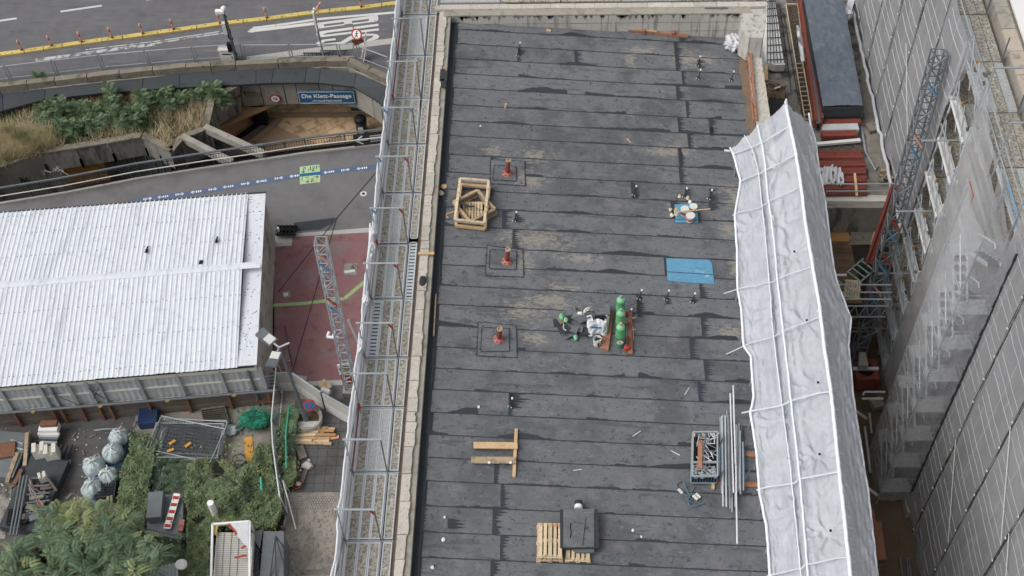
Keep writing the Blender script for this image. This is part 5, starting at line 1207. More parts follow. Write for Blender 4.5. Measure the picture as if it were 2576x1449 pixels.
t = thing('mesh_panel_stack', 'stack of site fence panels lying between shed and ivy', 'fence panels', at('E', 2250, 1150, Sz))
for k in range(9): mesh_panel(t, at('E', 2280 + rng.uniform(-30, 30), 1160 + rng.uniform(-40, 40), Sz + .25), 3.5, 2.0, -.1 + rng.uniform(-.14, .14), .06 * k)
m = MB()
for (x, y) in ((2080, 1155), (2060, 1250), (2270, 1185)): m.box(at('E', x, y, Sz + .85), (.35, .14, .05), rng.random())
m.build('yellow_tags', MT['amber'], t, kind='stuff')
for k in range(5): MB().tube(at('E', 2010 - k * 14, 960 + k * 16, Sz + .6 + .03 * k), at('E', 1840 - k * 8 + 60, 1449, Sz + .4), .03, 5).build('loose_tube', MT['galv'], t)
t = thing('tube_bundle', 'bundle of thin steel tubes running down from the fence panel stack into ivy', 'tubes', at('F', 1900, 280, Sz))
for k in range(10): x = 1810 + k * 22; MB().tube(at('F', x + rng.uniform(-8, 8), 120 + rng.uniform(0, 40), Sz + .5), at('F', x - 70 + rng.uniform(-15, 15), 430 + rng.uniform(-20, 30), Sz + .4), .022, 5).build('tube', MT['galv' if k % 3 else 'galv_dark'], t)
# walls of planks under the shed (dark stacked boards)
t = thing('plank_pile', 'pile of weathered boards lying under the shed end', 'boards', at('G', 200, 1130, Sz))
for k in range(9): MB().bar(at('G', -20 + 6 * k, 1090 + k * 22, Sz + .25), at('G', 270 + 6 * k, 1050 + k * 24, Sz + .25), .2, .06).build('plank', MT['wood_grey'], t)
t = thing('brown_grate', 'rust brown grate leaning beside the shed corner post', 'grate', at('G', 770, 950, Sz))
for k in range(6): MB().bar(at('G', 655, 905 + k * 18, Sz + .5), at('G', 900, 905 + k * 17, Sz + .5), .04, .06).build('grate_bar', MT['rust'], t)
m = MB(); m.bar(at('G', 655, 900, Sz + .5), at('G', 650, 1000, Sz + .5), .06, .08).bar(at('G', 900, 900, Sz + .5), at('G', 895, 1000, Sz + .5), .06, .08).build('grate_edge', MT['rust'], t)
# green netting heap
p = at('G', 640, 1230, Sz + .3); t = thing('green_net_heap', 'heap of tangled green netting beside the mesh fence', 'netting', p); r3 = random.Random(4)
MB().blob(p + Vector((0, 0, .15)), (.85, .5, .35), 24, 12, .4, 2.5, 3).build('net_core', MT['green_net'], t, True)
for j in range(6):
    m = MB()
    for k in range(24):
        q = p + Vector((r3.gauss(0, .42), r3.gauss(0, .24), .4 + r3.uniform(-.1, .15))); pts = [q]
        for _ in range(5): q = q + Vector((r3.uniform(-.2, .2), r3.uniform(-.2, .2), r3.uniform(-.07, .07))); pts.append(q)
        m.path(pts, .012, 4)
    m.build('net_strands', MT['green_net' if j % 3 else 'teal'], t, kind='stuff')
MB().blob(at('G', 260, 1330, Sz + .15), (.85, .35, .2), 22, 10, .6, 3.5, 8).build('white_mesh_sack', MT['bagfilm'], smooth=True, label='pale netted sack lying left of the green netting', cat='sack')
# yellow beam
t = thing('yellow_beam', 'yellow painted steel box beam lying in the ivy', 'beam', at('H', 510, 180, Sz + .6)); MB().bar(at('H', 488, -15, Sz + .8), at('H', 520, 300, Sz + .8), .42, .3).build('beam', MT['amber'], t); MB().bar(at('H', 515, 300, Sz + .6), at('H', 530, 370, Sz + .4), .2, .2).build('beam_end', MT['yellow'], t)
MB().bar(at('H', 740, 40, Sz + .9), at('H', 700, 435, Sz + .8), .3, .12).build('grey_plank', MT['wood_grey'], label='long grey plank lying along the mesh fence in ivy', cat='plank')
t = thing('black_hoses', 'coiled black hoses half buried in ivy', 'hose', at('H', 400, 250, Sz + .7)); r3 = random.Random(9)
for j in range(4):
    pts = [at('H', 390 + 75 * math.cos(k * .7 + j) + 12 * j, 210 + j * 60 + 55 * math.sin(k * .7 + j), Sz + 1.0 + .02 * k) for k in range(12)]; MB().path(pts, .03, 5).build('hose', MT['charcoal'], t)
MB().path([at('H', *p, Sz + 1.5) for p in ((110, 355), (180, 365), (270, 410), (370, 490), (450, 520), (550, 535), (580, 520), (500, 580), (420, 650), (350, 710), (325, 745))], .035, 5).build('hose', MT['charcoal'], t)
# mesh fence with ivy between yard and path
fn_ = thing('mesh_fence', 'leaning mesh site fence overgrown with ivy along the slab paving', 'fence', at('H', 850, 300, Sz))
fpts = [('G', 940, 690), ('G', 925, 900), ('H', 775, -40), ('H', 790, 220), ('H', 835, 560), ('H', 865, 760)]
fb = [at(k, x + 40, y + 20, Sz) for k, x, y in fpts]
for a, b_ in zip(fb, fb[1:]):
    up = Vector((-.1, 0, 1.7)); f = MB(); f.tube(a, a + up, .03).tube(b_, b_ + up, .03).tube(a + up, b_ + up, .035).tube(a + up * .08, b_ + up * .08, .03); fr = f.build('panel_frame', MT['offwhite'], fn_)
    g = MB(); n = int((b_ - a).length / .15)
    for k in range(n): q = a.lerp(b_, k / n); g.bar(q, q + up, .012, .012)
    for k in range(1, 6): g.bar(a + up * k / 6, b_ + up * k / 6, .012, .012)
    g.build('wire_mesh', MT['galv_dark'], fr, kind='stuff')
m2 = [at('H', 930, 560, Sz), at('H', 1000, 960, Sz)]; f = MB(); up = Vector((-.15, 0, 1.2)); f.tube(m2[0] + up, m2[1] + up * .1, .035).tube(m2[0], m2[0] + up, .03).build('fence_rail', MT['offwhite'], fn_)
for a, b_ in ((('G', 1040, 1045), ('H', 885, -40)), (('H', 885, -40), ('H', 892, 300))): MB().tube(at(*a, Sz + .9), at(*b_, Sz + .9), .045).build('teal_pipe', MT['teal'], fn_)
MB().tube(at('H', 620, 400, Sz + 1.4), at('H', 628, 540, Sz + 1.4), .06).build('teal_stub', MT['teal'], label='short teal pipe stub showing through the ivy', cat='pipe')
# timber pile and debris on the slab paving
t = thing('timber_offcuts', 'pile of short timber offcuts next to the planter', 'timber', at('G', 1280, 1390, Sz)); r3 = random.Random(2)
for k in range(14):
    y = 1300 + k * 14; x0 = 1050 + r3.uniform(0, 90); L = r3.uniform(200, 480) if k > 2 else 460; MB().bar(at('G', x0, y, Sz + .12 + .03 * (k % 4)), at('G', min(1640, x0 + L), y + r3.uniform(-12, 22), Sz + .14 + .03 * (k % 4)), .15, .1).build('offcut', MT[('wood', 'wood_old', 'ply', 'wood_pale')[k % 4]], t)
MB().bar(at('G', 1500, 1435, Sz + .1), at('G', 1645, 1410, Sz + .1), .18, .06).build('orange_board', MT['orange'], label='orange red board end beside the timber offcuts', cat='board')
MB().box(at('G', 1280, 1290, Sz + .25), (1.15, .35, .5), .05).build('stone_block', MT['terrazzo'], label='pale stone block in front of the round planter', cat='stone block')
for (x0, y0, x1, y1, w, lb) in ((1030, 70, 1075, 200, .4, 'grey concrete slab lying at the paving edge'), (960, 130, 975, 270, .3, 'narrow grey concrete slab left of the wider one'), (1100, 320, 1050, 460, .22, 'grey board forming the right arm of a V'), (990, 315, 1040, 400, .22, 'grey board forming the left arm of a V')):
    MB().bar(at('H', x0, y0, Sz + .12), at('H', x1, y1, Sz + .12), w, .14).build('grey_slab', MT['wood_grey'], label=lb, cat='slab')
MB().blob(at('H', 1110, 275, Sz + .15), (.3, .22, .2), 10, 7, .5, 2, 3).build('rubble_stone', MT['stone'], label='broken stone lump on the slab paving', cat='stone')
MB().blob(at('H', 1132, 222, Sz + .08), (.12, .12, .1), 8, 6, .5, 2, 6).build('rubble_stone', MT['stone'], label='small stone near the larger broken lump', cat='stone')
p = at('H', 1015, 500, Sz); t = thing('red_bucket', 'red plastic bucket with rubble on the slab paving', 'bucket', p)
MB().lathe([(.2, 0), (.28, .34), (.25, .34), (.22, .2)], 16, p).build('bucket', MT['red_oxide'], t, True); MB().blob(p + Vector((.05, .03, .26)), (.16, .14, .08), 8, 6, .6, 3).build('rubble_fill', MT['stone'], t)
# white framed cage, grey cabinets, cylinder
cg = thing('white_cage', 'white framed container with light mesh slabs and red paint marks at the bottom edge', 'container', at('H', 300, 1150, Sz)); cz = Sz + 2.3
k4 = [at('H', *p, cz) for p in ((105, 900), (500, 870), (500, 1500), (90, 1500))]
for a, b_ in zip(k4, k4[1:]): MB().bar(a, b_, .1, .12).build('top_rail', MT['white'], cg)
MB().bar(k4[3], k4[0], .1, .12).build('top_rail', MT['white'], cg)
for a in k4: MB().bar(a, Vector((a.x, a.y, Sz)), .1, .1).build('corner_post', MT['white'], cg)
MB().prism([at('H', 150, 985, cz - .3), at('H', 540, 990, cz - .3), at('H', 510, 1500, cz - .3), at('H', 110, 1500, cz - .3)], 1.6).build('slab_load', MT['cream'], cg)
g = MB()
for k in range(26): g.bar(at('H', 150 - k, 1000 + k * 20, cz - .285), at('H', 500, 1000 + k * 20, cz - .285), .018, .01)
for x in (230, 310, 390): g.bar(at('H', x, 990, cz - .28), at('H', x - 30, 1500, cz - .28), .025, .01)
g.build('slab_joints', MT['galv_dark'], cg, kind='stuff')
MB().prism([at('H', 270, 895, cz + .06), at('H', 498, 875, cz + .06), at('H', 490, 1165, cz + .06), at('H', 350, 1000, cz + .06)], .03).build('white_film', MT['film'], cg)
m = MB()
for a, b_ in (((275, 895), (345, 975)), ((345, 975), (355, 1010)), ((410, 1150), (460, 1130)), ((340, 1255), (470, 1225))): m.bar(at('H', *a, cz + .08), at('H', *b_, cz + .08), .09, .03)
m.build('red_marks', MT['red'], cg)
MB().box(at('H', 130, 960, cz - .1), (.22, .5, .05)).build('yellow_label', MT['yellow'], cg)
cb_ = thing('grey_cabinets', 'two grey steel lockers with sloping ribbed side next to the white container', 'locker', at('H', 700, 1200, Sz)); z2 = Sz + 1.7
MB().prism([at('H', *p, z2) for p in ((650, 970), (865, 975), (860, 1500), (605, 1500))], 1.6).build('locker_body', MT['galv_dark'], cb_)
MB().prism([at('H', *p, z2 - .1) for p in ((545, 975), (640, 955), (610, 1160), (540, 1050))], 1.4).build('locker_body', MT['galv_dark'], cb_)
g = MB()
for k in range(8): g.bar(at('H', 525 + 2 * k, 1110 + k * 38, z2 - .2), at('H', 600, 1190 + k * 38, z2 - .1), .09, .08)
g.build('ribs', MT['steel_dark'], cb_)
m = MB(); a = at('H', 775, 1020, z2 + .6)
for p in ((720, 1449), (900, 1190), (780, 1449), (870, 1340)): m.tube(a, at('H', *p, z2 + .05), .03, 6)
m.build('folding_trestle', MT['steel_dark'], label='dark folding trestle leaning on the grey lockers', cat='trestle')
p = at('H', 150, 830, Sz + .8); MB().tube(p, p + Vector((0, 0, 1.5)), .16, 14).build('white_cylinder', MT['white'], smooth=False, label='white ribbed cylinder standing up out of the ivy', cat='cylinder')
for (x, y, lb) in ((795, 900, 'hollow concrete block left of two by the lockers'), (853, 885, 'hollow concrete block right of two by the lockers')):
    q = at('H', x, y, Sz + .2); t = thing('hollow_block', lb, 'concrete block', q); MB().box(q, (.3, .6, .3)).build('block_body', MT['concrete'], t); MB().box(q + Vector((0, .12, .152)), (.14, .16, .006)).box(q + Vector((0, -.14, .152)), (.14, .16, .006)).build('cell_holes', MT['black'], t)
# trailer with striped barrier board in the ivy gap
tr = thing('grey_trailer', 'grey flatbed trailer with red and white striped board standing in the ivy', 'trailer', at('D', 416, 1310, Sz))
q4 = [at('D', *p, Sz + .9) for p in ((378, 1240), (462, 1248), (458, 1350), (368, 1330))]
MB().prism(q4, .2).build('bed', MT['galv_dark'], tr); MB().bar(q4[2] + Vector((0, 0, -.4)), q4[3] + Vector((0, 0, -.4)), .3, .7).build('tailboard', MT['galv_dark'], tr)
a, b_ = at('D', 446, 1242, Sz + 1.1), at('D', 420, 1330, Sz + 1.1); sb_ = MB().bar(a, b_, .34, .06).build('striped_board', MT['white'], tr); m = MB()
for k in range(5): m.bar(a.lerp(b_, .08 + k * .2), a.lerp(b_, .17 + k * .2), .3, .075)
m.build('red_stripes', MT['red'], sb_)
MB().box(at('D', 392, 1275, Sz + 1.2), (.7, 1.4, .5), .1).build('load_box', MT['galv_dark'], tr); MB().box(at('D', 456, 1322, Sz + 1.05), (.25, .6, .1)).build('light_board', MT['pink'], tr)
MB().tube(q4[2] + Vector((-.1, 0, -.6)), q4[2] + Vector((.15, 0, -.6)), .34, 14).build('wheel', MT['black'], tr); MB().tube(q4[3] + Vector((-.1, 0, -.6)), q4[3] + Vector((.15, 0, -.6)), .34, 14).build('wheel', MT['black'], tr)
t = thing('rippled_sheet', 'grey rippled roofing sheet with white helmet shaped lid at the bottom edge', 'roofing sheet', at('F', 1950, 1400, Sz + 1.4))
MB().grid(lambda u, v: at('F', 1720 + 430 * u, 1390 - 110 * u + 200 * v, Sz + 1.5) + Vector((0, 0, .04 * math.sin(u * 60))), 60, 4).build('sheet', MT['galv'], t)
MB().blob(at('F', 2190, 1310, Sz + 1.6), (.3, .25, .2), 14, 9, .1).build('white_lid', MT['white'], t, True)
# ---- ivy mounds and the big pinnate tree
def ivy_mound(name, label, pts, h, n, seed, leaf=.1, mt2='ivy'):
    r3 = random.Random(seed); P3 = [at(*p, Sz + h * .6) for p in pts]; xs = [p.x for p in P3]; ys = [p.y for p in P3]; m = MB(); core = MB()
    def hh(x, y): return h * (.75 + .55 * noise.noise(Vector((x * .55, y * .55, seed)))+ .2 * noise.noise(Vector((x * 2, y * 2, seed))))
    c_ = 0
    while c_ < n:
        p = Vector((r3.uniform(min(xs), max(xs)), r3.uniform(min(ys), max(ys)), 0))
        if not inpoly(p, P3):
            p += Vector((r3.gauss(0, .15), r3.gauss(0, .15), 0))
            if r3.random() > .04: continue
        ed_ = 1
        z = Sz + hh(p.x, p.y) * (1 - r3.random() ** 3 * .5); p.z = z; c_ += 1
        s = leaf * r3.uniform(.6, 1.4); nrm = Vector((r3.gauss(0, .55), r3.gauss(0, .55) - .25, 1)).normalized(); u = nrm.cross(Vector((r3.uniform(-1, 1), r3.uniform(-1, 1), .01))).normalized(); w = nrm.cross(u)
        m.add([p - u * s * .5, p + w * s * .55 - u * s * .1, p + u * s * .8, p - w * s * .55 - u * s * .1], [(0, 1, 2, 3)])
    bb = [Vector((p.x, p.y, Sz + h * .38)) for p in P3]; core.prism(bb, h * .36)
    t = thing(name, label, 'ivy', (sum(xs) / len(xs), sum(ys) / len(ys), Sz)); core.build('mound', MT['leaf_gap_shade'], t); f = m.build('ivy_leaves', MT[mt2], t); f['kind'] = 'stuff'
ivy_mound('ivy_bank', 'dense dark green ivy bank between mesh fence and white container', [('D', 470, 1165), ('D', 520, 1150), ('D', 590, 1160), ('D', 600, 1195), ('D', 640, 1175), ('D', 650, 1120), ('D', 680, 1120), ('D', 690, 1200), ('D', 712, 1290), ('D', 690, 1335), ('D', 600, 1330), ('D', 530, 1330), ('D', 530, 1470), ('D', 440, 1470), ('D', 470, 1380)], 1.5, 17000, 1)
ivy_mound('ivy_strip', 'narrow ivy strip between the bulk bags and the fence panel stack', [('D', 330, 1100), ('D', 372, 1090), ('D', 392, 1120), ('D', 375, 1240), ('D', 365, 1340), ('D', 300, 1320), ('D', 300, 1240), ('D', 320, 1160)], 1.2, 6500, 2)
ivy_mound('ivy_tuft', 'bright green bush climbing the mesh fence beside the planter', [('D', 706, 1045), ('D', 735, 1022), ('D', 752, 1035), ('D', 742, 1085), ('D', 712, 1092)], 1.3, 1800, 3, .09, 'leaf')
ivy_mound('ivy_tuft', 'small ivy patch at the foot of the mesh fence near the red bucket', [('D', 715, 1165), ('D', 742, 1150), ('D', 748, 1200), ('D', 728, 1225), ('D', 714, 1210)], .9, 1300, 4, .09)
def big_tree():
    r3 = random.Random(11); p = at('D', 170, 1500, Sz); t = thing('pinnate_tree', 'large tree of heaven with feathery green leaves filling the bottom left corner', 'tree', p)
    top = p + Vector((0, 0, 5.0)); tk = MB().path([p, p + Vector((.2, .1, 2.5)), top], [.3, .22, .14], 9).build('trunk', MT['bark'], t)
    shoots = []
    outline = [(-20, 1400), (30, 1382), (70, 1352), (105, 1310), (100, 1285), (125, 1272), (160, 1262), (200, 1258), (240, 1262), (275, 1268), (300, 1275), (330, 1300), (360, 1330), (372, 1365), (410, 1400), (380, 1449), (330, 1500), (100, 1520), (-20, 1500)]
    n = 0
    while n < 230:
        x, y = r3.uniform(-20, 405), r3.uniform(1262, 1500)
        if not inpoly(Vector((x, y, 0)), [Vector((a, b, 0)) for a, b in outline]): continue
        inner = min(1, (y - 1255) / 120); z = 3.0 + 2.6 * inner * r3.uniform(.55, 1.0) + .5 * noise.noise(Vector((x * .02, y * .02, 1)))
        shoots.append((x, y, at('D', x, y + 6, Sz + z))); n += 1
    kinds = {0: 'leaf', 1: 'leaf_dark', 2: 'leaf_pale'}
    MT['leaf_pale'] = mat('leaf_pale', (150, 160, 112), .6, .25, 1.4, spec=.35, rnd=0, transl=.25, stains=(((168, 150, 100), 1.6, .6, .06, .6),))
    clouds = {}
    for (x, y, c_) in shoots:
        kd = 2 if (y < 1330 and 130 < x < 320 and r3.random() < .6) or r3.random() < .08 else (0 if r3.random() < .5 else 1)
        fol = clouds.setdefault((kd, int(x // 110)), MB())
        if r3.random() < .4: MB().path([top - Vector((0, 0, 1.5)), (top + c_) / 2 + Vector((0, 0, -.6)), c_ - Vector((0, 0, .2))], [.07, .05, .02], 5).build('limb', MT['bark'], tk)
        a0 = r3.random() * 6.28; tiltx = r3.gauss(0, .25)
        for q in range(6):                       # a whorl of long compound leaves round one shoot tip
            a = a0 + q * 2.4 + r3.gauss(0, .7); up = r3.uniform(-.25, .55); L = r3.uniform(.45, .9) * (1 - .03 * q)
            pinnate(fol, c_ + Vector((r3.gauss(0, .06), r3.gauss(0, .06), .03 * q + r3.gauss(0, .05))), Vector((math.cos(a), math.sin(a), up + tiltx)), L, 10, r3.uniform(.15, .21), r3.uniform(.35, .7), r3)
    for (kd, k), fol in clouds.items(): fol.build('crown', MT[kinds[kd]], t)
    und = MB()
    for _ in range(700):
        x, y = r3.uniform(-20, 400), r3.uniform(1290, 1500)
        if inpoly(Vector((x, y, 0)), [Vector((a, b, 0)) for a, b in outline]):
            a = r3.random() * 6.28; pinnate(und, at('D', x, y + 10, Sz + r3.uniform(1.6, 3.2)), Vector((math.cos(a), math.sin(a), r3.uniform(-.3, .3))), r3.uniform(.5, .8), 8, .17, .5, r3)
    und.build('inner_crown', MT['leaf_dark'], t)
big_tree()
# weeds and litter between the stacks
def scrub(name, label, pts, n, seed, mt2='leaf_dark'):
    r3 = random.Random(seed); P3 = [at(*p, Sz) for p in pts]; m = MB(); xs = [p.x for p in P3]; ys = [p.y for p in P3]; k = 0
    while k < n:
        p = Vector((r3.uniform(min(xs), max(xs)), r3.uniform(min(ys), max(ys)), Sz))
        if not inpoly(p, P3): continue
        k += 1; a = r3.random() * 6.28; pinnate(m, p + Vector((0, 0, r3.uniform(.1, .7))), Vector((math.cos(a), math.sin(a), r3.uniform(0, .8))), r3.uniform(.2, .5), 5, .12, .4, r3)
    m.build(name, MT[mt2], label=label, cat='weeds', kind='stuff')
scrub('weeds', 'low weeds between fence panel stack and ivy bank', [('D', 380, 1150), ('D', 470, 1160), ('D', 480, 1240), ('D', 440, 1250), ('D', 380, 1245)], 420, 31)
scrub('weeds', 'weeds along the mesh fence and planter', [('D', 690, 1090), ('D', 740, 1090), ('D', 748, 1130), ('D', 735, 1150), ('D', 700, 1200)], 420, 32)
scrub('weeds', 'weeds around the trailer', [('D', 360, 1330), ('D', 470, 1350), ('D', 470, 1449), ('D', 400, 1420)], 420, 33)
r3 = random.Random(77); lit = MB()
for _ in range(260):
    x, y = r3.uniform(0, 720), r3.uniform(1060, 1300); q = at('D', x, y, Sz + .04); s = r3.uniform(.03, .14); lit.box(q, (s * .6, s * r3.uniform(.2, .6), .03), r3.random() * 3)
lit.build('litter', MT['offwhite'], kind='stuff'); lit = MB()
for _ in range(300):
    x, y = r3.uniform(0, 720), r3.uniform(1050, 1449); q = at('D', x, y, Sz + .05); s = r3.uniform(.06, .4); lit.box(q, (s, s * r3.uniform(.1, .5), .04), r3.random() * 3)
lit.build('debris', MT['wood_grey'], kind='stuff')
# ================================================================== LOWER TERRACE RIGHT OF THE ROOF
TZ = -5.0
MB().prism([(8.8, 36.35, TZ), (17, 36.35, TZ), (17, 70, TZ), (8.8, 70, TZ)], 6.6).build('terrace', MT['concrete_dark'], kind='structure')
MB().prism([(8.0, 0, -11.6), (24, 0, -11.6), (24, 60, -11.6), (8.0, 60, -11.6)], .5).build('courtyard_ground', MT['brown_ground'], kind='structure')
def tat(k, x, y, h=0): return at(k, x, y, TZ + h)
ws = thing('white_panel_stack', 'stack of white sheets under dark steel mesh on the lower terrace', 'panels', tat('J', 1290, 400))
MB().prism([tat('J', *p, .5) for p in ((1218, -60), (1265, -60), (1318, 785), (1205, 755), (1168, 500), (1190, 270))], .4).build('sheet', MT['white'], ws)
MB().prism([tat('J', *p, .52) for p in ((1268, -60), (1300, -60), (1432, 780), (1322, 785))], .4).build('sheet', MT['white'], ws)
m = MB()
for k in range(9): m.bar(tat('J', 1195 + k * 3, 20 + k * 88, .57), tat('J', 1310 + k * 14, 10 + k * 88, .57), .03, .03)
for k in range(6): m.bar(tat('J', 1222 + k * 17, -40, .56), tat('J', 1212 + k * 42, 760, .56), .03, .03)
m.build('steel_mesh', MT['steel_dark'], ws, kind='stuff')
MB().prism([tat('J', *p, .35) for p in ((1145, 600), (1195, 640), (1190, 800), (1140, 780))], .3).build('bent_sheet', MT['galv'], ws)
wb = thing('plank_stack', 'short stack of brown planks next to the white sheets', 'planks', tat('J', 1160, 880))
for k in range(5): MB().bar(tat('J', 1112 + k * 22, 795, .25 + .01 * k), tat('J', 1108 + k * 24, 975, .25), .14, .12).build('plank', MT['wood_old' if k % 2 else 'wood'], wb)
cbt = thing('cardboard_heap', 'crumpled brown cardboard and wrapping on the lower terrace', 'cardboard', tat('J', 1260, 1110)); r3 = random.Random(8)
MB().grid(lambda u, v: tat('J', 1085 + 345 * u, 985 + 235 * v, .55) + Vector((0, 0, .22 * noise.noise(Vector((u * 3.2, v * 2.4, 1))) + .1 * noise.noise(Vector((u * 9, v * 8, 3))) - .25 * (abs(v - .5) * 2) ** 3)), 22, 16).build('crumpled_sheet', MT['cardboard'], cbt)
for k in range(6): x, y = r3.uniform(1100, 1380), r3.uniform(1000, 1190); MB().box(tat('J', x, y, .62), (.5, .16, .1), r3.uniform(-.9, .9)).build('fold', MT['cardboard' if k % 2 else 'wood_old'], cbt)
MB().box(tat('J', 1335, 1060, .72), (.3, .08, .03), .4).build('white_strip', MT['white'], cbt)
MB().box(tat('J', 1230, 1310, .2), (1.6, 1.4, .6)).build('dark_box', MT['charcoal'], label='dark box half hidden below the cardboard', cat='box')
# conduit runs and gravel with ladder tray
g = MB(); r3 = random.Random(12)
def gravel_patch(name, quad, n, s=.05):
    q = [tat(*p, .02) for p in quad]; m = MB(); m.add([v for v in q], [(0, 1, 2, 3)])
    for _ in range(n):
        u, v = r3.random(), r3.random(); p = q[0].lerp(q[1], u).lerp(q[3].lerp(q[2], u), v); m.blob(p, (s * r3.uniform(.6, 1.5), s, s * .8), 5, 4, .6, 2, r3.random() * 50)
    if m.v: m.build(name, MT['gravel'], kind='stuff')
gravel_patch('gravel_strip', (('J', 1440, -40), ('J', 1590, -40), ('J', 1790, 1480), ('J', 1640, 1480)), 900)
gravel_patch('gravel_patch', (('L', 285, 400), ('L', 800, 370), ('L', 840, 500), ('L', 290, 490)), 500)
tr = thing('ladder_tray', 'pale cable ladder tray over gravel beside the red steel beam', 'cable tray', tat('J', 1620, 1000))
for a, b_ in (((1440, 50), (1672, 1460)), ((1585, 50), (1640, 500)), ((1640, 740), (1762, 1460))): MB().bar(tat('J', *a, .3), tat('J', *b_, .3), .035, .08).build('side_rail', MT['wood_pale'], tr)
MB().bar(tat('J', 1440, 50, .3), tat('J', 1585, 50, .3), .035, .08).build('side_rail', MT['wood_pale'], tr)
for k in range(13): MB().bar(tat('J', 1556 + k * 8.8, 770 + k * 56, .3), tat('J', 1650 + k * 9, 765 + k * 56, .3), .05, .04).build('rung', MT['wood_old'], tr)
m = MB()
for a, b_ in (((1370, 90), (1505, 1100)), ((1410, 150), (1590, 1200))): m.bar(tat('J', *a, .06), tat('J', *b_, .06), .03, .03)
m.build('conduit', MT['charcoal'], label='thin dark conduits along the grey terrace slab', cat='conduit', kind='stuff')
# red steel beam
rb2 = thing('red_steel_beam', 'long rust red steel beam under grey film beside the tarp covered stack', 'steel beam', tat('J', 1740, 700))
MB().bar(tat('J', 1603, -20, .55), tat('J', 1800, 1500, .55), .12, .5).build('flange', MT['red_oxide'], rb2)
MB().bar(tat('J', 1650, -20, .6), tat('J', 1870, 1480, .6), .12, .6).build('flange', MT['red_oxide'], rb2)
MB().bar(tat('J', 1625, -20, .7), tat('J', 1835, 1490, .7), .2, .1).build('web', MT['galv_dark'], rb2)
MB().grid(lambda u, v: tat('J', 1560 + 90 * u + 60 * v, 300 + 430 * v, .75) + Vector((0, 0, .15 * noise.noise(Vector((u * 3, v * 6, 1))) - .3 * u * u)), 8, 24).build('torn_film', MT['film'], rb2, True)
MB().prism([tat('J', *p, .2) for p in ((1675, -20), (1690, -20), (1890, 1280), (1840, 1280))], .3).build('grey_plank', MT['steel_dark'], rb2)
# tarp covered stack
ts = thing('covered_stack', 'long stack wrapped in wrinkled black plastic on the lower terrace', 'covered stack', tat('D', 2095, 140))
q = [tat('D', 2021, -10, 1.3), tat('D', 2120, -10, 1.3), tat('D', 2171, 265, 1.3), tat('D', 2071, 267, 1.3)]
def tarp(u, v):
    p = q[0].lerp(q[1], u).lerp(q[3].lerp(q[2], u), v); w = noise.noise(Vector((u * 3, v * 14, 2))) * .05 + .035 * noise.noise(Vector((u * 9 + v * 12, v * 26 - u * 5, 5)))
    w += .03 * math.sin(u * 3.1) - .05 * max(0, abs(u - .5) * 2 - .8)
    return p + Vector((0, 0, w))
MB().grid(tarp, 26, 70).build('tarpaulin', MT['tarp_dark'], ts, True)
base_ = MB().prism([v - Vector((0, 0, .1)) for v in q], 1.1).build('stack_body', MT['charcoal'], ts)
a, b_ = q[3], q[2]; MB().bar(a + Vector((0, -.02, -.35)), b_ + Vector((0, -.02, -.35)), .04, .5).build('hanging_flap', MT['membrane_black'], ts)
for k, (y0, y1, mt2) in enumerate(((118, 205, 'red_oxide'), (205, 270, 'film'), (265, 345, 'red_oxide'))):
    MB().bar(tat('L', 350, (y0 + y1) / 2 + 10, .35 - .06 * k), tat('L', 765 - 20 * k, (y0 + y1) / 2, .35 - .06 * k), .38, .3).build(('red_profile', 'plastic_wrap', 'red_profile')[k], MT[mt2], ts)
MB().bar(tat('L', 370, 100, .5), tat('L', 715, 95, .5), .25, .1).build('grey_wrap', MT['galv_dark'], ts)
for k in range(4): MB().box(tat('L', 490 + k * 76, 76 - k * 3, .6), (.1, .14, .05)).build('clip', MT['white'], ts)
# white bar and red pipe pile
MB().bar(tat('L', 270, 412, .25), tat('L', 770, 366, .25), .16, .12).build('white_bar', MT['white'], label='long white steel bar lying in front of the covered stack', cat='steel bar')
pp = thing('red_pipe_pile', 'pile of rust red steel tubes lying side by side on the lower terrace', 'pipes', tat('L', 560, 720))
for k in range(17):
    y = 492 + k * 28.6; x1 = 790 + min(k, 8) * 6 + r3.uniform(-14, 10); MB().path([tat('L', 285, y + 4, .25 + .06 * (k % 3)), tat('L', x1, y - 2, .25 + .06 * (k % 3))], .088, 9).build('pipe', MT['red_oxide' if k % 4 else 'copper_tube'], pp)
MB().bar(tat('L', 710, 725, .45), tat('L', 735, 970, .45), .1, .05).build('strap_batten', MT['wood'], pp)
c0 = tat('L', 470, 750, .5)
MB().grid(lambda u, v: tat('L', 330 + 270 * u + 30 * v, 640 + 60 * (u - .4) ** 2 * 3 + 190 * v, .5) + Vector((0, 0, .18 * noise.noise(Vector((u * 7, v * 3, 2))) + .06 * math.sin(u * 40 + v * 6) - .25 * (u > .9))), 40, 16).build('white_film', MT['film'], label='crumpled white film thrown over the red tubes', cat='film', smooth=True)
# brown gutter and debris between terrace and netted wall
MB().prism([tat('D', *p, .01) for p in (('x', 0, 0),)] if False else [tat('D', 2150, -20, .012), tat('D', 2180, -20, .012), tat('D', 2225, 400, .012), tat('D', 2235, 490, .012), tat('D', 2190, 495, .012), tat('D', 2172, 260, .012)], .01).build('earth_strip', MT['dirt'], kind='structure')
t = thing('rubble_heap', 'small heap of broken boards and pipe ends by the netted wall', 'rubble', tat('L', 1040, 740)); 
for k in range(12): p = tat('L', 1040 + r3.gauss(0, 50), 740 + r3.gauss(0, 38), .1 + .02 * k); MB().bar(p, p + Vector((r3.uniform(-.5, .5), r3.uniform(-.5, .5), r3.uniform(-.05, .2))), .12, .06).build('debris_board', MT[('wood_grey', 'rust', 'wood_old')[k % 3]], t)
MB().box(tat('L', 905, 230, .12), (.5, .5, .2), .3).build('small_crate', MT['wood_grey'], label='small weathered crate on the earth strip', cat='crate')
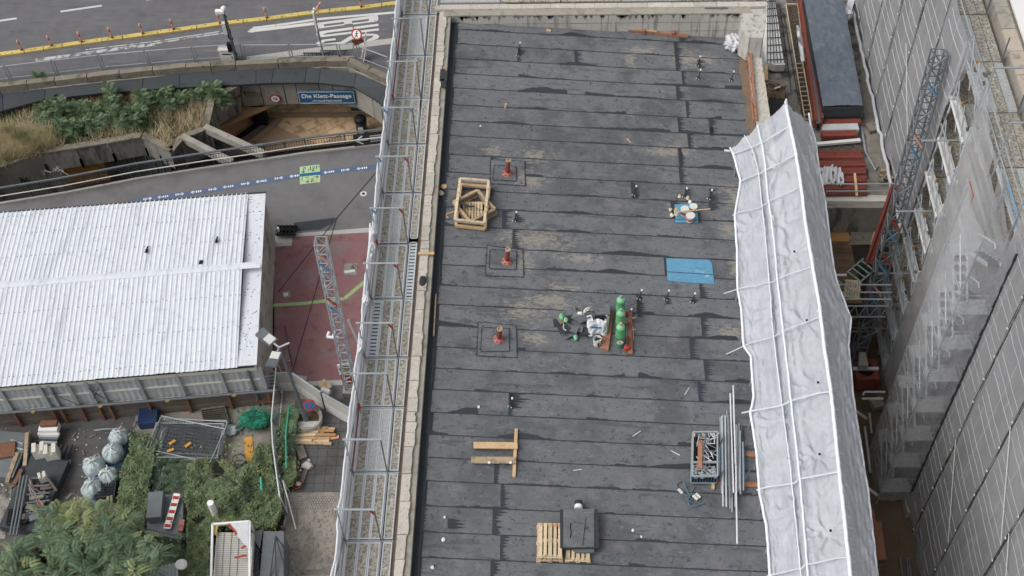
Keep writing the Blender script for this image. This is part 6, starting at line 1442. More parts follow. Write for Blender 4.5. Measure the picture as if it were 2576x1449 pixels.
m = MB(); m.path([tat('L', *p, .08) for p in ((785, 220), (830, 490))], .05, 5).path([tat('L', *p, .08) for p in ((830, 490), (940, 690), (960, 640))], .04, 5); m.build('drain_line', MT['galv'], label='grey drain line at the terrace edge beside the pipe pile', cat='pipe')
MB().bar(tat('J', 2180, 180, .6), tat('J', 2230, 10, .6), .3, .3).blob(tat('J', 2175, 180, .8), (.25, .3, .3), 12, 8, .5, 2, 4).build('wrapped_end', MT['film'], label='wrapped beam end at the top of the earth strip', cat='wrapped bundle')
for (y, x0, x1, z, lb) in ((840, 395, 1170, 1.0, 'upper grey tube spanning from the tent to the netted wall'), (918, 400, 1110, .6, 'second grey tube spanning from the tent to the netted wall')): MB().tube(tat('L', x0, y, z), tat('L', x1, y - 2, z), .03).build('ledger_tube', MT['galv'], label=lb, cat='tube', group='tubes between tent and netted wall')
MB().bar(tat('L', 395, 1010, .1), tat('L', 1160, 1012, .1), .35, .2).build('edge_beam', MT['cream'], label='pale edge beam along the end of the lower terrace', cat='beam')
# timber working platform
PZ = -6.6
def pat(k, x, y, h=0): return at(k, x, y, PZ + h)
pf = thing('work_platform', 'timber working platform between tent and netted wall, wet brown boards', 'platform', pat('M', 700, 400))
a0, a1, b0, b1 = pat('L', 380, 1150), pat('L', 1120, 1150), pat('M', 480, 830), pat('M', 1090, 830)
for k in range(24):
    v0, v1 = k / 24, (k + .95) / 24; x0, x1 = 9.0, 12.75
    ya_, yb_ = a0.y + (b0.y - a0.y) * v0, a0.y + (b0.y - a0.y) * v1
    MB().box(((x0 + x1) / 2, (ya_ + yb_) / 2, PZ - .03 + r3.uniform(-.006, .006)), (x1 - x0, abs(yb_ - ya_), .06)).build('plank', MT['plywet' if k > 7 else ('ply' if k > 0 else 'galv_dark')], pf)
MB().prism([pat('L', 700, 1200, .03), pat('L', 930, 1190, .03), pat('M', 900, 190, .03), pat('M', 640, 200, .03)], .02).build('steel_sheet', MT['wood_grey'], pf)
MB().prism([pat('M', 930, 0, .04), pat('M', 1060, -40, .04), pat('M', 1010, 210, .04), pat('M', 880, 205, .04)], .02).build('pale_board', MT['wood_pale'], pf)
pt = thing('ladder', 'light metal ladder frame lying on the brown platform', 'ladder', pat('M', 780, 480))
c4 = [pat('M', *p, .15) for p in ((622, 500), (805, 348), (945, 458), (765, 605))]
MB().bar(c4[0], c4[1], .05, .05).build('rail', MT['galv'], pt); MB().bar(c4[3], c4[2], .05, .05).build('rail', MT['galv'], pt)
for k in range(4): f = .06 + k * .27; MB().bar(c4[0].lerp(c4[1], f), c4[3].lerp(c4[2], f), .05, .05).build('rung', MT['galv' if k % 2 else 'mint'], pt)
def pallet(name, label, quad, h, z, mt2='pallet', nb=5, parent_cat='pallet', group=None):
    t = thing(name, label, parent_cat, (sum(quad, Vector())) / 4, group=group)
    q0, q1, q2, q3 = quad                      # q0 back left, q1 back right, q2 front right, q3 front left
    for k in range(nb):
        f0 = k / nb + (.02 if k else 0); f = (k + .5) / nb; w = (q1 - q0).length / nb * (.78 if k % 2 == 0 else .62)
        MB().bar(q0.lerp(q1, f) + Vector((0, 0, h)), q3.lerp(q2, f) + Vector((0, 0, h)), w, .022).build('deck_slat', MT[mt2], t)
    for s in (0.03, .5, .97):
        MB().bar(q0.lerp(q3, s) + Vector((0, 0, h - .033)), q1.lerp(q2, s) + Vector((0, 0, h - .033)), .12, .022).build('cross_board', MT[mt2], t)
        for u in (.06, .5, .94): MB().box(q0.lerp(q3, s).lerp(q1.lerp(q2, s), u) + Vector((0, 0, h - .085)), (.13, .12, .08)).build('block', MT[mt2], t)
    for u in (.06, .5, .94): MB().bar(q0.lerp(q1, u) + Vector((0, 0, h - .135)), q3.lerp(q2, u) + Vector((0, 0, h - .135)), .1, .022).build('skid', MT[mt2], t)
    return t
pallet('pallet', 'pale wooden pallet on the brown platform under the grey tubes', [pat('M', 610, 600), pat('M', 775, 612), pat('M', 755, 795), pat('M', 588, 775)], .15, 0, 'wood_pale', 6)
for k, y in enumerate((630, 712, 787)): MB().tube(pat('M', 525 + 15 * k, y, .9), pat('M', 1110, y + 3, .9), .035).build('ledger_tube', MT['galv'], label='grey tube over the brown platform, %s of three' % ('farthest', 'middle', 'nearest')[k], cat='tube', group='tubes over the platform')
MB().tube(pat('M', 520, 578, .8), pat('M', 712, 735, .5), .03).build('brace_tube', MT['galv'], label='slanted grey tube crossing over the pale pallet', cat='tube')
MB().tube(pat('L', 398, 1100, .8), pat('L', 585, 1293, .3), .035).build('brace_tube', MT['galv_dark'], label='dark slanted tube with pale coupler above the plywood', cat='tube')
MB().tube(pat('M', 510, 526, 1.0), pat('M', 622, 524, 1.0), .05).build('white_stub', MT['white_tube'], label='short white tube end sticking out of the tent', cat='tube')
t = thing('red_girder', 'rust red steel girder standing against the hoist mast by the platform', 'girder', pat('M', 870, 390)); a, b_ = pat('L', 1150, 855, 3.0), pat('M', 868, 395, .1)
MB().bar(a, b_, .34, .1).build('flange', MT['red_oxide'], t); MB().bar(a + Vector((-.14, -.1, 0)), b_ + Vector((-.14, -.1, 0)), .06, .22).build('side_flange', MT['red_oxide'], t)
t = thing('platform_truss', 'grey lattice truss carrying the near end of the brown platform', 'truss', pat('M', 830, 890)); a, b_ = pat('M', 600, 862, -.15), pat('M', 1080, 862, -.15)
MB().tube(a, b_, .04).build('chord', MT['galv'], t); MB().tube(a - Vector((0, 0, .75)), b_ - Vector((0, 0, .75)), .04).build('chord', MT['galv'], t); m = MB()
for k in range(8): z = Vector((0, 0, -.75)); m.tube(a.lerp(b_, k / 8) + (z if k % 2 else Vector()), a.lerp(b_, (k + 1) / 8) + (Vector() if k % 2 else z), .025, 5)
m.build('diagonals', MT['galv'], t)
# things in the dark shaft
for k, (a, b_) in enumerate((((670, 1140), (960, 1140)), ((670, 1098), (880, 1096)), ((690, 1000), (850, 930)), ((800, 1200), (970, 1140)))): MB().tube(at('M', *a, -8.5), at('M', *b_, -8.5), .035).build('shaft_tube', MT['galv_dark'], label='grey tube in the dark shaft below the platform, %s' % ('longest level one', 'short level one', 'upper slanted one', 'lower slanted one')[k], cat='tube', group='tubes in the shaft')
MB().prism([at('N', *p, -9.5) for p in ((760, 60), (830, 60), (860, 205), (755, 205))], .3).build('pale_cover', MT['concrete'], label='pale tapered cover in the dark shaft', cat='cover')
t = thing('red_case', 'dark red case with black round front in the shaft', 'case', at('N', 810, 300, -10.6)); MB().box(at('N', 820, 300, -10.9), (1.0, 1.1, .8)).build('case_body', MT['red_oxide'], t); MB().lathe([(.35, .41), (.32, .44)], 14, at('N', 815, 305, -10.9)).build('black_disc', MT['black'], t); MB().box(at('N', 830, 240, -10.4), (1.1, .12, .1)).build('white_edge', MT['white'], t)
for k, y in enumerate((492, 565)): MB().path([at('N', 800 - 8 * k, y + 30 * (k == 0), -10.5), at('N', 820 - 20 * k, y, -10.5), at('N', 1040 - 20 * k, y, -10.5)], .05, 6).build('shaft_rail', MT['white_tube'], label='white handrail across the shaft bottom, %s' % ('upper', 'lower')[k], cat='handrail', group='handrails in the shaft')
MB().box(at('N', 950, 620, -11.3), (.5, .5, .3), .3).build('white_block', MT['concrete'], label='small pale block on the shaft floor', cat='block')
MB().tube(at('N', 870, 720, -10.6), at('N', 895, 940, -11), .05).tube(at('N', 820, 870, -10.8), at('N', 885, 1370, -11.2), .06).build('shaft_post', MT['galv'], label='bent grey posts beside the netted stair tower foot', cat='post')
MB().tube(at('N', 715, 690, -9), at('N', 835, 780, -10), .06).build('brace_tube', MT['white_tube'], label='white tube sticking out low on the tent side', cat='tube')
MB().tube(at('O', 865, 385, -8), at('O', 960, 455, -9), .06).build('brace_tube', MT['white_tube'], label='white tube sticking out lowest on the tent side', cat='tube')
t = thing('shaft_planks', 'two orange brown planks lying on the brown ground beside the tent', 'planks', at('O', 980, 950, -11.5))
MB().bar(at('O', 940, 745, -11.4), at('O', 985, 1170, -11.4), .22, .08).build('plank', MT['wood_red'], t); MB().bar(at('O', 965, 745, -11.35), at('O', 1025, 1170, -11.35), .3, .08).build('plank', MT['wood_red'], t); MB().bar(at('O', 900, 620, -11.45), at('O', 925, 780, -11.45), .2, .08).build('plank', MT['wood_red'], t)
t = thing('metal_frame', 'metal frame lying at the foot of the netted wall', 'frame', at('O', 1260, 1250, -11.5)); 
for x in (1215, 1285, 1310): MB().bar(at('O', x, 1140, -11.3), at('O', x + 45, 1500, -11.3), .06, .1).build('frame_bar', MT['galv_dark'], t)

# ================================================================== NETTED TENT OVER THE EAVES
lines = dict(
 L=[(1836, 373), (1845, 392), (1863, 457), (1856, 500), (1848, 541.6), (1854, 631), (1855, 728), (1865, 784), (1870.5, 873), (1889, 898), (1895.5, 1000), (1887, 1038), (1903, 1139), (1911, 1246), (1926.7, 1320), (1932, 1375), (1936, 1449), (1944, 1600)],
 A=[(1872, 342), (1890, 372), (1907, 427), (1914.6, 499.5), (1926, 604), (1931, 670.7), (1945.5, 848), (1965, 1006), (1988, 1179), (2013, 1436), (2028, 1600)],
 B=[(1905, 315), (1918, 370), (1925, 418), (1931, 490.5), (1947, 604), (1954, 692.6), (1970.5, 840), (1990, 1011), (2012, 1207), (2031.4, 1438), (2046, 1600)],
 C=[(1976, 256), (1982, 292), (1998.8, 370), (2009, 430), (2018, 493.5), (2027, 570), (2041, 649), (2062, 778.5), (2076, 894), (2090, 983), (2113, 1207), (2127.7, 1339.8), (2139, 1449), (2153, 1600)],
 E=[(2038, 313), (2050, 349), (2059, 415), (2075.5, 505.5), (2096, 669), (2106, 713.7), (2140.7, 804), (2134, 871), (2145, 987.7), (2154.6, 1057), (2177.8, 1205), (2182.7, 1232), (2205.6, 1438), (2222, 1600)])
zz = dict(L=-.62, A=.25, B=.45, C=1.15, E=-.9)
def resamp(pts, n, bpts):
    # stations matched by picture height between the first and last point
    out = []; y0, y1 = pts[0][1], pts[-1][1]
    for k in range(n + 1):
        y = y0 + (y1 - y0) * k / n
        for (xa, ya_), (xb, yb_) in zip(pts, pts[1:]):
            if ya_ <= y <= yb_ + 1e-6: f = (y - ya_) / max(1e-6, yb_ - ya_); out.append((xa + (xb - xa) * f, y)); break
    return out
NS = 300
RL = {k: [at('D', *p, zz[k] + (.7 * max(0, 1 - i / (NS * .05)) if k in 'CB' else 0)) for i, p in enumerate(resamp(v, NS, None))] for k, v in lines.items()}
MT['tube_veiled'] = mat('tube_veiled', (208, 214, 222), .6, .06, 3)
tent = thing('netted_tent', 'long white netted scaffold tent covering the eaves along the right roof edge', 'scaffold tent', RL['C'][120] - Vector((0, 0, 1)))
def tpt(i, w):
    ks = 'LABCE'; f = w * 4; j = min(3, int(f)); f -= j; a, b_ = RL[ks[j]][i], RL[ks[j + 1]][i]
    return a.lerp(b_, f)
knots = [(28, .62), (80, .64), (120, .66), (156, .68), (196, .64), (240, .66), (274, .68), (58, .55), (50, .2), (105, .3), (170, .25), (225, .3)]
def tent_fn(u, v):
    i = min(NS, int(u * NS + .5)); p = tpt(i, v); f = (v * 4) % 1; y = i / NS
    sag = -.2 * math.sin(math.pi * f) * (1 if v < .75 else .4)
    rip = .07 * noise.noise(Vector((v * 26, i * .035, 1))) + .08 * noise.noise(Vector((v * 6, i * .06, 3))) + .03 * noise.noise(Vector((v * 60 + i * .2, i * .12, 9))) + .05 * abs(noise.noise(Vector((v * 22 - i * .11, i * .05, 13)))) - .05 * abs(noise.noise(Vector((v * 16 + i * .16, i * .09, 17))))
    rip -= .22 * abs(math.sin(i * math.pi / 28.0)) ** .6 * math.sin(math.pi * min(1, v * 1.5)) * .5
    if v > .75: rip += .22 * noise.noise(Vector((v * 26 - i * .16, i * .03, 7))) + .1 * abs(noise.noise(Vector((v * 60 - i * .35, i * .06, 27))))
    rip += .045 * abs(noise.noise(Vector((i * .22 + v * 9, v * 14, 31)))) + .03 * noise.noise(Vector((i * .45, v * 40, 37)))
    for (ki, kv) in knots:                       # pulled points: folds run towards them
        dx, dy = (v - kv) * 5, (i - ki) / 11.0; r_ = math.hypot(dx, dy)
        if r_ < 1.3: rip += (.17 * math.cos(math.atan2(dy, dx) * 9) * r_ * (1.3 - r_) - .25 * max(0, .3 - r_))
    return p + Vector((0, 0, sag + rip))
MB().grid(tent_fn, NS, 110).build('net_cover', MT['tentnet'] if 'tentnet' in MT else MT['net'], tent, True)
for k, w, nm in (('L', .06, 'edge_seam'), ('A', .028, 'net_seam'), ('B', .05, 'net_seam'), ('C', .085, 'ridge_seam'), ('E', .05, 'edge_seam')):
    m = MB(); m.path([RL[k][i] + Vector((.015 * noise.noise(Vector((i * .4, w * 90, 0))), 0, .04)) for i in range(0, NS + 1, 2)], w * .75, 6); m.build(nm, MT['welt'], tent, True)
def near(k, y): return min(range(NS + 1), key=lambda i: abs(lines_y(k, i) - y))
def lines_y(k, i): y0, y1 = lines[k][0][1], lines[k][-1][1]; return y0 + (y1 - y0) * i / NS
for (yl_, yr_, over, w) in ((388, 320, 0, .05), (457, 392, .0, .05), (541, 470, .1, .04), (728, 672, .6, .035), (873, 800, .75, .035), (1035, 985, .35, .05), (1232, 1188, .1, .05), (1449, 1405, .1, .05)):
    iL, iC = near('L', yl_), near('C', yr_); a, b_ = RL['L'][iL], RL['C'][iC]; n = 10; m = MB(); pts = []
    for k in range(n + 1):
        w_ = .75 * k / n; i = int(iL + (iC - iL) * k / n); pts.append(tpt(i, w_) + Vector((0, 0, .03)))
    d = (pts[0] - pts[1]).normalized(); pts = [pts[0] + d * over + Vector((0, 0, -.05 * over))] + pts
    m.path(pts, w * .55, 6).build('cross_tube', MT['tube_veiled'], tent)
    MB().path([tpt(min(NS, iC + int(6 * k)), .75 + .22 * k) + Vector((0, 0, .04)) for k in (0, .3, .6, 1)], .015, 5).build('cross_cord', MT['tube_veiled'], tent)
for i, v in knots[:7]: p = tpt(i, v); MB().box(p + Vector((0, 0, .02)), (.07, .07, .03)).build('knot', MT['black'], tent)
for k in range(46):
    i = int(14 + k * 6.1); a = tpt(i, .75); b_ = tpt(min(NS, i + 1), .80); MB().tube(a + Vector((0, 0, .07)), b_ + Vector((0, 0, .09)), .012, 4).build('lacing_cord', MT['welt'], tent)
for (x0, y0, x1, y1, z) in ((1978, 250, 1977, 262, 2.1), (2035, 285, 2040, 318, .2), (1836, 380, 1822, 378, -.5)): MB().tube(at('D', x0, y0, z), at('D', x1, y1, z), .04).build('tube_end', MT['white_tube'], tent)
for i in range(18, NS, 40):
    a, b_ = RL['L'][i], RL['C'][i]
    MB().prism([a + Vector((.5, .1, -.9)), a + Vector((1.2, .1, -.9)), a + Vector((1.2, 2.2, -.9)), a + Vector((.5, 2.2, -.9))], .05).build('inner_deck', MT['deck'], tent)
for h in (.5, 1.0, 1.6):
    MB().path([RL['B'][i] - Vector((-.3, 0, h)) for i in range(8, NS, 8)], .03, 5).build('inner_rail', MT['white_tube'], tent)
    MB().path([RL['E'][i] - Vector((.15, 0, h - .6)) for i in range(8, NS, 8)], .03, 5).build('inner_rail', MT['white_tube'], tent)
# supporting tubes seen through the net
for i in range(10, NS, 26):
    for k in 'LACE': MB().tube(RL[k][i] - Vector((0, 0, .06)), RL[k][i] - Vector((0, 0, 1.0 if k in 'L' else 3.2)), .03, 5).build('standard', MT['galv'], tent)

# ================================================================== NETTED SCAFFOLD BUILDING ON THE RIGHT
NX = 14.5; WB_ = -11.5
rbld = thing('stone_building', 'tall stone building behind the netted scaffold on the right', 'building', (19, 28, -11.6))
MB().box((20.3, 30, -3.4), (8.4, 70, 16.6)).build('wall', MT['facade'], rbld)
MB().box((16.35, 30, 4.75), (.6, 70, .5)).build('cornice_wall', MT['concrete'], rbld)
y = 10
while y < 50: L = rng.uniform(.9, 1.5); MB().box((16.3, y + L / 2, 5.03), (.5, L - .03, .1 + rng.uniform(0, .03))).build('coping_stone', MT['facade' if rng.random() < .5 else 'cap_concrete'], rbld); y += L
MB().box((17.6, 30, 5.15), (1.9, 70, .1)).build('white_gutter', MT['white'], rbld)
MB().box((20.7, 30, 5.05), (4.4, 70, .2)).build('roof', MT['concrete'], rbld)
rs = thing('netted_scaffold', 'high facade scaffold with grey protective nets along the right building', 'scaffold', (15.2, 28, WB_))
def lev(k): return 4.7 - 2.0 * k
open0, open1 = 32.06, 34.63                      # the bays without net
ys_st = [8.93 + 2.57 * k for k in range(18)]
r4 = random.Random(21)
for k in range(9):
    z = lev(k)
    for i, y0 in enumerate(ys_st[:-1]):
        vis = open0 - 3.5 < y0 < open1 + 3 or k == 0
        for j, x in enumerate((14.72, 15.05, 15.38, 15.72)):
            if k == 0 or (vis and j < 3) :
                MB().box((x, y0 + 1.285, z - .03), (.31, 2.5, .05)).build('deck_board', MT['deck_steel' if r4.random() < .25 else 'deck'], rs)
        if k and not vis: MB().box((15.05, y0 + 1.285, z - .03), (.95, 2.5, .05)).build('deck_board', MT['deck'], rs)
    m = MB()
    for h in (.15, .55, 1.05): m.tube((NX + .08, ys_st[0], z + h), (NX + .08, open0 - .1, z + h), .028, 5).tube((NX + .08, open1 + .1, z + h), (NX + .08, ys_st[-1], z + h), .028, 5)
    m.build('guard_rails', MT['galv'], rs)
    MB().bar((NX + .1, open1 + 1.5, z + .08), (NX + .1, ys_st[-1], z + .08), .03, .16).build('toe_board', MT['alu'], rs)
    MB().bar((NX + .1, ys_st[0], z + .08), (NX + .1, open0 - .5, z + .08), .03, .16).build('toe_board', MT['alu'], rs)
for y0 in ys_st:
    MB().tube((NX + .06, y0, WB_), (NX + .06, y0, 5.75), .03, 6).build('standard', MT['galv'], rs)
    MB().tube((15.85, y0, WB_), (15.85, y0, 5.8), .03, 6).build('standard', MT['galv_dark'], rs)
    m = MB()
    for k in range(9): m.tube((NX + .02, y0, lev(k) - .07), (15.88, y0, lev(k) - .07), .028, 5)
    m.build('transoms', MT['galv'], rs)
# nets
def wall_net(y0, y1, z0, z1, name, seed, bulge=.03, mt2='net_grey'):
    m = MB(); nu, nv = max(6, int((y1 - y0) / .22)), 50
    def fn(u, v):
        y, z = y0 + (y1 - y0) * u, z0 + (z1 - z0) * v
        st = ((y - 8.93) / 2.57) % 1
        return Vector((NX - .04 - bulge * math.sin(math.pi * st) * .5 - .03 * noise.noise(Vector((y * 1.2, z * .3, seed))) - .006 * noise.noise(Vector((y * 5, z * .8, seed))) - .25 * (v < .05) * noise.noise(Vector((y * .8, 0, 5))), y + .1 * noise.noise(Vector((z * .4, seed, u * 2))) * (u in (0, 1)), z))
    return m.grid(fn, nu, nv).build(name, MT[mt2], rs, True)
edges_far = [open1 + 2.57 * k for k in range(7)]
for a, b_ in zip(edges_far, edges_far[1:]): wall_net(a + .03, b_ - .03, -4.6, 5.7, 'net_panel', a)
edges_near = [8.93 + 2.57 * k for k in range(7)] + [26.5]
for a, b_ in zip(edges_near, edges_near[1:]): wall_net(a + .03, b_ - .03, WB_ + .2, 6.8, 'net_panel', a)
wall_net(28.2, open0 - .02, WB_ + .5, 4.4, 'net_panel', 28.2, .06, 'net_mid'); wall_net(26.5, 28.2, WB_ + .5, 4.0, 'net_panel', 3, .06, 'net_mid')
def netx(y, z, seed, bulge=.03): return NX - .04 - bulge * math.sin(math.pi * (((y - 8.93) / 2.57) % 1)) * .5 - .03 * noise.noise(Vector((y * 1.2, z * .3, seed))) - .006 * noise.noise(Vector((y * 5, z * .8, seed)))
MT['net_crease'] = mat('net_crease', (200, 201, 203), .85, .08, 2, spec=.1)
def creases(y0, y1, zlo, zhi):                 # the net bears on the rails and deck edges behind it
    m = MB()
    for k in range(9):
        for h, r_ in ((.0, .013), (.52, .010), (1.02, .012)):
            z = lev(k) + h
            if not zlo < z < zhi: continue
            ya_ = y0 + rng.uniform(.05, .3); yb_ = y1 - rng.uniform(.05, .3)
            r_ *= (.55 if y1 < 28 else .9); m.path([(netx(ya_ + (yb_ - ya_) * i / 14, z, y0) - .006, ya_ + (yb_ - ya_) * i / 14, z + .01 * math.sin(i + k)) for i in range(15)], r_, 4)
    for f in (.5, .98):
        y = y0 + (y1 - y0) * f; m.path([(netx(y, zlo + (zhi - zlo) * i / 30, y0) - .003, y + .03 * noise.noise(Vector((i * .5, y, 1))), zlo + (zhi - zlo) * i / 30) for i in range(31)], .007, 4)
    m.build('net_creases', MT['net_crease'], rs, kind='stuff')
for a, b_ in zip(edges_far, edges_far[1:]): creases(a, b_, -4.4, 5.6)
for a, b_ in zip(edges_near, edges_near[1:]): creases(a, b_, WB_ + .3, 6.6)
# laced joints between the net panels: dark gap strip with ties
def lace(y, z0, z1):
    m = MB(); n = int((z1 - z0) / .3)
    for k in range(n):
        za, zb = z0 + (z1 - z0) * k / n, z0 + (z1 - z0) * (k + 1) / n; w0, w1 = .026 + .04 * noise.noise(Vector((y, za * 1.1, 0))), .026 + .04 * noise.noise(Vector((y, zb * 1.1, 0)))
        x = NX - .1 - .03 * noise.noise(Vector((y, za, 3)))
        m.add([(x, y - w0, za), (x, y + w0, za), (x, y + w1, zb), (x, y - w1, zb)], [(0, 1, 2, 3)])
    m.build('net_joint', MT['charcoal'], rs)
    t2 = MB()
    for k in range(int((z1 - z0) / 1.5)): z = z0 + .5 + k * 1.5 + r4.uniform(-.2, .2); t2.box((NX - .13, y, z), (.03, .07, .06))
    t2.build('net_ties', MT['offwhite'], rs, kind='stuff')
for y in edges_far[1:-1]: lace(y, -4.5, 5.6)
for y in edges_near[1:-1]: lace(y, WB_ + .3, 6.7)
m = MB()
for (y0, z0, y1, z1) in ((19.2, -2, 21.78, 1.0), (16.64, -4, 19.2, -1.2), (21.78, -7, 24.35, -4), (40.3, .6, 37.2, -1.8)): m.tube((NX - .16, y0, z0), (NX - .12, y1, z1), .014, 5)
m.build('diagonal_ties', MT['offwhite'], rs, kind='stuff')
# hem at the foot of the far nets
m = MB(); m.path([Vector((NX - .18 + .1 * noise.noise(Vector((k * .6, 0, 7))), 34.6 + k * .35, -4.62 + .1 * noise.noise(Vector((k * .9, 3, 1))))) for k in range(54)], .08, 6); m.build('net_hem', MT['film'], rs, True)
# open bays: white insulated boards, rails and props on each level
for k in range(0, 9):
    z = lev(k)
    b0_ = open0 - 2.6 + .15 * (k % 2)
    for j in range(1 if k else 0):
        t2 = MB().box((NX + .12, b0_ + 3.9, z + .28), (.34, 2.35, .12)).build('white_board', MT['alu' if k > 4 else 'white'], rs)
        MB().box((NX + .1, b0_ + 3.0, z + .02), (.16, .6, .2)).build('white_board', MT['galv'], rs)
    for (yy, h0, h1, dy) in ((open0 + .2, .1, 1.9, .9), (open0 + 1.2, .2, 2.1, 1.0)):
        MB().tube((NX - .02, yy, z + h0 - .3), (NX - .05, yy + dy, z + h1 - .6), .028, 5).build('brace', MT['galv'], rs)
    for (h, y0, y1) in ((.5, open0 + .1, open1 - .4), (1.0, open0 + .3, open1)): MB().tube((NX - .04, y0, z + h), (NX - .04, y1, z + h - .05), .03, 5).build('guard_rail', MT['galv'], rs)
    for yy in (open0 + .1, open1 - .2): MB().tube((NX, yy, z - .3), (NX, yy, z + 1.2), .04, 6).build('prop', MT['alu' if k % 2 else 'galv'], rs)
    m = MB()
    for _ in range(5): m.box((NX + .1 + r4.random() * .2, open0 + r4.uniform(.2, 2.3), z + r4.uniform(.3, 1.2)), (.07, .16, .07))
    m.build('coupler', MT['galv_dark'], rs, kind='stuff')
    MB().box((NX + .1, open1 - .9, z + .75), (.05, .07, .3)).build('coupler', MT['amber'], rs)
for k in range(1, 9, 2): MB().tube((NX - 1.1, open0 + 1.2 + .05 * k, lev(k) - .6), (NX + .2, open0 + 1.2 + .05 * k, lev(k) - .6), .035).build('ledger', MT['galv'], rs)
# draped net edges at the top of the opening
def drape(p0, p1, p2, p3, name, seed, mt2='net_thin'):
    MB().grid(lambda u, v: p0.lerp(p1, u).lerp(p3.lerp(p2, u), v) + Vector((-.1 * math.sin(math.pi * u) + .06 * noise.noise(Vector((u * 8, v * 2, seed))), -.25 * math.sin(math.pi * u) * (1 - v), .05 * noise.noise(Vector((u * 5, v * 3, seed))))), 18, 30).build(name, MT[mt2], rs, True)
drape(Vector((NX - .1, open1 + .1, 5.7)), Vector((NX + .2, open1 - .6, 5.6)), Vector((NX - .1, open1 - .25, 3)), Vector((NX - .1, open1, 2)), 'net_flap', 2)
drape(Vector((NX - .1, 31.9, 6.2)), Vector((NX - .1, 29.6, 5.2)), Vector((NX - .1, 29.4, 4.2)), Vector((NX - .1, 32.0, 4.2)), 'net_flap', 5)
drape(Vector((NX - .1, 28.9, 5.6)), Vector((NX - .1, 26.6, 4.6)), Vector((NX - .1, 26.4, 3.9)), Vector((NX - .1, 28.4, 3.9)), 'net_flap', 8)
# stair tower wrapped in thin net
st = thing('stair_tower', 'slender scaffold stair tower wrapped in thin translucent net', 'stair tower', (13.9, 27, WB_))
X0, X1, Y0, Y1 = 13.25, 14.44, 25.85, 28.15
for x in (X0, X1):
    for y in (Y0, Y1): MB().tube((x, y, WB_), (x, y, 5.2), .03, 6).build('standard', MT['galv'], st)
for k in range(7):
    z = -10.5 + 2.0 * k
    MB().box(((X0 + X1) / 2, Y0 + .3, z), (X1 - X0 - .05, .6, .05)).build('landing', MT['deck_steel'], st); MB().box(((X0 + X1) / 2, Y1 - .3, z + 1), (X1 - X0 - .05, .6, .05)).build('landing', MT['deck_steel'], st)
    for s in (0, 1):
        xa = X0 + .1 + .6 * s; m = MB(); za, zb = (z, z + 1) if s == 0 else (z + 2, z + 1)
        m.bar((xa, Y0 + .5, za), (xa, Y1 - .5, zb), .05, .14).bar((xa + .45, Y0 + .5, za), (xa + .45, Y1 - .5, zb), .05, .14); m.build('stringer', MT['alu'], st)
        m = MB()
        for i in range(5): f = (i + .5) / 5; m.box((xa + .22, Y0 + .5 + (Y1 - Y0 - 1) * f, za + (zb - za) * f), (.42, .22, .04))
        m.build('treads', MT['galv_dark'], st, kind='stuff')
        MB().path([(xa, Y0 + .4, za + .9), (xa, Y0 + .55, za + 1.0), (xa, Y1 - .5, zb + 1.0), (xa, Y1 - .35, zb + .6)], .025, 5).build('handrail', MT['white_tube'], st)
    m = MB()
    for h in (0, .5, 1.0): m.tube((X0, Y0, z + h), (X0, Y1, z + h), .022, 5).tube((X0, Y0, z + h), (X1, Y0, z + h), .022, 5)
    m.build('guard_rails', MT['galv'], st)
def tower_net(pa, pb, name, seed):
    nrm = (pb - pa).cross(Vector((0, 0, 1))).normalized()
    def fn(u, v):
        z = WB_ + .5 + 16.4 * v; p = pa.lerp(pb, u); return Vector((p.x, p.y, z)) + nrm * (.08 * math.sin(math.pi * u) + .06 * noise.noise(Vector((u * 4, z * .5, seed))) + .03 * noise.noise(Vector((u * 12, z * 1.2, seed)))) + Vector((0, 0, (.5 * abs(u - .5) if v > .97 else 0)))
    MB().grid(fn, 12, 70).build(name, MT['net_thin'], st, True)
tower_net(Vector((X0 - .06, Y1, 0)), Vector((X0 - .06, Y0 - .06, 0)), 'tower_net', 1); tower_net(Vector((X0 - .06, Y0 - .06, 0)), Vector((X1, Y0 - .06, 0)), 'tower_net', 4)
lc = MB()
for k in range(40): z = WB_ + .5 + k * .4; lc.box((X1 - .02, Y0 - .12 + .03 * noise.noise(Vector((z, 0, 0))), z), (.07 + .04 * (k % 2), .05, .36))
lc.build('corner_lacing', MT['charcoal'], st)
for k, (x, y) in enumerate(((2418, 463), (2440, 505), (2490, 505), (2500, 480))): pass
tg = MB(); a = Vector((X0 - .05, Y1, 5.3)); tg.path([Vector((X0, Y1, 5.5)), Vector((X0, Y1 - .6, 5.5)), Vector((X0, Y1 - .65, 5.0))], .016, 6); tg.build('red_gate_rail', MT['red'], st); MB().path([Vector((X1, Y1, 5.5)), Vector((X1, Y0 + .8, 5.5)), Vector((X1, Y0 + .7, 4.9))], .022, 6).build('blue_gate_rail', MT['blue'], st)
MB().box((14.9, 25.6, WB_ + .25), (1.2, .8, .5)).build('foot_block', MT['concrete'], label='concrete block at the foot of the netted wall by the stair tower', cat='concrete block')
# hoist mast in front of the open bays
a, b_ = atx('K', 1592, 632, 14.15), atx('M', 740, 1449, 13.7)
lattice('hoist_mast', 'dark lattice hoist mast in front of the open scaffold bays with blue and orange bracing', at('D', 2140, 960, WB_), Vector((14.05, a.y, a.z)), .5, .04, .55, 'galv_dark', face=(0, 1, 0), odd={26: 'blue', 22: 'orange', 21: 'blue', 15: 'red', 14: 'blue', 12: 'red', 11: 'blue', 9: 'orange', 8: 'blue'})
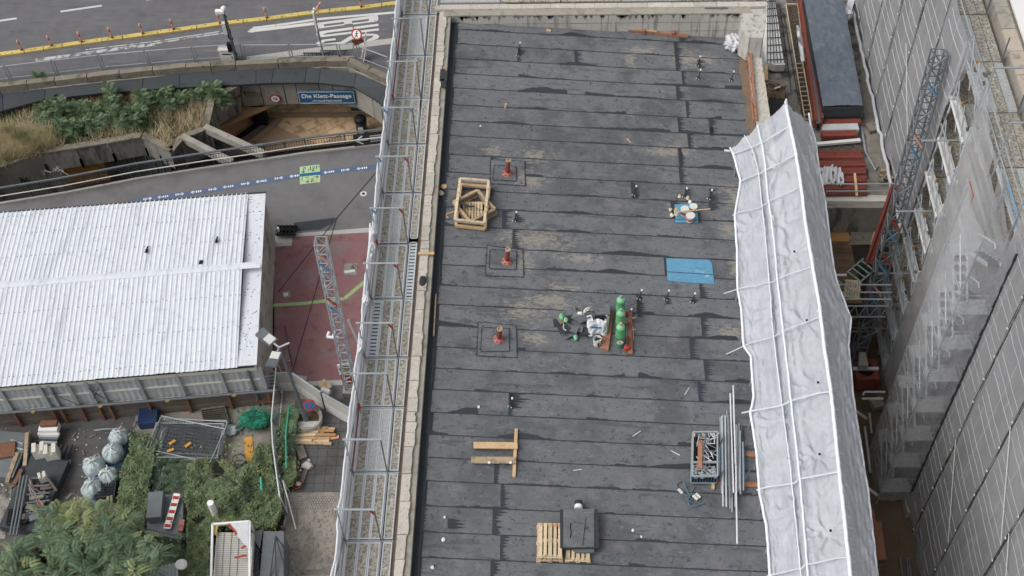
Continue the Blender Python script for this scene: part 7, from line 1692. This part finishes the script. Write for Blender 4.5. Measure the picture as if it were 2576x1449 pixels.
# posts and frames on the top deck
for yy in (37.2, 32.06, 29.5, 26.9):
    MB().tube((NX + .05, yy, 4.7), (NX + .05, yy, 6.75), .03).build('frame_post', MT['galv'], rs); MB().tube((15.9, yy, 4.7), (15.9, yy, 6.75), .03).build('frame_post', MT['galv'], rs); MB().bar((NX, yy, 6.75), (15.95, yy, 6.75), .05, .06).build('frame_head', MT['galv'], rs)
MB().box((15.9, 39.3, 5.1), (.12, .4, .5)).build('bottle', MT['leaf_dark'], label='dark green bottle shaped tie on the top deck edge', cat='bottle')
# ================================================================== THINGS LYING ON THE ROOF
# stack of pallet collars
def frame(parent, quad, w, h, mt2):
    for i in range(4):
        a, b_ = quad[i], quad[(i + 1) % 4]; d = (b_ - a).normalized() * (w * .5 if i % 2 else -w * .5)
        MB().bar(a - d * 0, b_ + d * 0, w, h).build('frame_board', MT[mt2], parent)
fs_ = thing('frame_stack', 'untidy stack of wooden collar frames with a pallet inside on the left of the roof', 'wooden frames', rf('P', 620, 800))
q1 = [(455, 410), (845, 440), (785, 1015), (385, 965)]
for h, mt2, sh_ in ((.46, 'wood_pale', 0), (.14, 'wood', 4)):
    qq = [rf('P', 455 + sh_, 405, .46), rf('P', 842 + sh_, 435, .46), rf('P', 783 + sh_, 1005, .46), rf('P', 385 + sh_, 962, .46)]
    frame(fs_, [Vector((v.x, v.y, v.z - .46 + h)) for v in qq], .1, .11, mt2)
for h, mt2, dx in ((.36, 'wood_old', 0), (.24, 'wood_grey', 10), (.12, 'wood_old', 18)):
    qq = [rf('P', 690 + dx, 560, .36), rf('P', 925 + dx, 815, .36), rf('P', 585 + dx, 985, .36), rf('P', 365 + dx, 720, .36)]
    frame(fs_, [Vector((v.x, v.y, v.z - .36 + h)) for v in qq], .11, .09, mt2)
for k in range(7): MB().bar(rf('P', 505 + k * 40, 715, .15), rf('P', 500 + k * 40, 965, .15), .075, .03).build('pallet_slat', MT['pallet'], fs_)
for y in (730, 850, 950): MB().bar(rf('P', 480, y, .1), rf('P', 790, y + 10, .1), .09, .06).build('pallet_runner', MT['pallet'], fs_)
MB().path([rf('P', *p, .42) for p in ((455, 715), (520, 755), (600, 780), (640, 775))], [.06, .05, .04, .03], 6).build('dark_hose', MT['charcoal'], fs_)
MB().path([rf('P', *p, .03) for p in ((395, 845), (270, 880), (275, 915), (300, 935))], .035, 5).build('wood_strip', MT['wood'], fs_)
t = thing('tree_slice', 'small round wooden disc near the left parapet', 'wood disc', rf('P', 235, 515)); MB().lathe([(.12, 0), (.12, .06), (.1, .07)], 12, rf('P', 235, 515)).build('disc', MT['wood'], t)
MB().blob(rf('P', 190, 595, .05), (.12, .14, .07), 8, 6, .6, 3).build('wood_lump', MT['wood_pale'], label='pale wood chip lump at the left parapet foot', cat='wood chip')
# blue mat with buckets
bm = thing('blue_mat', 'light blue board carrying three paint buckets and a broom', 'board', rf('Q', 1320, 970)); MB().prism([rf('Q', *p, .06) for p in ((1110, 808), (1510, 790), (1538, 1122), (1130, 1126))], .05).build('board', MT['blue_paint'], bm); MB().bar(rf('Q', 1130, 1080, .065), rf('Q', 1520, 1095, .065), .02, .01).build('edge_line', MT['charcoal'], bm)
def bucket(k, x, y, r_, h, label, body, fill, band=None):
    p = rf(k, x, y, .06); t = thing('paint_bucket', label, 'bucket', p, group='buckets on the roof')
    MB().lathe([(r_ * .85, 0), (r_, h), (r_ * .92, h), (r_ * .85, h * .75)], 18, p).build('bucket_body', MT[body], t)
    MB().lathe([(r_ * .86, h * .7), (r_ * .3, h * .78)], 14, p).build('contents', MT[fill], t)
    MB().lathe([(r_ * 1.01, h - .03), (r_ * 1.05, h + .005), (r_ * .93, h + .005)], 18, p).build('rim', MT['offwhite'], t)
    if band: MB().lathe([(r_ * .93, h * .3), (r_ * .99, h * .7)], 18, p).build('label_band', MT[band], t)
    hp = [p + Vector((math.cos(a) * r_ * 1.02, math.sin(a) * r_ * .4 - r_ * .5 * math.sin(a), h + .02 - .05 * math.sin(a))) for a in [k_ * .35 for k_ in range(10)]]; MB().path(hp, .008, 4).build('handle', MT['galv'], t)
bucket('Q', 1285, 985, .16, .32, 'white bucket with red stripe on the blue board, back left of three', 'offwhite', 'wood_pale', 'red'); bucket('Q', 1440, 925, .15, .28, 'bucket with rusty contents on the blue board, back right of three', 'galv', 'rust'); bucket('Q', 1385, 1095, .17, .3, 'pinkish white bucket on the blue board, front one of three', 'offwhite', 'galv_dark', 'pink')
t = thing('broom', 'broom with wooden stick lying across the paint buckets', 'broom', rf('Q', 1450, 910)); MB().tube(rf('Q', 1190, 935, .42), rf('Q', 1755, 886, .42), .022).build('stick', MT['wood'], t); MB().blob(rf('Q', 1140, 945, .36), (.1, .18, .08), 10, 7, .7, 5).build('brush_head', MT['straw'], t)
for (x, y, mt2) in ((1200, 660, 'wood_pale'), (1350, 690, 'wood_pale'), (1035, 900, 'wood_pale'), (1060, 1000, 'offwhite'), (1390, 760, 'white')): MB().blob(rf('Q', x, y, .05), (.07, .1, .06), 8, 6, .6, 4, x).build('crumpled_paper', MT[mt2], label='small crumpled paper scrap near the paint buckets, ' + {1200: 'left one behind them', 1350: 'right one behind them', 1035: 'left of the blue board', 1060: 'lowest left of the board', 1390: 'touching the back bucket'}[x], cat='paper', group='paper scraps near the buckets')
# gas bottles
MT['gas_dome_lit'] = mat('gas_dome_lit', (126, 188, 142), .35, .08, 4, spec=.5)  # lighter green copy: brightness on the bottle domes put into the colour
MT['green_gas'] = mat('gas_green', (92, 158, 108), .4, .1, 6, spec=.5, stains=(((60, 120, 76), 3, .58, .08, .6),))
def gas(k, x, y, label, cap):
    p = rf(k, x, y); t = thing('gas_bottle', label, 'gas bottle', p, group='green gas bottles on the roof')
    MB().lathe([(.15, .0), (.15, .05)], 20, p).build('foot_ring', MT['galv_dark'], t)
    MB().lathe([(.14, .05), (.165, .12), (.165, .62), (.172, .63), (.172, .66), (.165, .67), (.165, 1.05), (.15, 1.14), (.1, 1.2), (.05, 1.22)], 22, p).build('cylinder', MT['green_gas'], t, True)
    MB().lathe([(.166, 1.04), (.151, 1.14), (.101, 1.2), (.051, 1.222)], 22, p).build('shoulder', MT['gas_dome_lit'], t, True)
    MB().lathe([(.045, 1.2), (.045, 1.33), (.03, 1.36)], 10, p).build('valve_cap', MT[cap], t)
    MB().blob(p + Vector((-.06, -.09, 1.135)), (.075, .03, .025), 8, 5, 0).build('painted_shine', MT['mint'], t)  # painted highlight: a pale patch on the dome
    return t, p
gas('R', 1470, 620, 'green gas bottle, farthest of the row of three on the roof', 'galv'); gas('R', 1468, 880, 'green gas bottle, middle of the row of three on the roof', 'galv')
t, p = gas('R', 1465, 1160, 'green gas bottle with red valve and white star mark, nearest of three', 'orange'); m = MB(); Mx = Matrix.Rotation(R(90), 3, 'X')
for k in range(4): a = k * .785; m.box(p + Vector((0, -.168, .42)), (.24, .012, .035), M=Matrix.Rotation(a, 3, 'Y'))
m.build('star_mark', MT['white'], t)
t = thing('wide_plank', 'pair of reddish planks left of the green gas bottles', 'planks', rf('R', 1200, 1100)); MB().bar(rf('R', 1325, 480, .06), rf('R', 1212, 1260, .06), .1, .1).build('plank', MT['wood_red'], t); MB().bar(rf('R', 1220, 800, .05), rf('R', 1130, 1230, .05), .2, .08).build('plank', MT['wood_red'], t)
MB().bar(rf('R', 1672, 500, .09), rf('R', 1682, 1330, .09), .165, .07).build('narrow_plank', MT['wood_red'], label='single pinkish plank right of the green gas bottles', cat='plank'); MB().bar(rf('R', 1735, 780, .04), rf('R', 1745, 1055, .04), .03, .04).build('batten', MT['wood'], label='thin batten lying right of the pinkish plank', cat='batten')
t = thing('gas_torch', 'roofing gas torch with red burner and hoses by the nearest bottle', 'gas torch', rf('R', 1610, 1210)); MB().lathe([(.09, -.06), (.11, 0), (.11, .12), (.04, .16)], 12, rf('R', 1612, 1215, .12)).build('burner', MT['red'], t)
for (x, y) in ((1615, 1015), (1612, 712), (1615, 530)): MB().lathe([(.07, -.04), (.08, .05), (.03, .08)], 10, rf('R', x, y, .2)).build('burner', MT['red'], t)
MB().path([rf('R', *p, .3) for p in ((1600, 1180), (1620, 1050), (1600, 900), (1625, 760), (1590, 600), (1560, 500))], .02, 5).build('hose', MT['strap'], t)
for (x0, y0, x1, y1) in ((1600, 360, 1755, 325), (1610, 615, 1785, 598), (1620, 855, 1790, 832)): a, b_ = rf('R', x0, y0, .35), rf('R', x1, y1, .3); MB().tube(a, a.lerp(b_, .6), .02, 6).build('lance', MT['strap'], t); MB().tube(a.lerp(b_, .6), b_, .022, 6).build('grip', MT['orange' if y0 > 400 else 'strap'], t)
# white sack over felt rolls
t = thing('felt_sack', 'white plastic sack with blue print wrapped round dark felt rolls', 'sack', rf('R', 1040, 780))
MB().box(rf('R', 1120, 480, .28), (.52, .6, .5)).build('felt_rolls', MT['felt'], t)
MB().box(rf('R', 1080, 645, .32), (.42, .1, .36)).build('dark_opening', MT['black'], t)
def sackf(u, v):
    x = 810 + 430 * u; y = 640 + 310 * v + 25 * math.sin(u * 9); return rf('R', x, y, .52 - .42 * v ** 1.5 + .06 * noise.noise(Vector((u * 6, v * 5, 1))) - .2 * (u < .06) - .2 * (u > .96))
MB().grid(sackf, 26, 20).build('sack_front', MT['film'], t, True)
MB().grid(lambda u, v: rf('R', 800 + 100 * u + 40 * v, 560 + 120 * v - 20 * u, .55 + .05 * noise.noise(Vector((u * 5, v * 5, 4)))), 8, 8).build('sack_edge', MT['white'], t, True)
MB().grid(lambda u, v: rf('R', 1170 + 110 * u - 40 * v, 560 - 100 * u + 350 * v, .5 + .08 * noise.noise(Vector((u * 5, v * 5, 7))) - .3 * v * u), 10, 14).build('sack_side', MT['film'], t, True)
MB().grid(lambda u, v: rf('R', 930 - 190 * v - 60 * u * (1 - v), 310 + 90 * u + 150 * v + 20 * math.sin(v * 6), .45 + .12 * noise.noise(Vector((u * 4, v * 6, 9)))), 12, 16).build('sack_flap', MT['white'], t, True)
MB().blob(rf('R', 680, 515, .2), (.12, .08, .1), 10, 7, .5, 3).build('sack_tip', MT['white'], t, True)
m = MB(); r3 = random.Random(3)
for k in range(11): x = 885 + k * 19; a = rf('R', x, 790 + k * 1.5, .5 + .03); m.bar(a, a + Vector((.05, .0, .0)), .05 + .03 * (k % 2), .012)
for k in range(4): m.bar(rf('R', 810 + 18 * k, 610 - 8 * k, .6), rf('R', 850 + 12 * k, 590 - 4 * k, .6), .05, .012)
m.build('blue_print', MT['sign_blue'], t)
p = rf('R', 1015, 1135); t = thing('tar_bucket', 'white bucket with black tar streaks in front of the sack', 'bucket', p); MB().lathe([(.13, 0), (.15, .36), (.135, .36), (.12, .28)], 18, p).build('bucket_body', MT['offwhite'], t); MB().lathe([(.125, .27), (.03, .3)], 12, p).build('contents', MT['galv'], t); m = MB()
for k in range(4): m.bar(p + Vector((-.1 + .06 * k, -.08 + .03 * k, .31)), p + Vector((-.02 + .05 * k, .09 - .02 * k, .32)), .035, .012)
m.build('tar_streaks', MT['black'], t); MB().box(p + Vector((.04, -.145, .17)), (.05, .02, .2)).build('tar_run', MT['black'], t)
# black felt scraps and green gloves
sc2 = [(290, 700, .55, .1), (470, 770, .5, .75), (440, 910, .5, .6), (560, 620, .5, .3), (690, 700, .6, -.5), (460, 460, .45, .2), (770, 860, .42, .1), (620, 560, .4, .9), (640, 820, .3, -.2), (350, 830, .4, .4), (720, 620, .4, .5), (560, 830, .3, 1.2)]
t = thing('felt_offcuts', 'heap of dark felt offcuts left of the white sack', 'felt offcuts', rf('R', 500, 720))
for k, (x, y, s, a) in enumerate(sc2): MB().box(rf('R', x, y, .03 + .025 * k), (s, s * r3.uniform(.55, .9), .02), M=Matrix.Rotation(a, 3, 'Z') @ Matrix.Rotation(r3.uniform(-.2, .2), 3, 'X')).build('offcut', MT['felt' if k % 3 else 'charcoal'], t)
MB().box(rf('R', 290, 650, .1), (.2, .3, .02), .5).build('cork_piece', MT['cardboard'], t)
MB().path([rf('R', *p, .3) for p in ((345, 720), (335, 780), (350, 830), (395, 855))], .014, 5).build('white_cord', MT['white'], t)
t = thing('green_gloves', 'pair of mint green work gloves lying on the felt offcuts', 'gloves', rf('R', 330, 600)); MB().blob(rf('R', 295, 570, .35), (.1, .14, .05), 10, 7, .4, 3).blob(rf('R', 385, 640, .36), (.08, .12, .05), 10, 7, .4, 3, 3).build('glove', MT['mint'], t, True); MB().blob(rf('R', 585, 985, .1), (.08, .15, .05), 10, 7, .4, 3, 5).build('glove', MT['mint'], t, True)
# H shaped timber frame
t = thing('timber_h_frame', 'timber frame of two boards nailed to a post lying on the roof', 'timber frame', rf('S', 800, 800)); MB().bar(rf('S', 950, 438, .05), rf('S', 914, 1165, .05), .105, .08).build('post', MT['wood'], t)
MB().bar(rf('S', 305, 684, .13), rf('S', 968, 692, .13), .24, .05).build('board', MT['wood'], t); MB().bar(rf('S', 268, 908, .13), rf('S', 945, 912, .13), .24, .05).build('board', MT['wood_old'], t)
for x in (545, 868): MB().blob(rf('S', x, 945, .17), (.05, .05, .03), 8, 5, .3).build('droppings', MT['white'], t)
# crate of fittings and tube bundle
cr = thing('fittings_crate', 'blue mesh crate full of scaffold fittings on a pallet', 'crate', rf('T', 465, 620)); q = [rf('T', *p, .55) for p in ((360, 412), (580, 408), (582, 812), (352, 812))]
for a, b_ in zip(q, q[1:] + q[:1]):
    MB().bar(a, b_, .05, .05).build('top_rail', MT['galv'], cr); MB().bar(a - Vector((0, 0, .42)), b_ - Vector((0, 0, .42)), .05, .05).build('bottom_rail', MT['galv'], cr); g = MB()
    for k in range(9): c_ = a.lerp(b_, k / 9); g.bar(c_, c_ - Vector((0, 0, .42)), .009, .009)
    g.build('mesh_side', MT['blue'], cr, kind='stuff')
MB().bar(q[0].lerp(q[3], .69), q[1].lerp(q[2], .69), .06, .06).build('divider', MT['galv'], cr)
MB().prism([v - Vector((0, 0, .3)) for v in q], .2).build('crate_floor', MT['black'], cr)
m = MB(); r3 = random.Random(6)
for _ in range(130): u, v = r3.uniform(.06, .94), r3.uniform(.72, .97); c_ = q[0].lerp(q[1], u).lerp(q[3].lerp(q[2], u), v) - Vector((0, 0, r3.uniform(.1, .22))); m.lathe([(.04, -.02), (.045, .02), (.025, .03)], 6, c_, Matrix.Rotation(r3.uniform(-1, 1), 3, 'X'))
m.build('couplers', MT['galv'], cr, kind='stuff')
for k in range(44): u, v = r3.uniform(.2, .9), r3.uniform(.04, .65); c_ = q[0].lerp(q[1], u).lerp(q[3].lerp(q[2], u), v) - Vector((0, 0, r3.uniform(.0, .2))); a = r3.uniform(0, 3.14); d = Vector((math.cos(a), math.sin(a), r3.uniform(-.1, .1))) * r3.uniform(.12, .3); MB().tube(c_ - d, c_ + d, .016, 5).build('fitting', MT[('alu', 'white', 'galv', 'galv_dark')[k % 4]], cr)
MB().bar(rf('T', 425, 485, .62), rf('T', 420, 742, .62), .14, .06).build('wood_piece', MT['wood_red'], cr)
for x in (365, 455, 545): MB().bar(rf('T', x, 420, .06), rf('T', x - 5, 825 if x != 545 else 930, .06), .1, .1).build('pallet_beam', MT['pallet'], cr)
for k, (a, b_) in enumerate((((455, 850), (970, 897)), ((820, 612), (945, 625)))): MB().bar(rf('T', *a, .04), rf('T', *b_, .04), .17, .08).build('support_timber', MT['wood_red'], label=('long red timber under the steel tubes', 'short red timber end beside the steel tubes')[k], cat='timber', group='timbers under the tubes')
tb = thing('tube_bundle', 'bundle of long grey scaffold tubes lying beside the fittings crate', 'tubes', rf('T', 710, 650))
tubes = [(607, 278, 620, 970, 'galv'), (600, 545, 600, 800, 'blue'), (622, 268, 632, 1085, 'alu'), (632, 255, 640, 900, 'galv'), (643, 235, 648, 700, 'galv_dark'), (652, 262, 662, 1090, 'alu'), (666, 218, 682, 900, 'galv'), (676, 260, 695, 1105, 'galv'), (688, 290, 700, 1000, 'galv_dark'), (697, 62, 728, 960, 'white_tube'), (706, 340, 714, 1135, 'galv'), (724, -10, 745, 700, 'white_tube'), (745, 580, 760, 1425, 'white_tube'), (742, 960, 742, 1090, 'galv'), (752, 345, 752, 900, 'alu'), (764, 360, 768, 950, 'galv'), (776, 335, 780, 930, 'galv'), (788, 400, 790, 975, 'galv'), (800, 355, 806, 980, 'galv_dark'), (818, 560, 828, 850, 'blue'), (812, 500, 818, 940, 'galv')]
for k, (x0, y0, x1, y1, mt2) in enumerate(tubes): MB().tube(rf('T', x0, y0, .14 + .05 * (k % 3) + (.1 if mt2 == 'white_tube' else 0)), rf('T', x1, y1, .14 + .05 * (k % 3) + (.1 if mt2 == 'white_tube' else 0)), .027, 7).build('tube', MT[mt2], tb)
for (x0, y0, x1, y1) in ((597, 540, 642, 448), (597, 850, 642, 740), (822, 560, 862, 466), (830, 850, 872, 760)): MB().tube(rf('T', x0, y0, .1), rf('T', x1, y1, .55), .022, 6).build('stake', MT['galv_dark'], tb)
m = MB()
for k in range(5): pass
t = thing('lashing_straps', 'tangle of grey lashing straps left of the tubes', 'straps', rf('T', 330, 970)); r3 = random.Random(15)
for pts in (((250, 855), (210, 885), (220, 925), (260, 965), (300, 985), (340, 1010)), ((280, 870), (300, 930), (330, 990), (310, 1040), (360, 1050)), ((320, 900), (290, 870), (280, 920), (345, 960), (375, 905)), ((300, 1000), (330, 1080), (380, 1085), (430, 1065), (460, 1055)), ((340, 960), (370, 1000), (330, 1040), (300, 1010), (345, 980))): MB().path([rf('T', *p, .03 + .04 * r3.random()) for p in pts], .028, 5).build('strap', MT['strap'], t)
for (x, y) in ((245, 948), (380, 1005), (405, 988)): MB().box(rf('T', x, y, .08), (.08, .2, .05), .7).build('ratchet', MT['offwhite'], t)
# pallets with felt sheet
def rq(pts, h=0): return [rf('U', x, y, h) for x, y in pts]
pallet('pallet', 'pale wooden pallet on the roof, lower of the stack left of the felt sheet', rq(((310, 620), (775, 590), (772, 1248), (305, 1250))), .15, 0, group='pallets on the roof')
pq = [v - Vector((0, 0, .3)) for v in rq(((330, 545), (770, 552), (765, 1165), (322, 1150)), .3)]
pallet('pallet', 'wooden pallet with orange slats topping the stack left of the felt sheet', pq, .32, 0, group='pallets on the roof')
pallet('pallet', 'wooden pallet half hidden under the dark felt sheet', rq(((830, 700), (1280, 700), (1268, 1262), (825, 1245))), .16, 0, group='pallets on the roof')
fl_ = thing('felt_sheet', 'dark felt sheets laid over the hidden pallet at the bottom of the roof', 'felt sheets', rf('U', 1070, 640))
MB().prism(rq(((722, 290), (1412, 284), (1432, 985), (726, 998)), .34), .12).build('sheet_stack', MT['bitumen'], fl_)
MB().grid(lambda u, v: rf('U', 785 + 560 * u, 285 + 705 * v, .37 + .02 * noise.noise(Vector((u * 3, v * 3, 2))) - .05 * (v > .97)), 14, 18).build('top_sheet', MT['felt'], fl_, True)
MB().prism(rq(((940, 1005), (1345, 985), (1345, 1070), (1000, 1070)), .26), .06).build('sheet_edge', MT['galv_dark'], fl_)
MB().bar(rf('U', 1180, 420, .39), rf('U', 1115, 935, .39), .04, .03).build('metal_bar', MT['galv_dark'], fl_)
m = MB(); m.path([rf('U', *p, .385) for p in ((920, 530), (905, 640), (930, 700), (905, 810))], .012, 4).build('tear', MT['black'], fl_)
MB().path([rf('U', 1060, 285, .22), rf('U', 1060, 150, .18)], .125, 14).build('felt_roll', MT['charcoal'], fl_); MB().path([rf('U', 1058, 290, .22), rf('U', 1059, 225, .2)], .13, 14).build('white_wrapper', MT['white'], fl_)
# droppings and scraps scattered on the roof
for k, x, y, s, lb in (('Z', 500, 155, .06, 'white stone on the felt above the timber frame'), ('Z', 240, 1000, .06, 'white scrap on the felt low at the left'), ('Z', 230, 1170, .09, 'larger white scrap on the felt low at the left'), ('Z', 145, 1385, .07, 'white scrap at the bottom left of the felt'), ('U', 2045, 670, .06, 'white streak right of the felt sheet'), ('U', 2195, 785, .05, 'small white dot right of the felt sheet'), ('I', 540, 1268, .05, 'white dot on the felt near the parapet'), ('R', 1710, 430, .06, 'pale stone right of the gas bottles')): MB().blob(rf(k, x, y, .02), (s * .7, s * .9, s * .4), 8, 6, .5, 3, x).build('white_scrap', MT['white'], label=lb, cat='scrap', group='white scraps on the roof')
MB().bar(rf('I', 1205, 300, .03), rf('I', 1250, 312, .03), .1, .05).build('wood_scrap', MT['wood'], label='small orange wood scrap near the back wall', cat='wood scrap')
for (k, x0, y0, x1, y1, lb) in (('Z', 1680, 380, 1740, 340, 'white cable tie shaped rod right of the timber frame'), ('Z', 1225, 642, 1290, 634, 'short pale rod below the timber frame'), ('T', 285, 72, 328, 8, 'short pale rod above the fittings crate'), ('T', 160, 580, 240, 622, 'thin pale rod left of the fittings crate'), ('a', 243, 1012, 278, 1050, 'thin orange stick on the upper felt')): MB().tube(rf(k, x0, y0, .03), rf(k, x1, y1, .03), .018, 5).build('thin_rod', MT['offwhite' if k != 'a' else 'wood'], label=lb, cat='rod', group='thin rods on the roof')
